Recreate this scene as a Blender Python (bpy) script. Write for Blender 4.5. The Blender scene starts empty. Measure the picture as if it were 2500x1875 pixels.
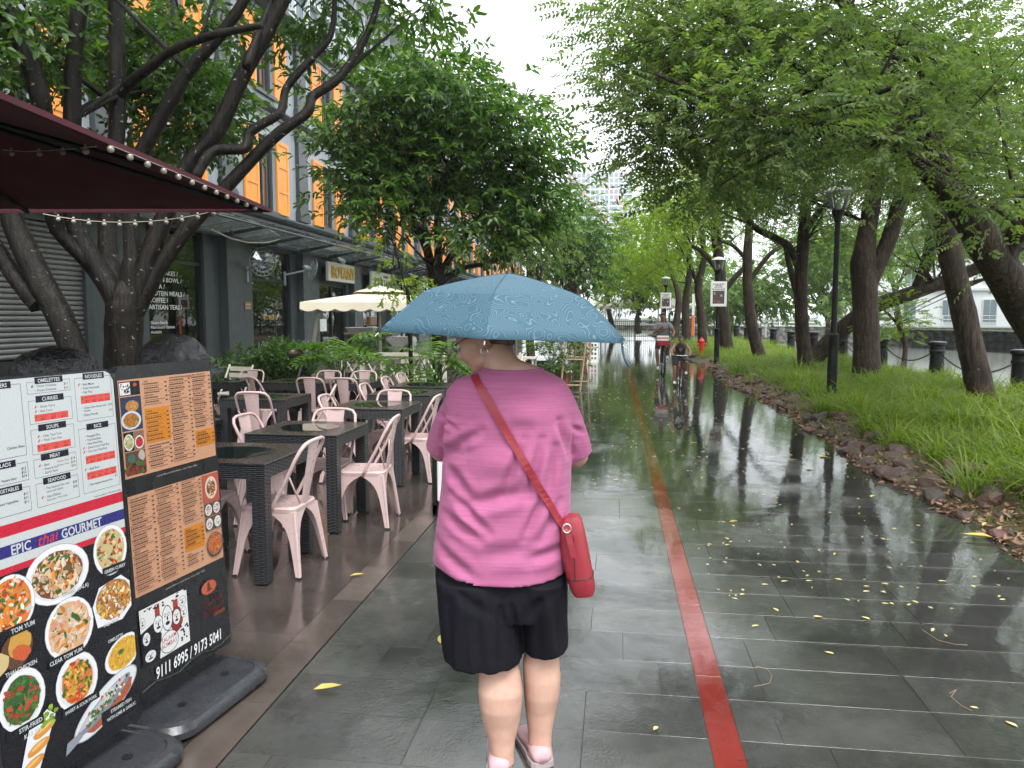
import bpy, bmesh, math, random
import numpy as np
from mathutils import Vector, Matrix
random.seed(7); rng = np.random.default_rng(7)
R = math.radians; PI = math.pi
S = bpy.context.scene; COL = S.collection

# ------------------------------------------------------------------ camera
CAM_H = 1.65; FPX = 1880.0                      # focal length in pixels of the 2500 px wide photograph
YAW, PITCH = R(7.57), R(5.03)
cd = bpy.data.cameras.new('camera'); cam = bpy.data.objects.new('camera', cd); COL.objects.link(cam)
cam.location = (0, 0, CAM_H); cam.rotation_euler = (PI/2 - PITCH, 0, YAW)
cd.sensor_fit = 'HORIZONTAL'; cd.sensor_width = 36; cd.lens = 36*FPX/2500
cd.clip_start = 0.05; cd.clip_end = 2000
S.camera = cam
_f = np.array([-math.sin(YAW)*math.cos(PITCH), math.cos(YAW)*math.cos(PITCH), -math.sin(PITCH)])
_r = np.array([math.cos(YAW), math.sin(YAW), 0.0]); _u = np.cross(_r, _f)
def ray(x, y): return _f + _r*(x-1250)/FPX - _u*(y-937.5)/FPX
def at_y(x, y, Y):                              # photo pixel -> point of the plane at distance Y
    d = ray(x, y); return np.array([0, 0, CAM_H]) + d*(Y/d[1])
def at_x(x, y, X):
    d = ray(x, y); return np.array([0, 0, CAM_H]) + d*(X/d[0])
def at_z(x, y, z=0.0):
    d = ray(x, y); return np.array([0, 0, CAM_H]) + d*((z-CAM_H)/d[2])

# ------------------------------------------------------------------ sky, sun, exposure
SUN_EL, SUN_AZ = R(62), R(150)
w = bpy.data.worlds.new('World'); S.world = w; w.use_nodes = True
nt = w.node_tree; nt.nodes.clear()
out = nt.nodes.new('ShaderNodeOutputWorld'); bg = nt.nodes.new('ShaderNodeBackground')
sky = nt.nodes.new('ShaderNodeTexSky'); sky.sky_type = 'NISHITA'; sky.sun_disc = False
sky.sun_elevation = SUN_EL; sky.sun_rotation = SUN_AZ
sky.air_density = 1.0; sky.dust_density = 6.0; sky.ozone_density = 1.0
hs = nt.nodes.new('ShaderNodeHueSaturation'); hs.inputs['Saturation'].default_value = 0.10
mxw = nt.nodes.new('ShaderNodeMix'); mxw.data_type = 'RGBA'; mxw.inputs[0].default_value = 0.75
mxw.inputs[7].default_value = (9.6, 10.1, 10.4, 1)         # even cloud cover
nt.links.new(sky.outputs[0], hs.inputs['Color']); nt.links.new(hs.outputs[0], mxw.inputs[6])
nt.links.new(mxw.outputs[2], bg.inputs[0]); nt.links.new(bg.outputs[0], out.inputs[0])
bg.inputs[1].default_value = 0.12
sl = bpy.data.lights.new('sun', 'SUN'); sun = bpy.data.objects.new('sun', sl); COL.objects.link(sun)
sl.energy = 1.5; sl.angle = R(25); sl.color = (1, .97, .93)
sun.rotation_euler = (PI/2 - SUN_EL, 0, PI - SUN_AZ)
S.view_settings.view_transform = 'Standard'; S.view_settings.look = 'None'
S.view_settings.exposure = 1.08; S.view_settings.gamma = 1.0; S.view_settings.use_curve_mapping = False
S.render.engine = 'CYCLES'
cy = S.cycles
cy.use_denoising = True
try: cy.denoiser = 'OPENIMAGEDENOISE'
except Exception: pass
cy.max_bounces = 7; cy.diffuse_bounces = 3; cy.glossy_bounces = 3; cy.transmission_bounces = 4
cy.transparent_max_bounces = 10; cy.caustics_reflective = False; cy.caustics_refractive = False
cy.sample_clamp_indirect = 6; cy.use_adaptive_sampling = True; cy.adaptive_threshold = 0.02
S.render.use_persistent_data = False

# ------------------------------------------------------------------ materials
M = {}
def rgb(c): return (c[0], c[1], c[2], 1.0)
class NG:
    """small helper round a node tree"""
    def __init__(s, m): s.t = m.node_tree; s.n = s.t.nodes; s.l = s.t.links
    def new(s, typ, **kw):
        n = s.n.new(typ)
        for k, v in kw.items(): setattr(n, k, v)
        return n
    def link(s, a, b): s.l.new(a, b)
    def coord(s, which='Object'):
        return s.new('ShaderNodeTexCoord').outputs[which]
    def pos(s): return s.new('ShaderNodeNewGeometry').outputs['Position']
    def mapping(s, vec, scale=(1,1,1), rot=(0,0,0), loc=(0,0,0)):
        m = s.new('ShaderNodeMapping'); m.inputs['Scale'].default_value = scale
        m.inputs['Rotation'].default_value = rot; m.inputs['Location'].default_value = loc
        s.link(vec, m.inputs[0]); return m.outputs[0]
    def noise(s, vec, scale=5, detail=3, rough=.5, dist=0):
        n = s.new('ShaderNodeTexNoise'); n.inputs['Scale'].default_value = scale
        n.inputs['Detail'].default_value = detail; n.inputs['Roughness'].default_value = rough
        n.inputs['Distortion'].default_value = dist
        if vec is not None: s.link(vec, n.inputs['Vector'])
        return n.outputs['Fac']
    def ramp(s, fac, stops, interp='LINEAR'):
        r = s.new('ShaderNodeValToRGB'); e = r.color_ramp.elements; r.color_ramp.interpolation = interp
        while len(e) < len(stops): e.new(0.5)
        for el, (p, c) in zip(e, stops):
            el.position = p; el.color = rgb(c) if hasattr(c, '__len__') else (c, c, c, 1)
        s.link(fac, r.inputs[0]); return r.outputs[0]
    def mix(s, fac, a, b, blend='MIX'):
        m = s.new('ShaderNodeMix', data_type='RGBA', blend_type=blend)
        for sock, v in ((m.inputs[0], fac), (m.inputs[6], a), (m.inputs[7], b)):
            if hasattr(v, 'is_output'): s.link(v, sock)
            elif hasattr(v, '__len__'): sock.default_value = rgb(v)
            else: sock.default_value = v
        return m.outputs[2]
    def math(s, op, a, b=None, c=None):
        m = s.new('ShaderNodeMath', operation=op)
        for i, v in enumerate((a, b, c)):
            if v is None: continue
            if hasattr(v, 'is_output'): s.link(v, m.inputs[i])
            else: m.inputs[i].default_value = v
        return m.outputs[0]
    def bump(s, h, strength=.3, dist=.01, normal=None):
        b = s.new('ShaderNodeBump'); b.inputs['Strength'].default_value = strength; b.inputs['Distance'].default_value = dist
        s.link(h, b.inputs['Height'])
        if normal is not None: s.link(normal, b.inputs['Normal'])
        return b.outputs[0]
def newmat(name):
    m = bpy.data.materials.new(name); m.use_nodes = True; M[name] = m
    g = NG(m); p = next(n for n in g.n if n.type == 'BSDF_PRINCIPLED'); return m, g, p
def pset(g, p, **kw):
    names = dict(color='Base Color', rough='Roughness', metal='Metallic', normal='Normal', spec='Specular IOR Level',
                 coat='Coat Weight', coatr='Coat Roughness', alpha='Alpha', emit='Emission Color', emits='Emission Strength',
                 trans='Transmission Weight', ior='IOR', sheen='Sheen Weight', sub='Subsurface Weight')
    for k, v in kw.items():
        s = p.inputs[names[k]]
        if hasattr(v, 'is_output'): g.link(v, s)
        elif hasattr(v, '__len__'): s.default_value = rgb(v)
        else: s.default_value = v
def simple(name, col, rough=.5, metal=0, var=.12, vscale=6, bump=0, bscale=60, spec=.5, coat=0, coatr=.1):
    """plain paint/plastic/cloth with a little uneven tone and fine relief"""
    m, g, p = newmat(name); v = g.coord()
    n = g.noise(v, vscale, 4, .6)
    lo = tuple(max(0, c*(1-var)) for c in col); hi = tuple(min(1, c*(1+var)) for c in col)
    pset(g, p, color=g.ramp(n, [(.3, lo), (.7, hi)]), rough=g.ramp(g.noise(v, vscale*2.3, 3), [(.3, max(.02, rough-.06)), (.7, min(1, rough+.08))]),
         metal=metal, spec=spec, coat=coat, coatr=coatr)
    if bump: pset(g, p, normal=g.bump(g.noise(v, bscale, 3), bump, .004))
    return m

# ------------------------------------------------------------------ mesh helpers
WM = {}                                          # world matrices of parents as modelled
class MB:
    def __init__(s): s.v = []; s.f = []; s.c = []          # c: optional colour per face
    def add(s, verts, faces, col=None):
        o = len(s.v); s.v.extend([tuple(map(float, q)) for q in verts])
        s.f.extend([tuple(i+o for i in f) for f in faces])
        s.c.extend([col]*len(faces)); return s
    def box(s, c, d, rz=0, col=None, M4=None):
        x, y, z = d[0]/2, d[1]/2, d[2]/2
        vs = [(-x,-y,-z),(x,-y,-z),(x,y,-z),(-x,y,-z),(-x,-y,z),(x,-y,z),(x,y,z),(-x,y,z)]
        ca, sa = math.cos(rz), math.sin(rz)
        vs = [(q[0]*ca-q[1]*sa+c[0], q[0]*sa+q[1]*ca+c[1], q[2]+c[2]) for q in vs]
        if M4 is not None: vs = [tuple(M4 @ Vector(q)) for q in vs]
        return s.add(vs, [(0,3,2,1),(4,5,6,7),(0,1,5,4),(1,2,6,5),(2,3,7,6),(3,0,4,7)], col)
    def b2(s, lo, hi, col=None):
        return s.box([(a+b)/2 for a, b in zip(lo, hi)], [abs(b-a) for a, b in zip(lo, hi)], 0, col)
    def loft(s, rings, cap=True, col=None, close=True):
        n = len(rings[0]); o = len(s.v)
        for r in rings: s.v.extend([tuple(map(float, q)) for q in r])
        k = 0
        for i in range(len(rings)-1):
            for j in range(n if close else n-1):
                a, b = o+i*n+j, o+i*n+(j+1) % n
                s.f.append((a, b, b+n, a+n)); s.c.append(col)
        if cap:
            s.f.append(tuple(o+j for j in range(n))[::-1]); s.c.append(col)
            s.f.append(tuple(o+(len(rings)-1)*n+j for j in range(n))); s.c.append(col)
        return s
    def tube(s, pts, rad, n=8, cap=True, col=None, wob=0, flat=1.0):
        P = [np.array(q[:3], float) for q in pts]; m = len(P)
        if not hasattr(rad, '__len__'): rad = [rad]*m
        up = None; rings = []
        for i in range(m):
            t = P[min(i+1, m-1)]-P[max(i-1, 0)]; L = np.linalg.norm(t); t = t/L if L > 1e-9 else np.array([0, 0, 1.])
            if up is None: up = np.array([0, 0, 1.]) if abs(t[2]) < .9 else np.array([1., 0, 0])
            a = np.cross(t, up); a /= np.linalg.norm(a)+1e-12; b = np.cross(a, t); up = b
            ring = []
            for j in range(n):
                q = 2*PI*j/n; rr = rad[i]*(1+wob*random.uniform(-1, 1))
                ring.append(P[i]+a*math.cos(q)*rr+b*math.sin(q)*rr*flat)
            rings.append(ring)
        return s.loft(rings, cap, col)
    def cyl(s, c, r, h, n=16, r2=None, col=None):
        return s.lathe([(r, 0), (r if r2 is None else r2, h)], c, n, col=col)
    def lathe(s, prof, c=(0,0,0), n=20, cap=True, col=None):
        return s.loft([[(c[0]+r*math.cos(2*PI*j/n), c[1]+r*math.sin(2*PI*j/n), c[2]+z) for j in range(n)] for r, z in prof], cap, col)
    def ell(s, c, r, n=12, m=8, rot=None, col=None):
        rings = []
        for i in range(m+1):
            t = PI*i/m; q = max(.02, math.sin(t)); ring = []
            for j in range(n):
                v = Vector((q*math.cos(2*PI*j/n)*r[0], q*math.sin(2*PI*j/n)*r[1], -math.cos(t)*r[2]))
                if rot is not None: v = rot @ v
                ring.append((v.x+c[0], v.y+c[1], v.z+c[2]))
            rings.append(ring)
        return s.loft(rings, True, col)
    def prism(s, poly, z0, z1, T=lambda a, b, c: (a, b, c), col=None):
        n = len(poly)
        vs = [T(p[0], p[1], z0) for p in poly]+[T(p[0], p[1], z1) for p in poly]
        fs = [tuple(range(n))[::-1], tuple(range(n, 2*n))]+[(i, (i+1) % n, (i+1) % n+n, i+n) for i in range(n)]
        return s.add(vs, fs, col)
    def mesh(s, name, smooth=False):
        me = bpy.data.meshes.new(name); me.from_pydata(s.v, [], s.f)
        if any(c is not None for c in s.c):
            at = me.color_attributes.new('Col', 'FLOAT_COLOR', 'CORNER'); buf = []
            for p, c in zip(me.polygons, s.c): buf.extend(((*(c or (.5, .5, .5)), 1.0))*p.loop_total)
            at.data.foreach_set('color', buf)
        me.update()
        if smooth: smooth_me(me, smooth)
        return me
    def build(s, name, mat, parent=None, smooth=False, bevel=0):
        me = s.mesh(name)
        if bevel: bevel_me(me, bevel)
        if smooth: smooth_me(me, smooth)
        return link(name, me, mat, parent)
def smooth_me(me, ang=True):
    me.polygons.foreach_set('use_smooth', [True]*len(me.polygons))
    if ang is not True and ang:
        try: me.set_sharp_from_angle(angle=R(ang))
        except Exception: pass
def bevel_me(me, w, seg=1):
    bm = bmesh.new(); bm.from_mesh(me)
    bmesh.ops.remove_doubles(bm, verts=bm.verts, dist=1e-6)
    es = [e for e in bm.edges if len(e.link_faces) == 2 and e.calc_face_angle(0) > .5]
    bmesh.ops.bevel(bm, geom=es, offset=w, segments=seg, affect='EDGES', profile=.6, clamp_overlap=True)
    bm.to_mesh(me); bm.free(); me.update()
def link(name, me, mat, parent=None):
    o = bpy.data.objects.new(name, me); COL.objects.link(o)
    if mat is not None and len(me.materials) == 0: me.materials.append(M[mat] if isinstance(mat, str) else mat)
    if parent is not None:
        o.parent = parent; o.matrix_parent_inverse = WM[parent.name].inverted()
    WM[o.name] = Matrix.Identity(4)
    return o
def tag(o, label=None, cat=None, group=None, kind=None):
    if label: o['label'] = label
    if cat: o['category'] = cat
    if group: o['group'] = group
    if kind: o['kind'] = kind
    return o
def thing(name, label, cat, loc=(0, 0, 0), group=None):
    o = bpy.data.objects.new(name, None); COL.objects.link(o); o.location = loc; o.empty_display_size = .1
    WM[o.name] = Matrix.Translation(loc)
    return tag(o, label, cat, group)
def dup(root, loc=None, rz=None, label=None, group=None, scale=None):
    def rec(o, par):
        c = o.copy(); COL.objects.link(c); c.parent = par
        for ch in o.children: rec(ch, c)
        return c
    r = rec(root, None)
    if loc is not None: r.location = loc
    if rz is not None: r.rotation_euler = (0, 0, rz)
    if scale is not None: r.scale = (scale,)*3
    if label: r['label'] = label
    if group: r['group'] = group
    return r
def fast_mesh(name, V, F, smooth=False):
    """big mesh from numpy arrays; F is (n,3) or (n,4)"""
    me = bpy.data.meshes.new(name); n, k = F.shape
    me.vertices.add(len(V)); me.vertices.foreach_set('co', np.ascontiguousarray(V, np.float32).ravel())
    me.loops.add(n*k); me.loops.foreach_set('vertex_index', np.ascontiguousarray(F, np.int32).ravel())
    me.polygons.add(n); me.polygons.foreach_set('loop_start', np.arange(0, n*k, k, dtype=np.int32))
    if smooth: me.polygons.foreach_set('use_smooth', np.ones(n, bool))
    me.update(calc_edges=True); return me
def scatter(protos, pos, rot, scl):
    """replicate proto (V,F) meshes at transforms -> V,F"""
    Vs, Fs, o = [], [], 0
    pick = rng.integers(0, len(protos), len(pos))
    for k, (pv, pf) in enumerate(protos):
        i = np.where(pick == k)[0]
        if len(i) == 0: continue
        V = np.einsum('nij,vj->nvi', rot[i], pv)*scl[i][:, None, None]+pos[i][:, None, :]
        F = pf[None]+(np.arange(len(i))*len(pv))[:, None, None]+o
        Vs.append(V.reshape(-1, 3)); Fs.append(F.reshape(-1, pf.shape[1])); o += len(i)*len(pv)
    return np.concatenate(Vs), np.concatenate(Fs)
def frames(d, roll=None, up=(0, 0, 1)):
    """rotation matrices whose x axis is d (n,3), z axis as near up as possible, rolled"""
    d = d/np.linalg.norm(d, axis=1)[:, None]; u = np.broadcast_to(np.array(up, float), d.shape)
    y = np.cross(u, d); L = np.linalg.norm(y, axis=1); y[L < 1e-3] = (0, 1, 0); y /= np.linalg.norm(y, axis=1)[:, None]
    z = np.cross(d, y)
    if roll is not None:
        c, s_ = np.cos(roll)[:, None], np.sin(roll)[:, None]; y, z = y*c+z*s_, z*c-y*s_
    return np.stack([d, y, z], axis=2)
def text_mesh(txt, size, bold=0.0, shear=0.0, align='LEFT', spacing=1.0):
    """flat lettering in the xy plane: (verts, faces)"""
    cu = bpy.data.curves.new('t', 'FONT'); cu.body = txt; cu.size = size; cu.offset = bold*size; cu.shear = shear
    cu.align_x = align; cu.space_character = spacing; cu.resolution_u = 2
    o = bpy.data.objects.new('t', cu); me = o.to_mesh()
    V = [tuple(v.co) for v in me.vertices]; F = [tuple(p.vertices) for p in me.polygons]
    o.to_mesh_clear(); bpy.data.objects.remove(o); bpy.data.curves.remove(cu)
    return V, F
def remesh(mb, name, vox, smooth=4, factor=.5):
    """one continuous skin round overlapping closed shapes"""
    me = mb.mesh(name); o = bpy.data.objects.new(name, me); COL.objects.link(o)
    m = o.modifiers.new('r', 'REMESH'); m.mode = 'VOXEL'; m.voxel_size = vox
    if smooth:
        q = o.modifiers.new('s', 'SMOOTH'); q.iterations = smooth; q.factor = factor
    dg = bpy.context.evaluated_depsgraph_get(); dg.update()
    out = bpy.data.meshes.new_from_object(o.evaluated_get(dg)); out.name = name
    bpy.data.objects.remove(o); bpy.data.meshes.remove(me)
    smooth_me(out); return out
# ------------------------------------------------------------------ shared materials
def wet_stone(name, lo, hi, rlo, rhi, scale=1.0, bump=.12, wear=None):
    m, g, p = newmat(name); v = g.pos()
    oi = g.new('ShaderNodeObjectInfo').outputs['Random']
    n = g.noise(v, 3.0*scale, 5, .65); fine = g.noise(v, 160*scale, 3, .6)
    base = g.mix(g.math('MULTIPLY', oi, .8), g.ramp(n, [(.3, lo), (.7, hi)]), g.ramp(n, [(.3, tuple(c*1.9 for c in lo)), (.7, tuple(c*1.65 for c in hi))]))
    base = g.mix(g.ramp(fine, [(.55, 0.0), (.8, .35)]), base, tuple(min(1, c*2.2) for c in hi))
    silt = g.noise(v, .7*scale, 6, .7, .5); base = g.mix(g.ramp(silt, [(.50, 0.), (.72, .45)]), base, tuple(c*1.9+.006 for c in hi))
    if wear is not None:
        wn = g.noise(v, 38, 5, .75); base = g.mix(g.ramp(wn, [(.58, 0.), (.66, .8)]), base, wear)
    pud = g.noise(v, 1.1*scale, 4, .6, .6)
    fac = g.ramp(g.math('ADD', pud, g.math('MULTIPLY', g.math('SUBTRACT', oi, .5), .16)), [(.40, rlo), (.62, rhi)])
    film = g.noise(g.mapping(v, (1, .6, 1)), 85*scale, 3, .55); gs = g.ramp(pud, [(.40, .15), (.62, 1.0)])
    h = g.math('MULTIPLY', g.math('ADD', g.math('MULTIPLY', fine, .35), film), gs)
    pset(g, p, color=base, rough=fac, normal=g.bump(h, bump, .006), spec=.8, ior=1.5)
    return m
wet_stone('slate', (.027, .0275, .026), (.054, .055, .052), .02, .13, 1.0, .30)
wet_stone('brown_tile', (.026, .0205, .018), (.050, .040, .036), .03, .15, 1.3, .12)
wet_stone('brown_border', (.046, .036, .031), (.070, .056, .049), .08, .24, 1.3, .12)
wet_stone('red_inlay', (.105, .012, .009), (.155, .019, .014), .05, .22, 1.0, .15, (.05, .028, .024))
simple('joint', (.016, .016, .016), .5, var=.3, vscale=9)
# standing water: clear film, reflecting by Fresnel only
def water_film(name, thr0, thr1):
    m, g, p = newmat(name); v = g.pos(); g.n.remove(p); o = next(n for n in g.n if n.type == 'OUTPUT_MATERIAL')
    sep = g.new('ShaderNodeSeparateXYZ'); g.link(v, sep.inputs[0])
    # water stands deepest along the verge and farther down the path
    grad = g.math('ADD', g.math('MULTIPLY', sep.outputs['X'], .11), g.math('MULTIPLY', sep.outputs['Y'], .036))
    n = g.noise(v, .85, 5, .62, .3)
    k = g.math('ADD', g.math('MULTIPLY', g.math('SUBTRACT', n, .5), 2.2), grad)
    mask = g.ramp(k, [(thr0, 0.0), (thr1, 1.0)])
    fr = g.new('ShaderNodeFresnel'); fr.inputs[0].default_value = 1.36
    rip = g.math('ADD', g.noise(g.mapping(v, (2, 1.2, 1)), 2.6, 3, .5), g.math('MULTIPLY', g.noise(g.mapping(v, (1, .55, 1)), 26, 3, .6), .22))
    b = g.bump(rip, .14, .01); g.link(b, fr.inputs['Normal'])
    gl = g.new('ShaderNodeBsdfGlossy'); gl.inputs['Roughness'].default_value = .05; gl.inputs['Color'].default_value = (.95, .97, .97, 1); g.link(b, gl.inputs['Normal'])
    tr = g.new('ShaderNodeBsdfTransparent'); mx = g.new('ShaderNodeMixShader')
    g.link(g.math('MULTIPLY', mask, fr.outputs[0]), mx.inputs[0]); g.link(tr.outputs[0], mx.inputs[1]); g.link(gl.outputs[0], mx.inputs[2])
    g.link(mx.outputs[0], o.inputs[0])
water_film('puddle_water', .05, .34)
m, g, p = newmat('river'); v = g.pos()
pset(g, p, color=(.20, .21, .19), rough=.12, spec=.6, normal=g.bump(g.noise(g.mapping(v, (1, .5, 1)), 1.6, 4, .6), .18, .05))
m, g, p = newmat('soil'); v = g.pos(); n = g.noise(v, 2.2, 6, .7); n2 = g.noise(v, 40, 4, .7)
pset(g, p, color=g.mix(g.ramp(n2, [(.4, 0.), (.65, .7)]), g.ramp(n, [(.3, (.030, .021, .014)), (.7, (.085, .058, .040))]), (.10, .066, .042)), rough=.62, normal=g.bump(n2, .8, .02))
m, g, p = newmat('terrain'); v = g.pos(); n = g.noise(v, .6, 6, .7)
pset(g, p, color=g.ramp(n, [(.35, (.03, .045, .015)), (.65, (.06, .075, .028))]), rough=.8)
# foliage: leaf colour varies leaf by leaf, light passes through
def leaf(name, cols, trans=.35, rough=.42, tcol=None, spec=.4):
    m, g, p = newmat(name); geo = g.new('ShaderNodeNewGeometry'); o = next(n for n in g.n if n.type == 'OUTPUT_MATERIAL')
    k = len(cols); c = g.ramp(geo.outputs['Random Per Island'], [((i+.0)/k+.001, q) for i, q in enumerate(cols)])
    big = g.noise(geo.outputs['Position'], .9, 3, .5)
    c = g.mix(g.ramp(big, [(.35, 0.), (.7, .55)]), c, cols[0] if tcol is None else tcol)
    pset(g, p, color=c, rough=rough, spec=spec)
    tl = g.new('ShaderNodeBsdfTranslucent'); g.link(g.mix(1.0, c, (1.25, 1.5, .55), 'MULTIPLY'), tl.inputs[0])
    mx = g.new('ShaderNodeMixShader'); mx.inputs[0].default_value = trans
    g.link(p.outputs[0], mx.inputs[1]); g.link(tl.outputs[0], mx.inputs[2]); g.link(mx.outputs[0], o.inputs[0])
leaf('leaf_pinnate', [(.085, .140, .058), (.125, .180, .072), (.175, .225, .095), (.070, .120, .050), (.26, .285, .10), (.15, .21, .06)], .54)
leaf('leaf_broad', [(.036, .085, .026), (.055, .120, .034), (.095, .185, .042), (.030, .070, .024), (.180, .285, .055), (.12, .20, .04)], .46, .30)
leaf('leaf_light', [(.125, .205, .026), (.165, .250, .032), (.220, .305, .040), (.140, .220, .030), (.29, .34, .04)], .60)
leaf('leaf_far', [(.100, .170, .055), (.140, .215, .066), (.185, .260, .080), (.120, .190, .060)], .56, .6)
leaf('leaf_shrub', [(.045, .100, .026), (.065, .135, .032), (.100, .185, .042), (.075, .150, .034)], .36, .32)
leaf('leaf_palmate', [(.090, .190, .028), (.125, .235, .036), (.165, .280, .048), (.08, .165, .026)], .42, .28)
leaf('grass', [(.105, .180, .018), (.165, .240, .024), (.235, .310, .034), (.085, .140, .014), (.30, .36, .06), (.20, .27, .04)], .45, .42)
leaf('fallen_yellow', [(.55, .40, .06), (.62, .47, .10), (.50, .42, .12), (.66, .50, .16)], .10, .35)
leaf('fallen_brown', [(.20, .10, .060), (.30, .18, .115), (.13, .06, .036), (.36, .25, .16)], .05, .5)
leaf('petal', [(.62, .55, .28), (.72, .66, .42), (.58, .47, .16)], .10, .35)
def bark(name, lo, hi, spots=None, vs=1.0, rough=.6, bump=.9):
    m, g, p = newmat(name); v = g.pos()
    st = g.noise(g.mapping(v, (26*vs, 26*vs, 3.0*vs)), 1.0, 5, .65, .8)
    c = g.ramp(st, [(.40, lo), (.60, hi)]); big = g.noise(v, 3.0, 4, .6)
    c = g.mix(g.ramp(big, [(.4, 0.), (.7, .7)]), c, tuple(x*.55 for x in lo))
    if spots:
        sp = g.noise(g.mapping(v, (1, 1, 1.6)), 15, 3, .6, .3)
        c = g.mix(g.ramp(sp, [(.665, 0.), (.70, .85)]), c, spots)
    pset(g, p, color=c, rough=rough, normal=g.bump(g.math('ADD', st, g.math('MULTIPLY', g.noise(v, 60, 3), .3)), bump, .02), spec=.22)
bark('bark_wet', (.006, .005, .0042), (.023, .018, .014), (.30, .30, .26), .9, .42, .9)
bark('bark_brown', (.013, .0095, .0065), (.072, .050, .033), (.15, .13, .085), 1.0, .62, 1.0)
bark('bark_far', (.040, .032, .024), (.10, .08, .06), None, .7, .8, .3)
# building
m, g, p = newmat('charcoal_paint'); v = g.pos()
st = g.noise(g.mapping(v, (4, 4, .35)), 2.0, 4, .6)
pset(g, p, color=g.ramp(st, [(.3, (.044, .052, .056)), (.7, (.062, .071, .076))]), rough=g.ramp(g.noise(v, 3, 3), [(.3, .28), (.7, .5)]), normal=g.bump(g.noise(v, 30, 4), .05, .01))
m, g, p = newmat('grey_paint'); v = g.pos()
st = g.noise(g.mapping(v, (5, 5, .3)), 1.6, 5, .65)
pset(g, p, color=g.ramp(st, [(.25, (.23, .25, .275)), (.5, (.32, .345, .375)), (.75, (.39, .42, .45))]), rough=.55, normal=g.bump(g.noise(v, 40, 4), .06, .01))
simple('dark_trim', (.040, .048, .053), .4, var=.15, vscale=2, bump=.1, bscale=20)
simple('orange_paint', (.86, .30, .025), .42, var=.06, vscale=2, bump=.05, bscale=30)
simple('shutter_steel', (.20, .20, .195), .42, .55, var=.16, vscale=1.5)
simple('black_frame', (.012, .013, .014), .35)
def glass(name, tint, refl=1.0, clear=.6, rough=.01, bloom=0.0):
    """window pane: see-through, reflecting by Fresnel"""
    m, g, p = newmat(name); g.n.remove(p); o = next(n for n in g.n if n.type == 'OUTPUT_MATERIAL')
    fr = g.new('ShaderNodeFresnel'); fr.inputs[0].default_value = 1.7
    gl = g.new('ShaderNodeBsdfGlossy'); gl.inputs['Roughness'].default_value = rough
    tr = g.new('ShaderNodeBsdfTransparent'); tr.inputs[0].default_value = rgb(tint)
    mx = g.new('ShaderNodeMixShader'); g.link(g.math('MULTIPLY', fr.outputs[0], refl), mx.inputs[0])
    src = tr.outputs[0]
    if bloom:
        tl = g.new('ShaderNodeBsdfTranslucent'); tl.inputs[0].default_value = (.75, .82, .80, 1); mb_ = g.new('ShaderNodeMixShader'); mb_.inputs[0].default_value = bloom
        g.link(src, mb_.inputs[1]); g.link(tl.outputs[0], mb_.inputs[2]); src = mb_.outputs[0]
    g.link(src, mx.inputs[1]); g.link(gl.outputs[0], mx.inputs[2]); g.link(mx.outputs[0], o.inputs[0])
glass('shop_glass', (.72, .78, .76), 1.6)
glass('canopy_glass', (.80, .90, .88), 1.2, rough=.03, bloom=.22)
glass('upper_glass', (.35, .42, .42), 3.0)
glass('lamp_glass', (.88, .92, .92), 1.2, rough=.1)
simple('interior_wall', (.52, .42, .30), .8, var=.25, vscale=.8)
simple('interior_dark', (.05, .042, .036), .8, var=.3, vscale=.8)
m, g, p = newmat('warm_lamp'); pset(g, p, color=(1, .7, .3), emit=(1, .55, .15), emits=4.0)
simple('white_paint', (.74, .75, .74), .45, var=.06, vscale=2)
simple('cream_paint', (.66, .62, .52), .5, var=.10, vscale=3)
simple('sign_cream', (.72, .69, .60), .5, var=.05)
simple('gold', (.62, .38, .06), .3, .35, var=.2)
simple('black_letter', (.012, .012, .012), .4)
simple('white_letter', (.80, .82, .78), .5)
simple('brass_plaque', (.30, .17, .08), .4, .3)
simple('fan_metal', (.42, .45, .48), .35, .6)
simple('wire_steel', (.34, .36, .37), .35, .7)
simple('fan_bronze', (.10, .075, .05), .4, .5)
simple('blue_plastic', (.05, .16, .40), .4)
simple('black_metal', (.006, .007, .0075), .55, var=.3, bump=.05, spec=.3)
simple('black_plastic', (.014, .014, .016), .28, var=.2, bump=.05, bscale=40)
simple('base_plastic', (.032, .034, .040), .26, var=.2, bump=.22, bscale=90)
simple('red_paint', (.55, .022, .018), .35, var=.1)
simple('maroon_cloth', (.070, .008, .018), .85, var=.12, vscale=2, bump=.2, bscale=200)
simple('cream_cloth', (.70, .64, .50), .85, var=.06, vscale=2, bump=.2, bscale=160)
simple('white_cloth', (.80, .79, .75), .85, var=.05, bump=.25, bscale=14)
simple('cream_pole', (.55, .50, .40), .5)
m, g, p = newmat('pink_paint'); v = g.coord()
n = g.noise(v, 7, 5, .65); oi = g.new('ShaderNodeObjectInfo').outputs['Random']
pset(g, p, color=g.mix(g.ramp(n, [(.56, 0.), (.72, .55)]), g.mix(oi, (.55, .385, .375), (.60, .445, .43)), (.46, .37, .32)), rough=g.ramp(g.noise(v, 30, 3), [(.3, .22), (.7, .40)]), normal=g.bump(g.noise(v, 120, 2), .06, .003), spec=.5)
m, g, p = newmat('wicker'); v = g.coord(); sp_ = g.new('ShaderNodeSeparateXYZ'); g.link(v, sp_.inputs[0])
zr = g.math('MULTIPLY', sp_.outputs['Z'], 85.0); rw_ = g.math('SINE', g.math('MULTIPLY', g.math('FRACT', zr), PI))
cl_ = g.math('ADD', g.math('MULTIPLY', g.math('ADD', sp_.outputs['X'], sp_.outputs['Y']), 13.0), g.math('MULTIPLY', g.math('FLOOR', zr), .5))
wv = g.math('MULTIPLY', g.math('ABSOLUTE', g.math('SINE', g.math('MULTIPLY', cl_, PI))), rw_)
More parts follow.
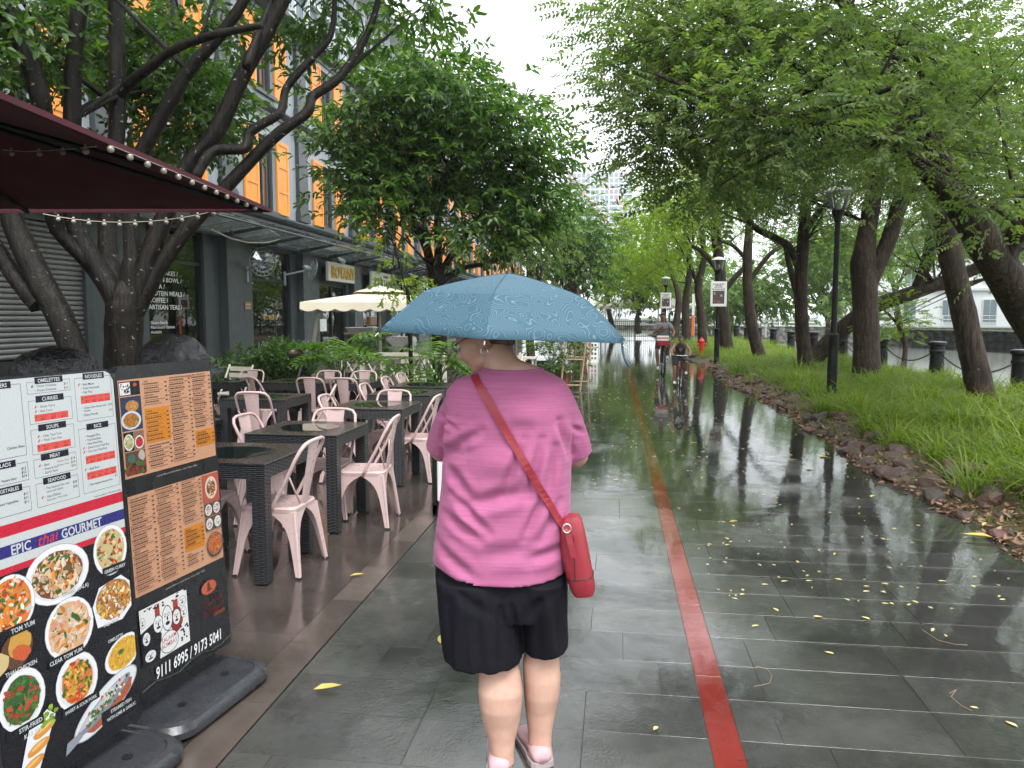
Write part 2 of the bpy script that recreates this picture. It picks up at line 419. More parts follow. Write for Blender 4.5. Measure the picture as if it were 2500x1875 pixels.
pset(g, p, color=g.ramp(wv, [(.05, (.004, .004, .005)), (.6, (.030, .032, .036))]), rough=.34, normal=g.bump(wv, 1.0, .006))
m, g, p = newmat('wicker_top'); v = g.coord()
n1 = g.noise(v, 90, 3, .7); dr = g.ramp(n1, [(.50, 0.0), (.62, 1.0)])
pset(g, p, color=g.mix(dr, (.010, .011, .012), (.030, .032, .034)), rough=g.ramp(n1, [(.4, .12), (.65, .34)]), normal=g.bump(n1, .5, .004), spec=.6)
m, g, p = newmat('pool'); pset(g, p, color=(.010, .014, .014), rough=.02, spec=.7, normal=g.bump(g.noise(g.pos(), 9, 2), .02, .005))
m, g, p = newmat('bin_bag'); v = g.coord()
pset(g, p, color=(.012, .012, .015), rough=.22, normal=g.bump(g.math('ADD', g.noise(v, 9, 5, .6, 1.2), g.math('MULTIPLY', g.noise(v, 34, 4, .7, 1.5), .4)), 1.0, .02), spec=.6)
m, g, p = newmat('rock'); v = g.coord(); oi = g.new('ShaderNodeObjectInfo').outputs['Random']
n = g.noise(g.pos(), 22, 5, .7)
pset(g, p, color=g.mix(g.ramp(n, [(.3, 0.), (.7, 1.)]), g.ramp(oi, [(0, (.020, .015, .014)), (.5, (.045, .024, .020)), (1, (.085, .030, .024))]), g.ramp(oi, [(0, (.055, .045, .042)), (.5, (.085, .050, .042)), (1, (.14, .06, .05))])), rough=.45, normal=g.bump(n, .8, .02))
m, g, p = newmat('stone_wall'); v = g.pos()
vo = g.new('ShaderNodeTexVoronoi'); vo.inputs['Scale'].default_value = 3.0; g.link(v, vo.inputs[0])
pset(g, p, color=g.mix(g.ramp(vo.outputs['Distance'], [(.50, .0), (.66, 1.)]), g.ramp(vo.outputs['Color'], [(.2, (.13, .128, .125)), (.8, (.32, .30, .28))]), (.09, .09, .088)), rough=.8)
# printed colours come from the print's own colour attribute
m, g, p = newmat('print'); a = g.new('ShaderNodeAttribute', attribute_name='Col'); v = g.pos()
drops = g.noise(v, 220, 2, .5)
pset(g, p, color=a.outputs['Color'], rough=g.ramp(drops, [(.5, .30), (.62, .12)]), normal=g.bump(g.ramp(drops, [(.60, 0.), (.68, 1.)]), .25, .002), spec=.28)
# clothes and skin
def heather(name, lo, hi, scale, stretch, bump=.3, sheen=.12):
    m, g, p = newmat(name); v = g.coord()
    n = g.noise(g.mapping(v, stretch), scale, 4, .7)
    fold = g.noise(g.mapping(v, (1, 1, .55), (0, .35, .2)), 7.5, 3, .5, .8)
    pset(g, p, color=g.ramp(n, [(.30, lo), (.62, hi)]), rough=.85, sheen=sheen, spec=.15)
    h = g.math('ADD', g.math('MULTIPLY', fold, 1.0), g.math('MULTIPLY', g.noise(v, 420, 2), .05))
    pset(g, p, normal=g.bump(h, bump, .03))
heather('pink_tee', (.345, .092, .195), (.415, .128, .255), 46, (.10, .10, 3.6), .14)
heather('black_shorts', (.0055, .0055, .0085), (.010, .0095, .014), 60, (1, 1, 1), .22, 0.0)
def skin(name, c, d):
    m, g, p = newmat(name); v = g.coord()
    n = g.noise(v, 9, 5, .6)
    pset(g, p, color=g.ramp(n, [(.3, d), (.65, c)]), rough=.48, sub=.08, normal=g.bump(g.noise(v, 130, 3), .08, .002))
    p.inputs['Subsurface Radius'].default_value = (.012, .005, .003)
skin('skin_fair', (.57, .36, .275), (.47, .265, .205))
skin('skin_brown', (.26, .125, .075), (.21, .095, .055))
m, g, p = newmat('hair_grey'); v = g.coord(); n = g.noise(g.mapping(v, (60, 60, 6)), 1, 3)
pset(g, p, color=g.ramp(n, [(.3, (.05, .035, .025)), (.7, (.17, .13, .10))]), rough=.45, normal=g.bump(n, .6, .01))
simple('hair_black', (.010, .008, .007), .4)
simple('red_leather', (.27, .022, .034), .42, var=.1, vscale=8, bump=.22, bscale=120)
simple('bulb_glass', (.36, .33, .27), .12, spec=.8)
simple('silver', (.55, .55, .55), .22, .9)
simple('shoe_mauve', (.52, .33, .36), .7, var=.08, bump=.2, bscale=150)
simple('sole_dark', (.03, .03, .035), .6)
simple('sole_white', (.40, .32, .33), .6)
m, g, p = newmat('umbrella_cloth'); v = g.coord()
n = g.noise(v, 5.6, 2.0, .45, .0)
fr_ = g.math('FRACT', g.math('MULTIPLY', n, 46.0)); ln = g.math('ABSOLUTE', g.math('SUBTRACT', fr_, .5))
line = g.ramp(ln, [(.04, 1.0), (.11, 0.0)])
drp = g.ramp(g.noise(v, 75, 2, .5), [(.70, 0.), (.735, .75)])
base = g.mix(g.math('MULTIPLY', line, .48), (.034, .088, .128), (.17, .28, .34))
pset(g, p, color=g.mix(drp, base, (.012, .035, .055)), rough=.62, spec=.35, normal=g.bump(g.noise(v, 5, 3), .15, .02))
simple('grey_tee', (.21, .21, .235), .85); simple('navy_short', (.012, .013, .022), .8)
simple('black_vest', (.012, .012, .013), .8); simple('white_shoe', (.68, .66, .64), .6)
simple('tyre', (.012, .012, .012), .6); simple('red_bag', (.40, .025, .03), .5)
simple('chrome', (.5, .5, .5), .2, .9)
simple('terracotta', (.30, .11, .06), .7)
simple('white_far', (.80, .82, .85), .6, var=.04); simple('glass_far', (.20, .26, .30), .1)
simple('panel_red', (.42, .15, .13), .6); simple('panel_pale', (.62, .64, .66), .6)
simple('orange_flag', (.80, .14, .03), .7); simple('rubber', (.01, .01, .01), .7)
simple('timber', (.34, .24, .15), .6, var=.2)
# ------------------------------------------------------------------ the setting: ground, path, deck, verge, river
XD, XR0, XR1, XV = -1.43, .385, .505, 2.82       # deck edge, red strip, verge edge
QX = 7.9                                         # quay edge
def sheet(name, pts, mat, kind='structure'):
    mb = MB(); mb.add(pts, [tuple(range(len(pts)))]); return tag(mb.build(name, mat), kind=kind)
sheet('ground', [(-400, -60, -.05), (QX, -60, -.05), (QX, 700, -.05), (-400, 700, -.05)], 'terrain')
sheet('river', [(QX-.3, -60, -1.25), (400, -60, -1.25), (400, 700, -1.25), (QX-.3, 700, -1.25)], 'river')
sheet('far_ground', [(40, 40, .45), (400, 40, .45), (400, 700, .45), (10, 700, .45), (10, 118, .45)], 'terrain')
qw = MB(); qw.b2((QX-.35, -20, -1.6), (QX, 160, .12)); tag(qw.build('quay_wall', 'stone_wall'), kind='structure')

def slab_proto(name, lx, ly, th=.04, ch=.0005):
    x, y = lx/2, ly/2
    V = [(-x, -y, -th), (x, -y, -th), (x, y, -th), (-x, y, -th), (-x, -y, -ch), (x, -y, -ch), (x, y, -ch), (-x, y, -ch),
         (-x+ch, -y+ch, 0), (x-ch, -y+ch, 0), (x-ch, y-ch, 0), (-x+ch, y-ch, 0)]
    F = [(4, 5, 9, 8), (5, 6, 10, 9), (6, 7, 11, 10), (7, 4, 8, 11), (8, 9, 10, 11), (0, 1, 5, 4), (1, 2, 6, 5), (2, 3, 7, 6), (3, 0, 4, 7)]
    return V, F
def pave(parent, cells, mat, name, limit, jitter=.0006, tilt=.0011):
    """cells: (cx, cy, lx, ly); the nearest `limit` are objects of their own, the rest one mesh"""
    cells = sorted(cells, key=lambda c: c[0]**2+c[1]**2); cache = {}; far = MB()
    for k, (cx, cy, lx, ly) in enumerate(cells):
        z = .0+random.uniform(-jitter, jitter)
        if k < limit:
            key = (round(lx, 3), round(ly, 3))
            if key not in cache:
                V, F = slab_proto(name, lx-.0028, ly-.0028); mb = MB(); mb.add(V, F); cache[key] = mb.mesh(name)
            o = link(name, cache[key], mat, parent); o.location = (cx, cy, z)
            o.rotation_euler = (random.uniform(-tilt, tilt), random.uniform(-tilt, tilt), 0)
        else:
            V, F = slab_proto(name, lx-.0028, ly-.0028); a, b = random.uniform(-tilt, tilt), random.uniform(-tilt, tilt)
            far.add([(q[0]+cx, q[1]+cy, q[2]+z+q[0]*a+q[1]*b) for q in V], F)
    if far.v: tag(far.build(name+'_far', mat, parent), kind='stuff')
def rows(x0, x1, y0, y1, ly, lx):
    cells, k, y = [], 0, y0
    while y < y1-.01:
        x = x0; first = True; off = random.choice((.25, .5, .75, 1.0))*lx
        while x < x1-.02:
            L = off if first else lx*random.choice((1, 1, 1, 1.5)); first = False
            e = min(x+L, x1)
            if x1-e < .12: e = x1
            cells.append(((x+e)/2, y+ly/2, e-x, ly)); x = e
        y += ly; k += 1
    return cells
path = sheet('path', [(XD, -6, -.0026), (XV+.25, -6, -.0026), (XV+.25, 75, -.0026), (XD, 75, -.0026)], 'joint')
pave(path, rows(XD+.004, XR0, -1.0, 30, .33, .66)+rows(XR1, XV+.2, -1.0, 30, .33, .66), 'slate', 'paving_slab', 300)
far = MB(); far.b2((XD, 30.0, -.03), (XV+.2, 75, -.0005)); tag(far.build('far_paving', 'slate', path), kind='stuff')
pave(path, [((XR0+XR1)/2, -1+.9*k+.45, XR1-XR0, .9) for k in range(34)], 'red_inlay', 'red_inlay_strip', 300, .0004, .0004)
deck = sheet('terrace', [(-10.5, -6, -.032), (XD-.004, -6, -.032), (XD-.004, 75, -.032), (-10.5, 75, -.032)], 'joint')
pave(deck, rows(-6.8, XD-.19, 1.6, 14.0, .30, .60), 'brown_tile', 'terrace_tile', 300, .0005, .0009)
pave(deck, [(XD-.097, .6+.6*k+.3, .185, .6) for k in range(40)], 'brown_border', 'border_tile', 60, .0004, .0005)
far = MB(); far.b2((-10.4, 14.0, -.03), (XD-.19, 75, -.002)); tag(far.build('far_tiles', 'brown_tile', deck), kind='stuff')
sheet('puddle', [(XD+.02, 2.0, .0035), (XV+.15, 2.0, .0035), (XV+.15, 70, .0035), (XD+.02, 70, .0035)], 'puddle_water')

# verge: soil bank rising from the path, then long grass to the quay
def verge_z(x, y):
    t = min(1, max(0, (x-XV)/1.0)); s = t*t*(3-2*t)
    wob = .035*math.sin(y*1.7+x*2.1)+.03*math.sin(y*.63-x*1.3)+.018*math.sin(y*4.1+x*5)
    return -.012+.17*s+wob*s+.05*min(1, max(0, (x-4)/2))
def verge_edge(y): return XV-.10+.09*math.sin(y*.55)+.05*math.sin(y*1.9+1)+.03*math.sin(y*4.3)
vm = MB(); nx, ny = 40, 420; V, F = [], []
for j in range(ny+1):
    y = -2+ (j/ny)**1.7*72
    e = verge_edge(y)
    for i in range(nx+1):
        x = e+(QX-.3-e)*(i/nx)**1.35
        V.append((x, y, verge_z(x-e+XV, y)+(random.uniform(-.008, .008) if i > 1 else 0)))
for j in range(ny):
    for i in range(nx):
        a = j*(nx+1)+i; F.append((a, a+1, a+nx+2, a+nx+1))
vm.add(V, F); verge = tag(vm.build('verge', 'soil', smooth=True), kind='structure')
def vz(x, y): return verge_z(x-verge_edge(y)+XV, y)
# rocks edging the bank: the nearest 300 lie as pieces of their own
def rock_proto(seed):
    r = random.Random(seed); bm = bmesh.new(); bmesh.ops.create_icosphere(bm, subdivisions=2, radius=1)
    cuts = [Vector((r.uniform(-1, 1), r.uniform(-1, 1), r.uniform(-1, 1))).normalized() for _ in range(9)]
    for v in bm.verts:
        for c in cuts:
            d = v.co.dot(c)
            if d > .72: v.co -= c*(d-.72)*.9
        v.co *= 1+r.uniform(-.06, .06)
        v.co.z *= .62
    me = bpy.data.meshes.new('rock'); bm.to_mesh(me); bm.free(); return me
rocks = [rock_proto(i) for i in range(9)]
pts = []
for k in range(620):
    y = 3.5+24*random.random()**1.4; e = verge_edge(y)
    x = e+.10+abs(random.gauss(0, .44)); s = random.choice((.018, .022, .03, .035, .045, .06, .085, .12))*(1.0 if y > 6 else .85)
    if x-e < .16: s *= .6
    pts.append((x, y, s))
pts.sort(key=lambda q: -(q[2]/math.hypot(q[0], q[1])))
for x, y, s in pts[:300]:
    o = link('rock', random.choice(rocks), 'rock', verge)
    o.location = (x, y, vz(x, y)+s*.18); o.scale = (s*random.uniform(.8, 1.5), s*random.uniform(.8, 1.4), s*random.uniform(.9, 1.5)); o.rotation_euler = (random.uniform(-.4, .4), random.uniform(-.4, .4), random.uniform(0, 6.3))
mb = MB()
for x, y, s in pts[300:]:
    me = random.choice(rocks); mb.add([(v.co.x*s+x, v.co.y*s+y, v.co.z*s*.8+vz(x, y)+s*.15) for v in me.vertices], [tuple(p.vertices) for p in me.polygons])
tag(mb.build('small_rock', 'rock', verge), kind='stuff')

# leaf shapes -----------------------------------------------------------
def leaf_shape(L, W, fold=.15, droop=.15, tip=.5):
    """pointed oval folded on its midrib, base at the origin, along x: 8 verts, 6 tris"""
    V = np.array([(0, 0, 0), (.28*L, W*.42, fold*W*.7), (.28*L, -W*.42, fold*W*.7), (.33*L, 0, -.02*L), (.66*L, W*.36, fold*W*.5-droop*L*.35),
                  (.66*L, -W*.36, fold*W*.5-droop*L*.35), (.68*L, 0, -droop*L*.5), (L, 0, -droop*L)], float)
    F = np.array([(0, 3, 1), (0, 2, 3), (3, 6, 4), (3, 4, 1), (3, 2, 5), (3, 5, 6), (6, 7, 4), (6, 5, 7)], int)
    return V, F
def leaf_quads(L, W, fold=.15, droop=.15):
    V = np.array([(0, 0, 0), (.30*L, W*.46, fold*W), (.72*L, W*.36, fold*W*.6-droop*L*.5), (L, 0, -droop*L), (.72*L, -W*.36, fold*W*.6-droop*L*.5), (.30*L, -W*.46, fold*W)], float)
    return V, np.array([(0, 3, 2, 1), (0, 5, 4, 3)], int)
def spray(n, length, L, W, kind, seed, droop=.3):
    """a twig of leaves: pinnate (paired leaflets) or alternate broad leaves fanned round the tip"""
    r = np.random.default_rng(seed); Vs, Fs, o = [], [], 0
    for i in range(n):
        t = (i//2*2+1)/n if kind == 'pinnate' else (i+.6)/n
        base = np.array([t*length, 0, -droop*length*t*t])
        side = 1 if i % 2 else -1
        if kind == 'pinnate': az = side*R(62-18*t)+r.normal(0, .10); el = r.normal(-.15, .22)
        else: az = side*R(r.uniform(15, 85))*(1-.5*t)+r.normal(0, .3); el = r.normal(-.18, .4)
        if i == n-1 and kind != 'pinnate': az *= .2
        s = r.uniform(.75, 1.15); v, f = leaf_quads(L*s, W*s, r.uniform(.05, .3), r.uniform(.05, .3))
        roll = r.normal(0, .35); c, q = math.cos(roll), math.sin(roll); v = v @ np.array([[1, 0, 0], [0, c, q], [0, -q, c]])
        c, q = math.cos(el), math.sin(el); v = v @ np.array([[c, 0, q], [0, 1, 0], [-q, 0, c]])
        c, q = math.cos(az), math.sin(az); v = v @ np.array([[c, q, 0], [-q, c, 0], [0, 0, 1]])
        Vs.append(v+base); Fs.append(f+o); o += len(v)
    return np.concatenate(Vs), np.concatenate(Fs)
SPRAY = dict(
    pinnate=[spray(14, .24, .042, .0245, 'pinnate', i, .15) for i in range(4)],
    pinnate_mid=[spray(12, .30, .065, .037, 'pinnate', 10+i, .15) for i in range(4)],
    broad=[spray(7, .20, .105, .047, 'broad', 20+i, .2) for i in range(5)],
    broad_mid=[spray(7, .26, .13, .060, 'broad', 30+i, .25) for i in range(5)],
    far=[spray(6, .40, .26, .12, 'broad', 40+i, .3) for i in range(4)],
    shrub=[spray(6, .07, .035, .018, 'broad', 50+i, .1) for i in range(4)])

# long grass of the bank, uncountable
def grass_blade(h, w, lean, seed):
    r = random.Random(seed); V, F = [], []
    seg = 4
    for i in range(seg+1):
        t = i/seg; x = lean*h*t**1.8; z = h*(t-.42*lean*t**2.6); ww = w*(1-t**1.6)*.5+.0005
        V += [(x, -ww, z), (x, ww, z)]
    for i in range(seg): F.append((2*i, 2*i+1, 2*i+3, 2*i+2))
    return np.array(V), np.array(F)
blades = [grass_blade(1, .024+.010*(i % 3), .45+.20*i, i) for i in range(6)]
cl = []
for k in range(3000):
    y = 3.6+42*random.random()**1.6
    e = verge_edge(y); lo = e+.68+.18*math.sin(y*2.3)+.12*math.sin(y*5.1); x = lo+(QX-.5-lo)*random.random()**1.15
    cl.append((x, y, random.uniform(.75, 1.15)))
for k in range(420):                               # stray tufts among the rocks
    y = 4+18*random.random()**1.4; cl.append((verge_edge(y)+random.uniform(.22, .75), y, random.uniform(.18, .4)))
P, D, Sc = [], [], []
for x, y, s in cl:
    s *= .72+.5*(.5+.5*math.sin(x*2.9+y*1.3)*math.sin(y*1.9-x*1.1)) if s > .5 else 1; n = int((22 if y < 14 else 14)*(1 if s > .5 else .35))+3
    for i in range(n):
        a = random.uniform(0, 2*PI); rr = abs(random.gauss(0, .09)); px_, py_ = x+rr*math.cos(a), y+rr*math.sin(a)
        P.append((px_, py_, vz(px_, py_)-.02)); D.append(a+random.gauss(0, .5)); Sc.append(s*random.uniform(.24, .56))
P, D, Sc = np.array(P), np.array(D), np.array(Sc)
rot = frames(np.stack([np.cos(D), np.sin(D), np.zeros(len(D))], 1), rng.normal(0, .15, len(D)))
V, F = scatter(blades, P, rot, Sc)
tag(link('grass', fast_mesh('grass', V, F, True), 'grass'), 'long bright green grass covering the bank above the rocks', 'grass', kind='stuff')

# fallen leaves and petals ------------------------------------------------
def lay(name, V, F, mat, loc, rz, s, label, cat, group):
    me = bpy.data.meshes.new(name); me.from_pydata([tuple(q) for q in V], [], [tuple(f) for f in F]); o = link(name, me, mat)
    o.location = loc; o.rotation_euler = (random.uniform(-.08, .08), random.uniform(-.08, .08), rz); o.scale = (s, s, s); return tag(o, label, cat, group)
lv, lf = leaf_shape(.13, .055, .35, -.10); lv[:, 2] -= lv[:, 2].min()
big_leaf = [  # photo pixel, length factor, heading, label
    ((765, 1684), .95, .25, 'yellow leaf lying on slate beside the terrace border near the sign base'),
    ((853, 1407), .75, .2, 'yellow leaf on the brown tiles between black table legs'),
    ((1075, 1572), .62, 1.8, 'yellow leaf stuck on wet slate just beside the black shorts')]
big_leaf += [((a, b), s_, h_, 'yellow leaf floating on the flooded slate path') for a, b, s_, h_ in ((1998, 1116, .95, .1), (1966, 1147, .75, .3), (1870, 945, .8, .1), (1908, 1048, .7, 2.9), (2125, 1213, .6, .8), (1684, 1082, .8, .2), (1712, 1168, .5, 1.2), (1935, 1112, .5, 2.5), (1780, 1274, .55, .1), (1496, 1172, .5, .2))]
for (x, y), s, a, lab in big_leaf:
    q = at_z(x, y, .006); lay('fallen_leaf', lv, lf, 'fallen_yellow', (q[0], q[1], .005), a, s, lab, 'leaf', 'large yellow leaves on the ground')
for (x, y), s, a, lab in [((2345, 1140), 1.5, .3, 'large yellow leaf propped among dark rocks by the grass'), ((2425, 1295), 1.5, 2.9, 'broad yellow leaf flat at the edge of the bank'), ((2400, 1268), .7, .9, 'small bright yellow leaf beside a reddish rock')]:
    q = at_z(x, y, .08); lay('fallen_leaf', lv, lf, 'fallen_yellow', (q[0], q[1], vz(q[0], q[1])+.035), a, s, lab, 'leaf', 'large yellow leaves on the ground')
pv, pf = leaf_shape(.034, .016, .25, -.06); pv[:, 2] -= pv[:, 2].min()
pet = bpy.data.meshes.new('petal'); pet.from_pydata([tuple(q) for q in pv], [], [tuple(f) for f in pf])
spots = [(1600+a, b) for a, b in []]
seen = [(1835, 1530), (1906, 1420), (1985, 1505), (2056, 1416), (2108, 1431), (2125, 1513), (2037, 1597), (2275, 1542), (2312, 1555), (2390, 1730), (2278, 1486), (2456, 1464), (1606, 1774), (1901, 1493), (2170, 1427), (2290, 1418), (2375, 1408), (2374, 1429), (2486, 1776), (1780, 1317), (1771, 1275), (1712, 1247), (1860, 1208), (2036, 1355)]
for x, y in seen:
    q = at_z(x, y, .004); spots.append((q[0], q[1], random.uniform(.85, 1.5)))
for k in range(276):
    y = 4.5+20*random.random()**1.5; x = random.uniform(-.9, XV-.15) if y > 6.5 else random.uniform(.6, XV-.2)
    spots.append((x, y, random.uniform(.55, 1.3)))
for x, y, s in spots:
    o = link('petal', pet, 'petal'); o.location = (x, y, .0045); o.rotation_euler = (0, 0, random.uniform(0, 6.3)); o.scale = (s, s*random.uniform(.8, 1.2), s)
    tag(o, 'small pale yellow petal lying on the wet slate path', 'petal', 'pale petals scattered on the wet path')
N = 900; y = 9+30*rng.random(N)**1.2; x = -1.2+rng.random(N)*(XV+1.0); rz = rng.random(N)*6.3
V, F = scatter([(pv, pf)], np.stack([x, y, np.full(N, .0045)], 1), frames(np.stack([np.cos(rz), np.sin(rz), 0*rz], 1)), rng.uniform(.6, 1.7, N))
tag(link('petal_litter', fast_mesh('petal_litter', V, F), 'petal'), 'fine pale petal litter floating far along the flooded path', 'petals', kind='stuff')
lv2, lf2 = leaf_shape(.07, .032, .5, -.3); lv2[:, 2] -= lv2[:, 2].min()
N = 4600; y = 3.5+24*rng.random(N)**1.5; x = np.array([verge_edge(q)+.06 for q in y])+np.abs(rng.normal(0, .38, N)); rz = rng.random(N)*6.3
z = np.array([vz(a, b) for a, b in zip(x, y)])+.012+.02*rng.random(N)
V, F = scatter([(lv2, lf2)], np.stack([x, y, z], 1), frames(np.stack([np.cos(rz), np.sin(rz), rng.normal(0, .25, N)], 1), rng.normal(0, .6, N)), rng.uniform(.25, 1.25, N))
tag(link('leaf_litter', fast_mesh('leaf_litter', V, F), 'fallen_brown'), 'brown leaf litter between the rocks of the bank', 'leaf litter', kind='stuff')
# thin dry twigs on the slate
for pts_, lab in [([(1848, 1626), (1874, 1633), (1885, 1650), (1878, 1668), (1842, 1675)], 'thin curled dry twig lying beside the red strip'),
                  ([(2318, 1692), (2335, 1683), (2322, 1700), (2345, 1720), (2374, 1735)], 'thin kinked dry twig on slate near a pale petal'),
                  ([(2252, 1537), (2290, 1562), (2330, 1572), (2362, 1574)], 'long thin dry stalk curving past two petals')]:
    q = [at_z(a, b, .006) for a, b in pts_]; mb = MB(); mb.tube([(v[0], v[1], .005) for v in q], .0011, 5)
    tag(mb.build('fallen_twig', 'timber'), lab, 'twig', 'dry twigs on the path')
# ------------------------------------------------------------------ charcoal warehouse with orange shutters
def put_text(mb, txt, org, ud, vd, size, bold=0.0, shear=0.0, align='LEFT', spacing=1.0, col=None, sx=1.0, thick=0, nd=None):
    V, F = text_mesh(txt, size, bold, shear, align, spacing)
    org, ud, vd = (np.array(q, float) for q in (org, ud, vd))
    if thick:
        nd = np.array(nd, float); n = len(V)
        W = [org+ud*v[0]*sx+vd*v[1] for v in V]; mb.add([*W, *[q+nd*thick for q in W]], [tuple(i+n for i in f) for f in F], col)
        # side walls along open edges
        cnt = {}
        for f in F:
            for a, b in zip(f, f[1:]+f[:1]): cnt[(a, b)] = 1
        o = len(mb.v)-2*n
        for (a, b) in list(cnt):
            if (b, a) not in cnt: mb.f.append((o+a, o+b, o+b+n, o+a+n)); mb.c.append(col)
    else: mb.add([org+ud*v[0]*sx+vd*v[1] for v in V], F, col)
FX = -10.5; BY0, BY1 = 3.0, 88.0; PER = 5.08; WC0 = 22.58
bld = thing('warehouse_building', 'long charcoal and grey building with orange shutters and a glass canopy', 'building', (FX, 25, 0))
nb = range(-4, 13)
def wall_with_holes(mb, x0, x1, y0, y1, z0, z1, holes):
    """wall slab between x0..x1 with rectangular openings (ya,yb,za,zb) that do not share y"""
    y = y0
    for ya, yb, za, zb in sorted(holes):
        if ya > y: mb.b2((x0, y, z0), (x1, ya, z1))
        if za > z0: mb.b2((x0, ya, z0), (x1, yb, za))
        if zb < z1: mb.b2((x0, ya, zb), (x1, yb, z1))
        y = yb
    if y < y1: mb.b2((x0, y, z0), (x1, y1, z1))
for nm, z0, z1, wz0, wz1 in (('second_floor_wall', 4.42, 7.90, 4.86, 7.05), ('third_floor_wall', 7.90, 10.9, 8.34, 10.42)):
    mb = MB(); wall_with_holes(mb, FX-.4, FX, BY0, BY1, z0, z1, [(WC0+PER*k-.64, WC0+PER*k+.64, wz0, wz1) for k in nb]); mb.build(nm, 'grey_paint', bld)
# ground floor openings
gf = [(11.7, 14.27, .30, 3.52), (16.35, 18.80, .62, 3.78), (21.45, 24.15, .58, 3.66), (26.62, 29.42, .30, 2.88)]
gf += [(WC0+PER*k-1.3, WC0+PER*k+1.4, .50, 3.60) for k in range(2, 13)]
mb = MB(); wall_with_holes(mb, FX-.4, FX, BY0, BY1, 0, 4.42, gf); mb.build('ground_floor_wall', 'charcoal_paint', bld)
mb = MB(); mb.b2((FX-9, BY0, 0), (FX-3.4, BY1, 10.9)); mb.build('inner_block', 'interior_dark', bld)
mb = MB(); mb.b2((FX-3.4, BY0, 3.9), (FX-.42, BY1, 4.3)); mb.b2((FX-3.4, BY0, 7.5), (FX-.42, BY1, 7.8)); mb.b2((FX-3.4, BY0, .02), (FX-.42, BY1, .30)); mb.build('floor_slab', 'interior_wall', bld)
mb = MB(); mb.b2((FX-9, BY0-.4, 0), (FX, BY0, 10.9)); mb.b2((FX-9, BY1, 0), (FX, BY1+.4, 10.9)); mb.build('end_wall', 'grey_paint', bld)
def cornice(z0, steps, name):
    prof = steps; mb = MB()
    ring = lambda y: [(FX+dx, y, z0+dz) for dx, dz in prof]+[(FX+.003, y, z0+prof[-1][1]), (FX+.003, y, z0+prof[0][1])]
    mb.loft([ring(BY0), ring(BY1)], True); return mb.build(name, 'dark_trim', bld)
cornice(4.30, [(.06, 0), (.06, .08), (.14, .12), (.14, .20), (.24, .26), (.30, .34), (.30, .40), (.04, .46)], 'lower_cornice')
cornice(7.72, [(.05, 0), (.05, .08), (.14, .14), (.20, .22), (.20, .27), (.04, .31)], 'middle_cornice')
cornice(10.6, [(.05, 0), (.05, .12), (.20, .20), (.34, .34), (.34, .44), (.04, .5)], 'top_cornice')
for k in range(-4, 13):
    y = WC0+PER*(k+.5); mb = MB()
    for z0, z1 in ((4.78, 7.68), (8.05, 10.58)):
        mb.b2((FX, y-.36, z0), (FX+.13, y+.36, z1)); mb.b2((FX, y-.42, z0), (FX+.18, y+.42, z0+.30)); mb.b2((FX, y-.40, z0+.302), (FX+.16, y+.40, z0+.36))
        mb.b2((FX, y-.42, z1-.16), (FX+.18, y+.42, z1)); mb.b2((FX, y-.40, z1-.28), (FX+.155, y+.40, z1-.18))
    mb.build('pilaster', 'dark_trim', bld)
    if k > -2:
        yy = 20.0+PER*(k+1); mb = MB(); mb.b2((FX, yy-.45, 0), (FX+.24, yy+.35, 4.29)); mb.b2((FX, yy-.50, 0), (FX+.28, yy+.40, .35)); mb.build('pier', 'charcoal_paint', bld)
# upper windows: frame, panes, two orange shutters each
def shutter_mesh(h):
    w = .86; mb = MB(); mb.b2((.02, 0, 0), (.055, w, h)); sw = .11
    mb.b2((.0555, 0, 0), (.075, sw, h)); mb.b2((.0555, w-sw, 0), (.075, w, h))
    for a, b in ((0, .13), (h*.30, h*.30+.09), (h*.64, h*.64+.09), (h-.11, h)): mb.b2((.0555, sw, a), (.075, w-sw, b))
    return mb.mesh('shutter')
for lvl, (z0, z1) in enumerate(((4.86, 7.05), (8.34, 10.42))):
    h = z1-z0; sh = shutter_mesh(h+.06); fm = MB()
    for a, b in ((-.64, -.54), (.54, .64)): fm.b2((-.22, a, 0), (-.10, b, h))
    fm.b2((-.22, -.54, 0), (-.10, .54, .09)); fm.b2((-.22, -.54, h-.09), (-.10, .54, h)); fm.b2((-.21, -.035, .09), (-.12, .035, h-.09)); fm = fm.mesh('frame')
    pm = MB(); pm.b2((-.17, -.54, .09), (-.16, -.035, h-.09)); pm.b2((-.17, .035, .09), (-.16, .54, h-.09)); pm = pm.mesh('pane')
    sm = MB(); sm.b2((-.1, -.72, -.10), (.10, .72, -.002)); sm = sm.mesh('sill')
    for k in nb:
        y = WC0+PER*k
        wn = link('window', fm, 'dark_trim', bld); wn.location = (FX, y, z0); WM[wn.name] = Matrix.Translation((FX, y, z0))
        for me, mt, nm, off in ((pm, 'upper_glass', 'pane', 0), (sm, 'dark_trim', 'sill', 0), (sh, 'orange_paint', 'shutter', -1.49), (sh, 'orange_paint', 'shutter', .63)):
            o = link(nm, me, mt, wn); o.location = (FX, y+off, z0-(.03 if nm == 'shutter' else 0))
